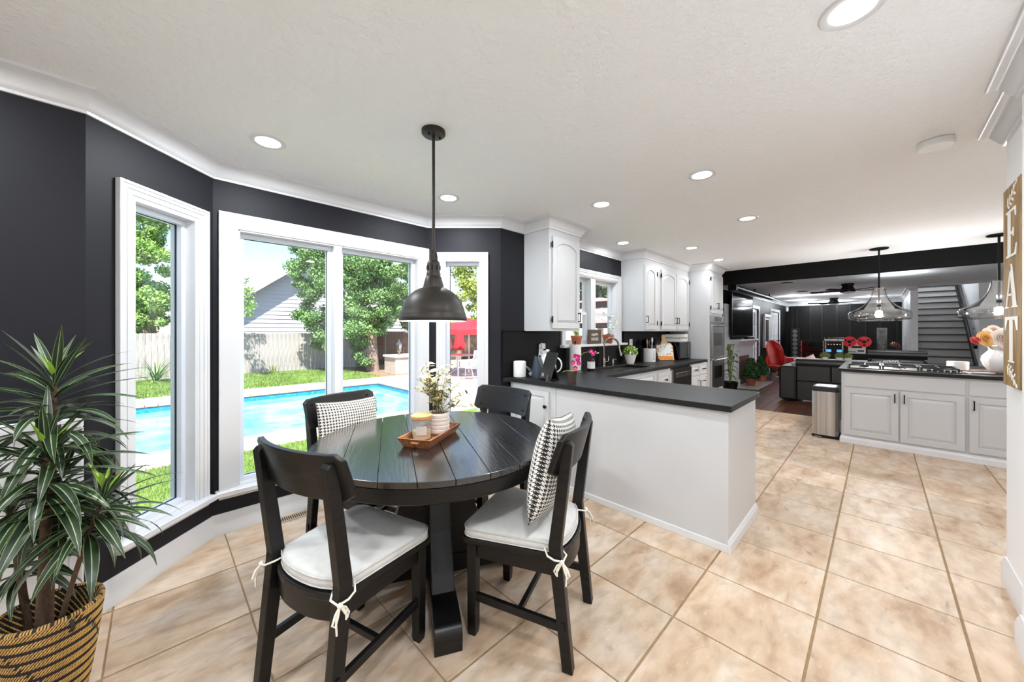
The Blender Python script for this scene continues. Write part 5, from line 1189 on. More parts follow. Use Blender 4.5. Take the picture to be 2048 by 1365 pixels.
# glass pendants above the island
M_CLEAR = pane_glass('clear pendant glass', (232, 232, 232), .26, .06, 1.0)
def glass_pendant(x, y, label):
    t = thing('glass_pendant', label, 'pendant lamp', (x, y, CE), group='glass pendants over the island')
    MB().lathe([(.095, 0), (.095, -.012), (.085, -.018), (.001, -.02)], 32, cap=False).build('canopy', M_BLK, t, smooth=True)
    MB().tube([(0, 0, -.018), (0, 0, -.80)], .011, 10).build('rod', M_BLK, t, smooth=True)
    MB().lathe([(.02, -.76), (.024, -.765), (.024, -.83), (.018, -.84)], 16).build('socket', M_BLK, t, smooth=True)
    z0 = -.545
    pro = [(.058, z0), (.062, z0-.01), (.066, z0-.05), (.08, z0-.11), (.115, z0-.18), (.17, z0-.24), (.245, z0-.29), (.292, z0-.315), (.306, z0-.335), (.308, z0-.36), (.308, z0-.40), (.30, z0-.418), (.285, z0-.428), (.22, z0-.432), (.215, z0-.445)]
    MB().lathe(pro, 56, cap=False).build('glass_shade', M_CLEAR, t, smooth=True)
    MB().lathe([(.060, z0+.004), (.064, z0), (.060, z0-.008)], 32, cap=False).build('collar', M_CHROME, t, smooth=True)
    MB().sphere((0, 0, -.885), .036, 16, 10, (1, 1, 1.2)).build('bulb', emis('bright bulb', (255, 250, 240), 30), t, smooth=True)
    ld = bpy.data.lights.new('bulb_light', 'POINT'); ld.energy = 30; ld.shadow_soft_size = .04; ld.color = (1, .985, .96)
    lo = bpy.data.objects.new('lamp', ld); col.objects.link(lo); lo.parent = t; lo.location = (0, 0, -.96)
glass_pendant(6.988, -.006, 'clear glass bell pendant over the left of the cooktop'); glass_pendant(6.981, -.985, 'clear glass bell pendant half hidden by the eat sign')
# trash can
tc_ = Vector((6.36, .487, 0))
t = thing('trash_can', 'stainless steel step trash can beside the cooktop island', 'trash can', tuple(tc_))
a_, b_ = .19, .135
MB().cbox(-a_, a_, -b_, b_, .0, .035, .012).build('base', M_BLK, t)
o8 = lambda d: [(-a_+.03+d, -b_+d), (a_-.03-d, -b_+d), (a_-d, -b_+.03+d), (a_-d, b_-.03-d), (a_-.03-d, b_-d), (-a_+.03+d, b_-d), (-a_+d, b_-.03-d), (-a_+d, -b_+.03+d)]
MB().loft([[(x, y, z) for x, y in o8(.004)] for z in (.035, .60)]).build('body', M_STEEL, t)
MB().loft([[(x, y, z) for x, y in o8(d)] for z, d in ((.60, 0), (.645, 0), (.66, .012), (.662, .03))]).build('lid', mat('black plastic', (24, 24, 25), .35), t, bevel=.003)
MB().loft([[(x, y, z) for x, y in o8(d)] for z, d in ((.662, .03), (.664, .034))]).build('lid_panel', M_STEEL, t)
MB().box(-a_-.04, -a_+.01, .03, .10, .012, .022).build('pedal', M_STEEL, t)
# ------------------------------------------------------------------ living room
def lamp_can(x, y, l): can_light(x, y, l, r=.07, power=CAN_W*3.0, globe=True, group='recessed lights in the living room')
for x, y, l in ((14.35, 1.92, 'living room ceiling light nearest the french doors'), (16.4, 1.92, 'living room ceiling light third from the beam on the left'), (17.7, 1.75, 'living room ceiling light in the far left corner'),
                (14.28, 1.04, 'living room ceiling light behind the near fan'), (16.36, .18, 'living room ceiling light right of the near fan'), (17.7, 1.02, 'living room ceiling light behind the far fan'),
                (10.3, -.3, 'added living room fill light hidden behind the beam above the sofa')): lamp_can(x, y, l)  # the lamp behind the beam is unseen, added for brightness
for x, y, l in ((10.29, 1.46, 'round ceiling speaker closest to the beam'), (12.88, 1.49, 'round ceiling speaker nearer the french doors')):
    t = thing('ceiling_speaker', l, 'speaker', (x, y, CE), group='ceiling speakers')
    MB().lathe([(.13, 0), (.13, -.006), (.12, -.008)], 28, cap=False).build('rim', M_WHITE, t); MB().lathe([(.12, -.008), (.001, -.008)], 28).build('grille', mat('grey grille', (150, 150, 150), .7), t)
# ceiling fans
def fan(x, y, label, rot):
    t = thing('ceiling_fan', label, 'ceiling fan', (x, y, CE), rot, group='black ceiling fans')
    MB().lathe([(.11, 0), (.115, -.01), (.115, -.045), (.10, -.06), (.10, -.075), (.125, -.12), (.14, -.16), (.143, -.19), (.13, -.2)], 28, cap=False).build('motor_housing', M_BLK, t, smooth=True)
    MB().lathe([(.13, -.2), (.12, -.215), (.07, -.228), (.001, -.23)], 24, cap=False).build('light_lens', M_PLASTICW, t, smooth=True)
    for k in range(5):
        a = k*2*PI/5; R = Matrix.Rotation(a, 4, 'Z') @ Matrix.Translation((0, 0, -.165)) @ Matrix.Rotation(.2, 4, 'X')
        MB().loft([[(x_, -w, 0), (x_, w, 0), (x_, w, .008), (x_, -w, .008)] for x_, w in ((.12, .035), (.2, .05), (.45, .07), (.66, .065), (.70, .04))], M=R).build('blade', wood('dark fan blade', (30, 20, 16), (52, 34, 28), .4, (2, 8, 8), 3, .05), t)
fan(11.6, .51, 'black ceiling fan nearest the beam', .15); fan(16.2, 1.05, 'black ceiling fan farther back in the living room', .6)
# wall panels on the far wall
fw_ = thing('wall_panelling', 'black batten panelling on the far living room wall', 'panelling', (XF, 0, 0), kind='structure')
M_BATT = mat('black batten', (22, 21, 20), .45, spec=.25)
for px in (1584, 1594, 1621, 1644, 1674, 1700, 1732, 1760, 1795):
    y = PX(px, 640, XF).y; MB().box(XF-.03, XF, y-.03, y+.03, 0, CE-.1).build('batten', M_BATT, fw_, world=True)
MB().box(XF-.035, XF, -.58, YW, 1.0, 1.08).build('chair_rail', M_BATT, fw_, world=True)
# white casing beside the fireplace
struct(MB().box(9.72, 10.1, YW-.05, YW, 0, 2.06), 'trim_casing', M_WHITE, 'white door casing between oven tower and fireplace', 'trim', bevel=.004)
# fireplace
F0, F1, FYf = 10.15, 11.80, 2.45
fp = thing('fireplace', 'white fireplace surround with mantel below the television', 'fireplace', (F0, FYf, 0))
mb = MB(); mb.box(F0+.02, F0+.26, FYf, YW-.001, 0.03, 1.02); mb.build('pilaster', M_WHITE, fp, world=True, bevel=.004); MB().box(F1-.26, F1-.02, FYf, YW-.001, .03, 1.02).build('pilaster', M_WHITE, fp, world=True, bevel=.004)
for a in (F0, F1-.28): MB().box(a, a+.28, FYf-.02, YW-.001, .03, .18).build('plinth', M_WHITE, fp, world=True, bevel=.004)
MB().box(F0+.26, F1-.26, FYf+.01, YW-.001, .76, 1.02).build('frieze', M_WHITE, fp, world=True)
mb = MB(); molding([(F0+.02, YW-.002), (F0+.02, FYf), (F1-.02, FYf), (F1-.02, YW-.002)], [(0, 1.0), (.012, 1.0), (.02, 1.03), (.05, 1.08), (.085, 1.12), (.09, 1.14), (0, 1.14)], side=-1, mb=mb); mb.build('mantel_moulding', M_WHITE, fp, world=True, smooth=True)
MB().cbox(F0-.10, F1+.10, FYf-.12, YW-.001, 1.14, 1.185, .006).build('mantel_shelf', M_WHITE, fp, world=True)
MB().box(F0+.26, F1-.26, FYf+.03, YW-.001, .03, .78).build('slip', mat('brown marble slip', (128, 92, 84), .25, var=.3, scale=12), fp, world=True)
MB().box(F0+.42, F1-.42, FYf+.022, FYf+.03, .03, .64).build('firebox', mat('dark firebox', (58, 20, 16), .6), fp, world=True)
tag(MB().cbox(F0-.05, F1+.12, 2.0, FYf+.03, 0.001, .03, .004).build('hearth_slab', mat('white marble', (230, 228, 226), .12, var=.06, scale=3)), 'polished white marble hearth slab before the fireplace', 'hearth')
tv = thing('television', 'large black flat television above the fireplace mantel', 'television', (11.0, YW-.1, 1.25))
MB().box(-1.03, 1.03, -.03, .01, .02, 1.11).build('panel', M_BLACKGLASS, tv, bevel=.004); MB().ring([(-1.04, .01), (1.04, .01), (1.04, 1.12), (-1.04, 1.12)], [(-1.02, .03), (1.02, .03), (1.02, 1.10), (-1.02, 1.10)], .0, .034, FY).build('bezel', M_BLK, tv)
MB().box(-.4, .4, .01, .098, .4, .8).build('wall_mount', M_BLK, tv)
tag(MB().cbox(10.85, 11.5, 2.36, 2.44, 1.185, 1.25, .006).build('soundbar', M_BLK), 'small black soundbar on the fireplace mantel', 'soundbar')
# french doors
def french(n, label, x0, x1, leaves, zt):
    r = thing('door_%d' % n, label, 'door', ((x0+x1)/2, YW, 0), kind='structure')
    casing(mbc := MB(), x0, x1, 0, zt, .09, wkM, True); mbc.build('casing', M_WHITE, r, world=True)
    w = (x1-x0)/leaves
    for i in range(leaves):
        a = x0+i*w+.004; b = a+w-.008; fr_ = .11
        mb = MB(); sash(mb, a, b, .005, zt-.005, fr_, .03, .075, wkM); lf = mb.build('door_leaf', M_WHITE, r, world=True)
        nx, nz = 2, 5; ax, bx_ = a+fr_, b-fr_; az, bz = .005+fr_, zt-.005-fr_
        for k in range(1, nx): MB().box(ax+(bx_-ax)*k/nx-.012, ax+(bx_-ax)*k/nx+.012, .035, .07, az, bz, wkM).build('glazing_bar', M_WHITE, r, world=True)
        for k in range(1, nz): MB().box(ax, bx_, .035, .07, az+(bz-az)*k/nz-.012, az+(bz-az)*k/nz+.012, wkM).build('glazing_bar', M_WHITE, r, world=True)
        for p in range(nx):
            for q in range(nz): MB().box(ax+(bx_-ax)*p/nx, ax+(bx_-ax)*(p+1)/nx, .051, .054, az+(bz-az)*q/nz, az+(bz-az)*(q+1)/nz, wkM).build('pane', M_GLASS, r, world=True)
        MB().bar((b-.06 if i == 0 else a+.06, YW-.03, 1.0), (b-.17 if i == 0 else a+.17, YW-.03, 1.0), .02).build('lever', M_BLK, r, world=True)
french(1, 'white french door beside the television', D1[0], D1[1], 1, D1[3]); french(2, 'white double french door in the far part of the living room', D2[0], D2[1], 2, D2[3])
# framed picture
pf = thing('framed_picture', 'tall dark picture in a white frame between the french doors', 'picture', (14.5, YW, .86))
MB().ring([(-.5, 0), (.5, 0), (.5, 1.10), (-.5, 1.10)], [(-.4, .1), (.4, .1), (.4, 1.0), (-.4, 1.0)], .0, .06, FY).build('frame', M_WHITE, pf, bevel=.003)
MB().box(-.42, .42, -.02, -.004, .08, 1.02).build('mat_board', mat('pale mat', (205, 203, 200), .7), pf); MB().box(-.28, .28, -.026, -.02, .2, .92).build('print', mat('dark print', (54, 52, 50), .3, var=.5, scale=3), pf)
# topiaries
def topiary(x, y, label):
    t = thing('topiary', label, 'potted tree', (x, y, .03 if x < 11.9 else .0), group='topiaries by the fireplace'); MB().lathe([(.001, 0), (.09, 0), (.12, .15), (.13, .155), (.13, .18), (.115, .18), (.11, .15)], 20, cap=False).build('pot', M_TERRA, t, smooth=True, auto=30); MB().lathe([(.11, .16), (.001, .165)], 16).build('soil', M_SOIL, t)
    MB().tube([(0, 0, .16), (0, 0, .3)], .012, 8).build('trunk', M_STALK, t)
    C = []; Nn = []
    for k in range(9): c, nr = clump((0, 0, .24+k*.05), .2-.017*k, 150, (1, 1, .5)); C.append(c); Nn.append(nr)
    V, F = leaf_quads(np.concatenate(C), np.concatenate(Nn), .05); tag(fast_mesh('foliage', V, F, M_DKLEAF, t), kind='stuff')
topiary(10.62, 2.24, 'dark green cone topiary in terracotta before the firebox'); topiary(11.75, 2.24, 'dark green cone topiary in terracotta at the right of the hearth')
# palm next to the tower
t = thing('potted_palm', 'leafy palm plant between oven tower and fireplace', 'plant', (9.15, 2.33, 0))
MB().lathe([(.001, 0), (.12, 0), (.16, .26), (.15, .26), (.14, .2)], 20, cap=False).build('pot', M_BLK, t, smooth=True)
pl_m = leaf_mesh('leaf', .26, .05, mat('palm leaf', (86, 116, 56), .5), 1.1, 7, .3); rs = random.Random(9)
for k in range(7): MB().tube([(0, 0, .2), (rs.uniform(-.1, .1), rs.uniform(-.1, .1), .7), (rs.uniform(-.08, .08), rs.uniform(-.08, .06), 1.1)], .008, 6).build('stem', M_OGREEN, t)
for k in range(44): instance(pl_m, 'leaf', t, leaf_M((rs.uniform(-.05, .05), rs.uniform(-.06, .04), rs.uniform(.35, 1.12)), rs.uniform(0, 6.3), rs.uniform(-.2, .9), 0, rs.uniform(.6, 1)))
# sofa
sx, sy1, sy0 = 8.90, 1.40, -.95
so = thing('sofa', 'black leather sofa seen from behind beyond the island', 'sofa', (sx, sy1, 0))
MB().cbox(sx, sx+.95, sy1-.27, sy1, .04, .70, .03).build('armrest', M_LEATHER, so, world=True); MB().cbox(sx, sx+.95, sy0, sy0+.27, .04, .70, .03).build('armrest', M_LEATHER, so, world=True)
ys = [sy1-.275, .62, .10, -.45, sy0+.275]
for a, b in zip(ys, ys[1:]):
    MB().cbox(sx+.005, sx+.2, b+.003, a-.003, .06, .42, .015).build('back_lower_panel', M_LEATHER, so, world=True); MB().cbox(sx+.005, sx+.22, b+.003, a-.003, .423, .72, .015).build('back_upper_panel', M_LEATHER, so, world=True)
    MB().cbox(sx+.02, sx+.9, b+.003, a-.003, .2, .45, .04).build('seat_cushion', M_LEATHER, so, world=True)
MB().tube([(sx+.12, ys[0]+.02, .775), (sx+.12, ys[-1], .775)], .075, 16).build('headrest', M_LEATHER, so, world=True, smooth=True)
for x in (sx+.08, sx+.87):
    for y in (sy1-.1, sy0+.1): MB().box(x-.03, x+.03, y-.03, y+.03, 0, .045).build('foot', M_BLK, so, world=True)
M_CREAM = mat('cream linen', (220, 208, 196), .9)
pillow('cream pillow leaning at the left end of the black sofa', .42, .42, .14, M_CREAM, Matrix.Translation((sx+.42, 1.0, .66)) @ Matrix.Rotation(PI/2, 4, 'Z') @ Matrix.Rotation(.3, 4, 'X') @ Matrix.Rotation(.5, 4, 'Y'))
def leafprint():
    m = bpy.data.materials.new('grey leaf print fabric'); m.use_nodes = True; N, L = nodes_of(m); b = N['Principled BSDF']; tc = N.new('ShaderNodeTexCoord'); w = N.new('ShaderNodeTexWave'); w.inputs['Scale'].default_value = 9; w.inputs['Distortion'].default_value = 14; w.inputs['Detail'].default_value = 1
    L.new(tc.outputs['Object'], w.inputs[0]); rp = N.new('ShaderNodeValToRGB'); rp.color_ramp.interpolation = 'CONSTANT'; rp.color_ramp.elements[0].color = (*srgb((70, 74, 78)), 1); rp.color_ramp.elements[1].position = .32; rp.color_ramp.elements[1].color = (*srgb((222, 220, 216)), 1); L.new(w.outputs[0], rp.inputs[0]); L.new(rp.outputs[0], b.inputs['Base Color']); b.inputs['Roughness'].default_value = .9; return m
pc = PX(1765, 716, 9.3)
pillow('grey leaf-print pillow tilted on the black sofa', .55, .5, .14, leafprint(), Matrix.Translation((9.35, pc.y, .70)) @ Matrix.Rotation(PI/2, 4, 'Z') @ Matrix.Rotation(-.9, 4, 'X') @ Matrix.Rotation(.25, 4, 'Y'))
# recliner
rcx = 10.3; ry_ = (PX(1755, 710, rcx).y+PX(1832, 710, rcx).y)/2
t = thing('recliner', 'black leather recliner with wide headrest left of the stairs', 'armchair', (rcx, ry_, 0))
MB().cbox(-.1, .8, -.42, .42, .12, .45, .05).build('seat', M_LEATHER, t); MB().cbox(-.12, .12, -.40, .40, .3, .86, .06).build('backrest', M_LEATHER, t); MB().tube([(0, -.40, .93), (0, .40, .93)], .085, 16).build('headrest', M_LEATHER, t, smooth=True)
for s in (-1, 1): MB().cbox(-.1, .8, s*.5-.09, s*.5+.09, .0, .62, .04).build('armrest', M_LEATHER, t)
MB().box(0, .7, -.4, .4, 0, .12).build('base', M_BLK, t)
# low console with planters in front of the sofa
cx_ = 11.7
t = thing('coffee_table', 'white low table beyond the sofa carrying small planters', 'coffee table', (cx_, .75, 0))
MB().cbox(-.3, .3, -.75, .75, .66, .70, .005).build('top', M_WHITE, t)
for x in (-.25, .25):
    for y in (-.7, .7): MB().box(x-.025, x+.025, y-.025, y+.025, 0, .66).build('leg', M_WHITE, t)
M_SUCC = mat('yellow green succulent', (136, 150, 72), .5, var=.3, scale=50)
for px, l in ((1650, 'small round green plant left on the low white table'), (1679, 'small green plant in a white box planter in the middle of the low table'), (1696, 'small green plant at the right of the low table')):
    p = PX(px, 712, cx_); bushy('table_plant', l, 'houseplant', (cx_, p.y, .70), [(.001, 0), (.06, 0), (.07, .05), (.07, .06), (.06, .06)], M_WHITECER, .10 if px < 1660 else .08, .10, 240, M_SUCC, size=.035, group='small plants on the low table')
# red armchair with striped throw
rx = 13.4; rp_ = PX(1570, 720, rx); t = thing('red_armchair', 'red leather lounge chair with tall rounded back', 'armchair', (rx, rp_.y, 0), math.radians(-40))
M_RED = mat('red leather', (206, 22, 22), .35, bump=.04, bscale=120)
L_ = []
for k in range(13):
    s = k/12; z = .42+.70*s; w = .29*(1-max(0, (s-.55)/.45)**2.6*.72); x0_ = -.28-.16*s
    L_.append([(x0_+.10*math.cos(q)*(1 if s < .98 else .5)+.06*abs(math.sin(q))**3, w*math.sin(q), z) for q in [2*PI*j/20 for j in range(20)]])
MB().loft(L_).build('backrest', M_RED, t, smooth=True)
MB().cbox(-.3, .34, -.32, .32, .28, .46, .06).build('seat', M_RED, t)
for s in (-1, 1): MB().loft([[(x, s*.34+w, z) for x, z in ((-.3, .3), (.33, .3), (.36, .58), (.3, .64), (-.3, .64))] for w in (-.06, .06)]).build('armrest', M_RED, t, bevel=.03, seg=3)
MB().lathe([(.28, 0), (.28, .02), (.05, .04), (.04, .28)], 24).build('pedestal', M_CHROME, t, smooth=True)
tb_ = PX(1549, 700, 13.9); t = thing('striped_throw', 'black and white striped throw hanging beside the red chair', 'throw blanket', (13.9, tb_.y, 0))
M_BS = mat('black stripe cloth', (24, 24, 26), .9); M_WS = mat('white stripe cloth', (225, 223, 220), .9)
for k in range(5):
    u0_ = -.17+k*.07
    MB().loft([[(.03*math.sin(u*30)+.02, -(u*f), z) for u in (u0_, u0_+.035, u0_+.07)]+[(.03*math.sin(u*30)+.035, -(u*f), z) for u in (u0_+.07, u0_+.035, u0_)] for z, f in ((.28, 1.25), (.6, 1.1), (.95, .8), (1.08, .55))]).build('stripe', M_BS if k % 2 == 0 else M_WS, t, smooth=True)
rk = MB(); rk.tube([(0.05, -.1, 0), (.05, -.1, 1.10)], .012, 8); rk.tube([(.05, .1, 0), (.05, .1, 1.10)], .012, 8); rk.tube([(.05, -.14, 1.10), (.05, .14, 1.10)], .012, 8); rk.box(-.05, .15, -.12, -.08, 0, .02); rk.box(-.05, .15, .08, .12, 0, .02); rk.build('rack', M_BLK, t)
bp_ = PZ(1548, 744, 0); t = thing('ball', 'brown and tan leather ball on the floor beside the red chair', 'ball', (bp_.x, bp_.y, 0))
MB().sphere((0, 0, .16), .16, 20, 14).build('skin', mat('tan leather', (150, 118, 84), .6), t, smooth=True)
for ax_ in ('X', 'Y', 'Z'): MB().tube([tuple(Vector((0, 0, .16))+Matrix.Rotation(.5, 3, 'X') @ Matrix.Rotation(PI/2 if ax_ != 'Z' else 0, 3, ax_ if ax_ != 'Z' else 'X') @ Vector((.157*math.cos(q), .157*math.sin(q), 0))) for q in [2*PI*k/28 for k in range(28)]], .012, 6, closed=True).build('stripe', mat('dark brown leather', (84, 54, 36), .6), t)
# hi-fi
def tower(px0, px1, ptop, x, label):
    a = PX(px0, 690, x).y; b = PX(px1, 690, x).y; zt = PX(px0, ptop, x).z; t = thing('tower_speaker', label, 'speaker', (x, (a+b)/2, 0), group='tower speakers'); w = abs(a-b)/2
    MB().cbox(0, .4, -w, w, .03, zt, .01).build('cabinet', mat('gloss dark cabinet', (30, 28, 28), .2), t); MB().box(-.02, .42, -w-.03, w+.03, 0, .03).build('plinth', M_BLK, t)
    for k in range(8): MB().lathe([(.075, 0), (.075, .008), (.05, .004), (.02, .012), (.001, .014)], 18, cap=False, M=Matrix.Translation((0, 0, zt-.12-k*.16)) @ Matrix.Rotation(-PI/2, 4, 'Y')).build('driver', mat('silver cone', (104, 102, 100), .35, metal=.7), t, smooth=True)
tower(1581, 1599, 657, 17.3, 'tall tower speaker with silver drivers by the left corner of the far wall'); tower(1753, 1775, 656, 16.0, 'tall tower speaker with silver drivers behind the glass pendant')
hx_ = 15.5; g = lambda px, py: PX(px, py, hx_)
t = thing('audio_rack', 'audio rack with glowing blue meters beside the tape recorder', 'audio rack', (hx_, g(1668, 690).y, 0)); y0_ = g(1668, 690).y
w = abs(g(1651, 690).y-g(1685, 690).y)/2; zt = g(1668, 684).z
MB().box(0, .45, -w, w, .05, zt).build('cabinet', M_BLK, t, bevel=.004); MB().box(-.01, .46, -w-.03, w+.03, zt, zt+.03).build('top_board', wood('brown rack wood', (70, 44, 34), (104, 70, 54), .4, (8, 1, 8), 3, .05), t)
for s in (-1, 1): MB().box(-.012, .0, s*w-.016, s*w+.016, .05, zt).build('side_rail', M_CHROME, t); MB().box(-.006, .1, s*w-.02, s*w+.02, 0, .05).build('foot', M_BLK, t)
M_BLUE = emis('blue meter', (70, 140, 220), .9)
for s in (-1, 1): MB().box(-.008, -.001, s*w*.62-.06, s*w*.62+.06, zt-.33, zt-.25).build('blue_meter', M_BLUE, t)
for k in range(5): MB().lathe([(.025, 0), (.022, .02), (.001, .022)], 14, cap=False, M=Matrix.Translation((0, -w*.7+k*w*.35, zt-.09)) @ Matrix.Rotation(-PI/2, 4, 'Y')).build('dial', M_CHROME, t)
t = thing('turntable', 'turntable with clear dust cover on top of the audio rack', 'turntable', (hx_+.2, y0_, zt+.03))
MB().box(-.18, .18, -.24, .24, 0, .06).build('plinth', M_STEEL, t); MB().lathe([(.15, .06), (.15, .075), (.001, .076)], 28).build('platter', M_BLK, t); MB().box(-.18, .18, -.24, .24, .085, .12).build('dust_cover', pane_glass('smoky acrylic', (200, 200, 200), .15), t)
yc = g(1713.5, 690).y; hw = abs(g(1692, 690).y-g(1727, 690).y)/2; zb, zm, zr = g(1710, 708).z, g(1710, 692).z, g(1710, 684).z
tag_ = thing('tape_stand', 'black cabinet under the reel tape recorder', 'cabinet', (hx_, yc, 0)); MB().box(-.02, .45, -hw-.05, hw+.05, .04, zb-.002).build('body', M_BLK, tag_); MB().box(0, .4, -hw, hw, 0, .04).build('base', M_BLK, tag_)
for s in (-1, 1): MB().cbox(-.035, -.02, s*hw*.5-hw*.46, s*hw*.5+hw*.46, .1, zb-.05, .004).build('door', M_BLK, tag_)
t = thing('reel_tape_recorder', 'silver reel-to-reel tape recorder with two red reels', 'tape recorder', (hx_+.05, yc, zb))
MB().cbox(0, .25, -hw, hw, 0, zr-zb+.05, .006).build('body', mat('silver panel', (206, 204, 200), .35, metal=.3), t)
for s in (-1, 1):
    o = MB().lathe([(.02, 0), (.165, 0), (.165, .008), (.02, .008)], 32, M=Matrix.Translation((-.03, s*.165, zr-zb)) @ Matrix.Rotation(PI/2, 4, 'Y')).build('reel', mat('red anodised reel', (200, 20, 28), .3, metal=.3), t)
    MB().lathe([(.05, -.006), (.05, .016), (.001, .016)], 20, M=Matrix.Translation((-.04, s*.165, zr-zb)) @ Matrix.Rotation(PI/2, 4, 'Y')).build('hub', M_BLK, o)
    for k in range(3):
        q = k*2*PI/3+.5; MB().lathe([(.03, -.004), (.03, .012)], 12, M=Matrix.Translation((-.034, s*.165+.1*math.cos(q), zr-zb+.1*math.sin(q))) @ Matrix.Rotation(PI/2, 4, 'Y')).build('window', M_BLK, o)
MB().box(-.008, 0, -.12, .12, .18, .24).build('head_cover', M_BLK, t); MB().box(-.008, 0, -.16, -.02, .07, .11).build('level_meter', M_BLK, t)
for k in range(7): MB().lathe([(.012, 0), (.012, .02)], 10, M=Matrix.Translation((0, .03+k*.03, .06)) @ Matrix.Rotation(-PI/2, 4, 'Y')).build('knob', M_BLK, t)
# component stack left of the rack
yb = g(1622, 690).y; t = thing('component_stack', 'dark stack of audio components left of the rack', 'audio rack', (hx_+.3, yb, 0))
for k in range(5): MB().cbox(0, .42, -.28, .28, .12+k*.19, .27+k*.19, .006).build('component', M_BLACKGLASS, t); MB().box(-.01, .43, -.3, .3, .09+k*.19, .115+k*.19).build('shelf', M_BLK, t)
for s in (-1, 1): MB().box(0, .04, s*.29-.015, s*.29+.015, 0, 1.08).build('post', M_CHROME, t)
# white console with sculpture
wx = 12.6; wy = PX(1797, 700, wx).y; wz_ = PX(1797, 704, wx).z
t = thing('console_table', 'white console table by the beadboard wall', 'console table', (wx, wy+.06, 0)); MB().cbox(-.15, .9, -.2, .2, wz_-.05, wz_, .005).build('top', M_WHITE, t)
for x in (-.1, .85):
    for y in (-.17, .17): MB().box(x-.025, x+.025, y-.025, y+.025, 0, wz_-.05).build('leg', M_WHITE, t)
t = thing('sculpture', 'brown and black metal sculpture on the white console', 'sculpture', (wx+.1, wy+.06, wz_))
rs = random.Random(4)
MB().box(-.1, .5, -.14, .14, 0, .02).build('base', M_BLK, t)
for k in range(12): p = (rs.uniform(-.03, .43), rs.uniform(-.08, .08), rs.uniform(.09, .17)); MB().sphere(p, rs.uniform(.04, .07), 10, 7, (1, .6, 1.1)).build('lobe', mat('copper patina', (126, 84, 66), .4, metal=.5) if k % 2 else M_BLK, t, smooth=True)
# projector screen housing
a = PY(1465, 573, 2.3); b = PY(1543, 597, 2.3)
t = thing('projector_screen', 'black rolled projector screen housing under the living room ceiling', 'projector screen', (a.x, 2.3, a.z))
MB().tube([(a.x, 2.3, a.z), (b.x, 2.3, a.z)], .06, 14).build('housing', M_BLK, t, world=True, smooth=True); MB().box(a.x-.03, a.x+.1, 2.22, 2.38, a.z-.09, a.z+.09).build('end_cap', M_BLK, t, world=True)
for x in (a.x+.3, (a.x+b.x)/2, b.x-.3): MB().box(x-.02, x+.02, 2.28, 2.32, a.z, CE-.004).build('bracket', M_BLK, t, world=True)
s_ = PX(1573, 619, XF-.05); t = thing('motion_sensor', 'small white motion sensor in the far living room corner', 'sensor', (XF-.04, s_.y, s_.z)); MB().cbox(-.04, .04, -.06, .06, -.09, .09, .02).build('cover', M_PLASTICW, t); MB().box(-.045, -.04, -.03, .03, -.05, 0).build('lens', M_WALLW, t)
# staircase
st = thing('staircase', 'grey staircase with black treads rising behind the white wall end', 'staircase', (13.45, -1.17, 0))
M_RISER = mat('grey riser paint', (176, 173, 170), .5); M_TREAD = mat('black tread', (20, 19, 19), .4)
for k in range(15):
    x = 13.45+.27*k; z = .188*(k+1)
    MB().box(x, x+.02, -1.632, -.712, z-.188, z-.03).build('riser', M_RISER, st, world=True); MB().box(x-.03, x+.28, -1.632, -.712, z-.03, z).build('tread', M_TREAD, st, world=True, bevel=.004)
can_light(15.6, -1.17, 'added stairwell fill light above the grey steps', power=CAN_W*9, zc=5.0)  # added lamp with no visible source, lightens the dark stairs
hr = thing('handrail', 'black handrail along the right stair wall', 'handrail', (13.6, -1.58, .95)); MB().bar((13.5, -1.58, 1.02), (16.9, -1.58, 3.39), .05, .09).build('rail', M_BLK, hr, world=True)
for x in (14.2, 16.2): MB().bar((x, -1.58, 1.02+(x-13.5)*.697), (x, -1.64, 1.02+(x-13.5)*.697-.06), .02).build('bracket', M_BLK, hr, world=True)
tr = thing('stair_skirt', 'black skirting board climbing the right side of the stairs', 'trim', (13.45, -1.6, 0), kind='structure')
MB().loft([[(x, y, z) for x, z in ((13.4, .16), (17.2, 2.81), (17.2, 3.03), (13.4, .38))] for y in (-1.64, -1.61)]).build('board', M_BLK, tr, world=True)
sbw = thing('stair_beadboard', 'white beadboard on the living room side of the stair wall', 'panelling', (13.7, -.583, 0), kind='structure')
for k in range(14): MB().box(13.74+k*.33, 14.05+k*.33, -.583, -.571, .1, CE-.12).build('plank', M_WHITE, sbw, world=True, bevel=.003)
# ------------------------------------------------------------------ garden
G = -.20
M_GRASS = mat('lawn soil and grass', (96, 128, 54), .9, var=.35, scale=6); M_BLADE = mat('grass blade', (112, 138, 66), .7, var=.35, scale=2)
M_DECK = mat('pale pool concrete', (196, 186, 176), .85, var=.06, scale=4, bump=.1, bscale=60)
def slab(name, label, cat, rects, m, z0, z1):
    mb = MB()
    for r in rects: mb.box(*r, z0, z1)
    return tag(mb.build(name, m), label, cat, kind='structure')
slab('lawn_near', 'strip of lawn between house and pool deck', 'lawn', [(-14, 6.2, 2.8, 5.88)], M_GRASS, G-.2, G-.01)
slab('lawn_far', 'lawn beyond the pool in front of the fence', 'lawn', [(-14, 5.6, 12.2, 16.7)], M_GRASS, G-.2, G-.01)
PXL, PXR, PYN, PYF = -10., 4.80, 6.68, 10.72
slab('patio', 'pale concrete deck around the pool and patio', 'patio', [(-14, PXR, 5.88, PYN-.02), (PXR+.02, 26, 5.88, 12.2), (6.2, 26, 2.8, 5.88), (-14, PXR, PYF+.02, 12.2), (8.2, 26, 12.2, 16.7)], M_DECK, G-.2, G)
slab('garden_bed', 'brown soil bed under the big tree', 'soil', [(5.6, 8.2, 12.2, 16.7)], mat('dry garden soil', (120, 98, 76), .95, var=.3, scale=8, bump=.5, bscale=20), G-.2, G-.005)
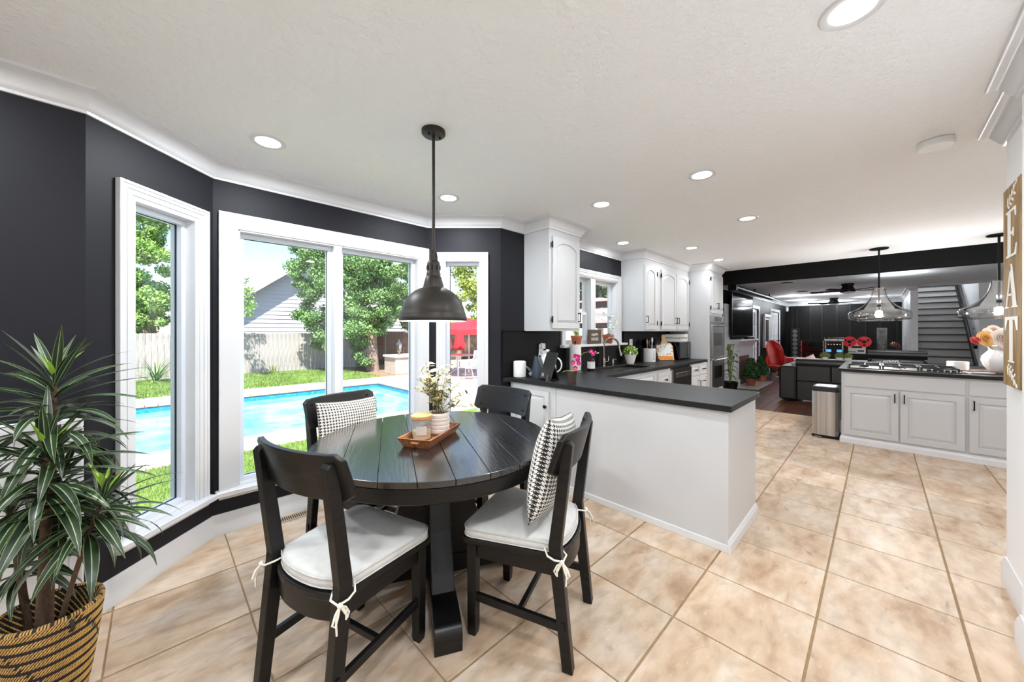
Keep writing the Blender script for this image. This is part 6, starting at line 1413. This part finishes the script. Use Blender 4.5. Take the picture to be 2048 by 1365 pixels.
slab('pool_basin', 'pale blue plastered pool basin', 'pool', [(PXL, PXR, PYN, PYF)], mat('pool plaster', (150, 206, 224), .6), G-1.5, G-1.4)
pb_ = MB(); pb_.box(PXL, PXR, PYN-.02, PYN, G-1.4, G-.02); pb_.box(PXL, PXR, PYF, PYF+.02, G-1.4, G-.02); pb_.box(PXR, PXR+.02, PYN, PYF, G-1.4, G-.02)
tag(pb_.build('pool_wall', mat('blue pool tile', (52, 138, 176), .25, var=.3, scale=14)), 'blue tiled pool wall', 'pool', kind='structure')
def water():
    m = bpy.data.materials.new('pool water'); m.use_nodes = True; N, L = nodes_of(m); b = N['Principled BSDF']; b.inputs['Base Color'].default_value = (*srgb((96, 190, 214)), 1); b.inputs['Roughness'].default_value = .03; b.inputs['Specular IOR Level'].default_value = .6
    tc = N.new('ShaderNodeTexCoord'); nz = N.new('ShaderNodeTexNoise'); nz.inputs['Scale'].default_value = 2.2; nz.inputs['Detail'].default_value = 3; L.new(tc.outputs['Object'], nz.inputs[0])
    bp = N.new('ShaderNodeBump'); bp.inputs['Strength'].default_value = .08; bp.inputs['Distance'].default_value = .1; L.new(nz.outputs[0], bp.inputs['Height']); L.new(bp.outputs[0], b.inputs['Normal'])
    rp = N.new('ShaderNodeValToRGB'); rp.color_ramp.elements[0].position = .3; rp.color_ramp.elements[0].color = (*srgb((84, 160, 182)), 1); rp.color_ramp.elements[1].position = .7; rp.color_ramp.elements[1].color = (*srgb((136, 200, 212)), 1); L.new(nz.outputs[0], rp.inputs[0]); L.new(rp.outputs[0], b.inputs['Base Color']); return m
tag(MB().box(PXL, PXR, PYN, PYF, G-.16, G-.12).build('pool_water', water()), 'turquoise swimming pool water', 'water', kind='stuff')
# brick coping along the far and right pool edges
cop = thing('pool_coping', 'row of reddish bricks along the pool edge', 'coping', (0, PYF, G), kind='structure')
M_BRK = mat('pink coping brick', (206, 160, 140), .85, var=.15, scale=3)
bk_ = MB().cbox(-.095, .095, -.02, .28, 0, .045, .006).build('brick', M_BRK); bkm = bk_.data; bpy.data.objects.remove(bk_)
for k in range(30): instance(bkm, 'brick', cop, Matrix.Translation((PXR-.1-k*.2, PYF, G)), world=True)
for k in range(20): instance(bkm, 'brick', cop, Matrix.Translation((PXR, PYF-.1-k*.2, G)) @ Matrix.Rotation(-PI/2, 4, 'Z'), world=True)
for k in range(16): instance(bkm, 'brick', cop, Matrix.Translation((PXR-.1-(30+k)*.2, PYF, G)), world=True)
# grass blades
def blades(n, x0, x1, y0, y1, h, w, seed):
    rg = np.random.default_rng(seed); p = np.stack([rg.uniform(x0, x1, n), rg.uniform(y0, y1, n), np.full(n, G-.012)], 1); a = rg.uniform(0, 2*PI, n); d = np.stack([np.cos(a), np.sin(a), 0*a], 1); hh = h*rg.uniform(.6, 1.3, (n, 1)); ln = rg.normal(0, .5, (n, 2))*hh
    tip = p+np.concatenate([ln, hh], 1); V = np.stack([p-d*w/2, p+d*w/2, tip], 1).reshape(-1, 3); return V, np.arange(3*n).reshape(-1, 3)
V, F = blades(60000, -2.2, 3.6, 3.3, 5.9, .05, .006, 1); tag(fast_mesh('grass_near', V, F, M_BLADE), 'short green grass close to the bay windows', 'grass', kind='stuff')
V, F = blades(60000, -5, 5.6, 12.2, 16.6, .07, .012, 2); tag(fast_mesh('grass_far', V, F, M_BLADE), 'short green grass beyond the pool', 'grass', kind='stuff')
# fence
fe = thing('garden_fence', 'weathered grey plank fence behind the lawn', 'fence', (2, 16.7, G)); fd = thing('dark_fence', 'dark brown plank fence behind the patio', 'fence', (12, 16.7, G))
M_FGR = mat('weathered grey fence wood', (158, 154, 152), .9, var=.28, scale=3, stretch=(9, 9, 1)); M_FDK = mat('dark fence wood', (84, 66, 54), .9, var=.25, scale=3, stretch=(9, 9, 1))
pk = []
for i in range(3): o = MB().cbox(-.071, .071, -.011, .011, 0, 1.52+.02*i, .004).build('plank', M_FGR); pk.append(o.data); bpy.data.objects.remove(o)
pd_ = []
for i in range(2): o = MB().cbox(-.071, .071, -.011, .011, 0, 1.56+.02*i, .004).build('plank', M_FDK); pd_.append(o.data); bpy.data.objects.remove(o)
rs = random.Random(8); x = -6.0
while x < 16:
    if x < 7.4: instance(rs.choice(pk), 'plank', fe, Matrix.Translation((x, 16.7+rs.uniform(-.006, .006), G-.01)), world=True)
    else: instance(rs.choice(pd_), 'plank', fd, Matrix.Translation((x, 16.7+rs.uniform(-.006, .006), G-.01)), world=True)
    x += .148
for z in (.1, 1.15): MB().box(-6, 7.4, 16.72, 16.78, z, z+.09).build('rail', M_FGR, fe, world=True); MB().box(7.4, 16, 16.72, 16.78, z, z+.09).build('rail', M_FDK, fd, world=True)
# neighbour house
HY_ = 20.5
p1 = PY(477, 597, HY_); p2 = PY(594, 530.7, HY_); sl_ = (p2.z-p1.z)/(p2.x-p1.x); xr = PY(690, 500, HY_).x; xl = p1.x-4.6
def rake(x): return p1.z+sl_*(x-p1.x) if x < xr else p1.z+sl_*(xr-p1.x)-sl_*(x-xr)
hs_ = thing('neighbour_house', 'pale lap-sided neighbour house with sloping gable roof', 'house', (xr, HY_, G))
M_SIDE = mat('pale lap siding', (196, 199, 208), .7); M_ROOF = mat('grey roof shingle', (170, 172, 178), .9)
bh_ = .20; z = G; xe = 2*xr-xl
while z < rake(xr):
    P = clip(clip([(xl, z), (xe, z), (xe, z+bh_), (xl, z+bh_)], -sl_, 1, p1.z-sl_*p1.x), sl_, 1, p1.z+sl_*(2*xr-p1.x))
    if len(P) >= 3: MB().loft([[(x_, HY_-(.028 if zz < z+.01 else .006), zz) for x_, zz in P], [(x_, HY_+.1, zz) for x_, zz in P]]).build('siding_board', M_SIDE, hs_, world=True)
    z += bh_
for s in (1, -1):
    xa, xb = (xl-.5, xr) if s > 0 else (xe+.5, xr); za, zb_ = rake(xr)-sl_*abs(xa-xr), rake(xr)
    MB().loft([[(xa, y, za+.02), (xb, y, zb_+.02), (xb, y, zb_+.16), (xa, y, za+.16)] for y in (HY_-.48, HY_+5)]).build('roof', M_ROOF, hs_, world=True)
    MB().loft([[(xa, y, za-.14), (xb, y, zb_-.14), (xb, y, zb_+.12), (xa, y, za+.12)] for y in (HY_-.53, HY_-.48)]).build('rake_board', M_SIDE, hs_, world=True)
# trees
M_LEAFA = mat('bright podocarpus leaf', (108, 144, 84), .5, var=.4, scale=1.5); M_LEAFB = mat('maple leaf green', (132, 170, 84), .5, var=.45, scale=1.2); M_LEAFC = mat('yellow green leaf', (140, 158, 60), .55, var=.45, scale=1.0)
M_BARK = mat('pale tree bark', (142, 124, 112), .95, var=.3, scale=8, bump=.6, bscale=30)
def tree(label, base, trunk_top, blobs, per, size, m, tr_r=.14, extra=(), squash=(1, 1, .85)):
    t = thing('tree', label, 'tree', tuple(base)); b0 = Vector(base)
    MB().tube([(0, 0, -.05), tuple((Vector(trunk_top)-b0)*.5+Vector((.05, 0, 0))), tuple(Vector(trunk_top)-b0)], [tr_r*1.25, tr_r, tr_r*.7], 12).build('trunk', M_BARK, t, smooth=True)
    C = []; Nn = []
    for (c, r_) in blobs:
        c = Vector(c)-b0; n = int(per*(r_**1.6)); q, nr = clump(tuple(c), r_, n, squash, inner=.15); C.append(q); Nn.append(nr)
        if r_ > .75: MB().tube([tuple(Vector(trunk_top)-b0), tuple((Vector(trunk_top)-b0).lerp(c, .5)+Vector((0, 0, .1))), tuple(c)], [tr_r*.4, tr_r*.25, tr_r*.1], 6).build('branch', M_BARK, t)
    V, F = leaf_quads(np.concatenate(C), np.concatenate(Nn), size, jitter=.9); tag(fast_mesh('foliage', V, F, m, t), kind='stuff')
    return t
rs = random.Random(21)
tbp = PZ(746, 742, G); d1 = _fw.dot(tbp)
bl = []
for px, py, r_ in [(612, 520, .7), (640, 500, .8), (625, 575, .55), (600, 560, .35), (615, 620, .5), (645, 640, .6), (640, 575, .6), (660, 545, .6), (650, 690, .5), (700, 540, .8), (720, 520, .9), (760, 525, .8), (790, 540, .6), (700, 590, .7), (735, 580, .8), (770, 600, .65), (715, 640, .75), (745, 640, .6), (690, 660, .6), (722, 680, .5), (785, 575, .5), (790, 620, .45), (700, 480, 1.0), (760, 470, 1.0), (640, 455, .8), (725, 715, .35), (765, 655, .4)]:
    for q in range(10):
        k_ = r_/.0203*.9; bl.append((PD(px+rs.uniform(-k_, k_), py+rs.uniform(-k_, k_)*.8, d1+rs.uniform(-.9, .9)), r_*rs.uniform(.38, .66)))
tree('large bushy green tree with pale trunk beyond the pool', tbp, PD(735, 620, d1), bl, 2300, .052, M_LEAFA, .2)
bl = [(PD(rs.uniform(225, 330), rs.uniform(400, 650), 19.5+rs.uniform(-.8, 1.2)), rs.uniform(.3, .7)) for k in range(64)]
tree('leafy tree behind the fence seen through the narrow left window', PD(290, 780, 20) .to_2d().to_3d()+Vector((0, 0, G)), PD(290, 560, 20), bl, 1500, .09, M_LEAFB, .16)
bl = [(PD(300+rs.uniform(-40, 40), rs.uniform(570, 655), 22), rs.uniform(.5, .9)) for k in range(10)]
tree('yellow-green tree far behind the fence', PD(305, 760, 22.5).to_2d().to_3d()+Vector((0, 0, G)), PD(305, 620, 22.5), bl, 420, .15, M_LEAFC, .14)
bl = [(PD(460, 500, 12.2), .30), (PD(472, 560, 12), .35), (PD(492, 585, 12), .30), (PD(500, 610, 12), .24), (PD(497, 628, 12), .14), (PD(450, 540, 12.3), .5), (PD(440, 470, 12.4), .6), (PD(478, 490, 12.2), .16)]
tb2 = PD(425, 800, 12.6); tree('slender tree whose branches droop past the left edge of the wide window', Vector((tb2.x, tb2.y, G)), PD(425, 520, 12.6), bl, 1600, .055, M_LEAFB, .09)
bl = [(PD(rs.uniform(815, 1010), rs.uniform(490, 655), 20.5+rs.uniform(-1, 1)), rs.uniform(.3, .7)) for k in range(70)]
tbR = PD(915, 760, 20.5); tree('olive-toned tree behind the red umbrella', Vector((tbR.x, tbR.y, G)), PD(920, 600, 20.5), bl, 900, .095, M_LEAFC, .18)
bl = [(PD(rs.uniform(780, 870), rs.uniform(450, 640), 18.5), rs.uniform(.3, .6)) for k in range(34)]
tbS = PD(832, 760, 18.5); tree('dark green tree hidden mostly behind the pendant shade', Vector((tbS.x, tbS.y, G)), PD(832, 600, 18.5), bl, 900, .085, M_LEAFA, .15)
bl = [(PD(rs.uniform(1120, 1290), rs.uniform(540, 640), 24+rs.uniform(-1, 1)), rs.uniform(.9, 1.6)) for k in range(26)]
tbK = PD(1200, 720, 24); tree('dark tree beyond the gazebo roof', Vector((tbK.x, tbK.y, G)), PD(1200, 620, 24), bl, 160, .22, mat('dark leaf', (62, 84, 52), .6, var=.4, scale=1), .2)
# tall clump grasses
def tuft(label, p, h, n, m):
    t = thing('ornamental_grass', label, 'plant', (p.x, p.y, G)); lm = [leaf_mesh('blade', h, h*.03, m, d, 6, .3) for d in (.5, 1.1)]; MB().lathe([(h*.12, 0), (h*.08, h*.06), (.01, h*.08)], 10).build('crown', m, t)
    for k in range(n): instance(rs.choice(lm), 'blade', t, leaf_M((rs.uniform(-.06, .06), rs.uniform(-.06, .06), 0), rs.uniform(0, 6.3), rs.uniform(.7, 1.45), 0, rs.uniform(.6, 1)))
tuft('tall arching grass clump at the fence seen through the narrow left window', PZ(310, 765, G), 1.05, 60, M_LEAFA); tuft('small yellow-green grass clump on the lawn edge', PZ(545, 745, G), .5, 34, M_LEAFC)
# raised planter with lantern
pw = PZ(806, 748, G)
t = thing('stone_planter', 'low stucco planter wall beside the pool deck', 'planter', (pw.x, pw.y, G)); MB().box(-.35, 1.6, -.1, .8, 0, .62).build('wall', mat('tan stucco', (178, 166, 154), .9, var=.1, scale=5, bump=.3, bscale=60), t); MB().cbox(-.40, 1.65, -.15, .85, .62, .70, .01).build('cap', M_DECK, t)
t = thing('garden_lantern', 'small silver lantern on the planter wall', 'lantern', (pw.x-.05, pw.y+.2, G+.70))
MB().lathe([(.09, 0), (.09, .02), (.03, .04), (.03, .12), (.09, .14), (.09, .15)], 16).build('base', M_CHROME, t); MB().lathe([(.08, .15), (.11, .40)], 6).build('glass', pane_glass('lantern glass', (240, 245, 255), .3), t); MB().lathe([(.14, .40), (.03, .52), (.03, .56), (.001, .6)], 6, cap=False).build('roof', M_CHROME, t)
# patio furniture
M_ALU = mat('pale aluminium', (214, 210, 214), .4, metal=.3)
tp_ = Vector((8.0, 11.0, G)); t = thing('patio_table', 'round pale metal patio table under the red umbrella', 'table', tuple(tp_)); MB().lathe([(.001, .70), (.62, .70), (.63, .71), (.62, .73), (.001, .73)], 36, cap=False).build('top', M_ALU, t)
for k in range(3): a = k*2*PI/3; MB().tube([(.05*math.cos(a), .05*math.sin(a), .70), (.05*math.cos(a), .05*math.sin(a), .2), (.4*math.cos(a), .4*math.sin(a), 0)], .025, 8).build('leg', M_ALU, t)
def pchair(p, rz, label):
    t = thing('patio_chair', label, 'chair', (p[0], p[1], G), rz, group='pale metal patio chairs')
    for s in (-1, 1):
        MB().tube([(s*.25, .25, 0), (s*.26, .24, .4), (s*.27, .22, .62), (s*.27, -.1, .65), (s*.26, -.24, .62)], .016, 8).build('front_leg', M_ALU, t, smooth=True); MB().tube([(s*.25, -.34, 0), (s*.25, -.24, .4), (s*.25, -.3, .7), (s*.25, -.40, .98)], .016, 8).build('rear_leg', M_ALU, t, smooth=True)
    for k in range(7): MB().box(-.24, .24, -.235+k*.068, -.18+k*.068, .40, .415).build('seat_slat', M_ALU, t)
    for k in range(8): z = .47+k*.065; y = -.25-.09*(z-.4)/.3*.55; MB().box(-.24, .24, y-.008, y+.008, z, z+.05).build('back_slat', M_ALU, t)
pchair((7.35, 9.55), math.radians(25), 'pale slatted patio chair with its back to the house'); pchair((7.0, 11.4), math.radians(-110), 'pale patio chair cut by the window frame left of the patio table'); pchair((8.6, 10.2), math.radians(60), 'pale patio chair at the right behind the nearer one')
M_UMB = mat('red umbrella canvas', (214, 30, 44), .8)
uc = PD(938, 655, 13.2); t = thing('patio_umbrella', 'open red canvas patio umbrella', 'umbrella', (uc.x, uc.y, G)); zA = PD(930, 636, 13.2).z-G; zR = PD(930, 661, 13.2).z-G
n = 8; Rr = 1.35
for k in range(n):
    a = 2*PI*k/n; b = 2*PI*(k+1)/n; mid = (a+b)/2
    MB().add([(0, 0, zA), (Rr*math.cos(a), Rr*math.sin(a), zR), (Rr*.96*math.cos(mid), Rr*.96*math.sin(mid), zR+.03), (Rr*math.cos(b), Rr*math.sin(b), zR), (Rr*math.cos(a), Rr*math.sin(a), zR-.16), (Rr*.96*math.cos(mid), Rr*.96*math.sin(mid), zR-.14), (Rr*math.cos(b), Rr*math.sin(b), zR-.16)], [(0, 1, 2), (0, 2, 3), (1, 4, 5, 2), (2, 5, 6, 3)]).build('canopy_panel', M_UMB, t)
    MB().tube([(0, 0, zA-.03), (Rr*.98*math.cos(a), Rr*.98*math.sin(a), zR-.02)], .01, 6).build('rib', M_ALU, t)
MB().tube([(0, 0, 0), (0, 0, zA)], .022, 8).build('pole', M_ALU, t); MB().lathe([(.28, 0), (.28, .06), (.05, .1), (.05, .2)], 20).build('base', M_ALU, t)
for px, l in ((919, 'folded red umbrella standing behind the patio table'), (893, 'folded red umbrella partly hidden by the window casing')):
    u = PD(px, 690, 15.0); t = thing('folded_umbrella', l, 'umbrella', (u.x, u.y, G), group='folded red umbrellas'); zt_ = PD(px, 655, 15).z-G; zb_ = PD(px, 702, 15).z-G
    L_ = [[((r_+.03*(k % 2))*math.cos(2*PI*k/16), (r_+.03*(k % 2))*math.sin(2*PI*k/16), z_) for k in range(16)] for r_, z_ in ((.16, zb_+.03), (.22, zb_+.12), (.18, zb_+.4), (.1, zt_-.2), (.03, zt_))]
    MB().loft(L_).build('folded_canvas', M_UMB, t); MB().tube([(0, 0, 0), (0, 0, zt_+.1)], .02, 8).build('pole', M_ALU, t); MB().lathe([(.25, 0), (.25, .06), (.04, .1)], 16).build('base', M_ALU, t)
# gazebo seen through the kitchen window
gz = PY(1200, 640, 7.2); t = thing('gazebo', 'gazebo with pinkish two-tier metal roof outside the kitchen window', 'gazebo', (gz.x, gz.y, G)); dg = _fw.dot(gz)
zz = lambda py: PD(1200, py, dg).z-G
M_PINK = mat('pinkish metal roof', (206, 172, 168), .5); M_DKW = mat('dark gazebo timber', (58, 46, 42), .7)
def hip(r0, z0, r1, z1, nm):
    MB().loft([[(-r0, -r0, z0), (r0, -r0, z0), (r0, r0, z0), (-r0, r0, z0)], [(-r1, -r1, z1), (r1, -r1, z1), (r1, r1, z1), (-r1, r1, z1)]]).build(nm, M_PINK, t)
    for s in range(4):
        R = Matrix.Rotation(s*PI/2, 4, 'Z')
        for k in range(-6, 7):
            u = k/6.5; MB().bar((u*r0, -r0, z0+.01), (max(-r1, min(r1, u*r0)), -max(r1, abs(u*r0)), z0+(z1-z0)*(r0-max(r1, abs(u*r0)))/(r0-r1)+.01), .025, .03, M=R).build('seam', M_PINK, t)
hip(1.9, zz(649), .75, zz(619), 'lower_roof'); hip(.9, zz(607), .05, zz(597), 'upper_roof')
MB().box(-.7, .7, -.7, .7, zz(619), zz(607)).build('vent_band', M_DKW, t); MB().ring([(-1.85, -1.85), (1.85, -1.85), (1.85, 1.85), (-1.85, 1.85)], [(-1.7, -1.7), (1.7, -1.7), (1.7, 1.7), (-1.7, 1.7)], zz(656), zz(649)).build('eave_beam', M_DKW, t)
for x in (-1.75, 1.75):
    for y in (-1.75, 1.75): MB().box(x-.07, x+.07, y-.07, y+.07, 0, zz(650)).build('post', M_DKW, t)
tag(slab('patio_side', 'pale concrete patio outside the kitchen and french doors', 'patio', [(2.5, 26, 2.79, 2.8)], M_DECK, G-.2, G), kind='structure')
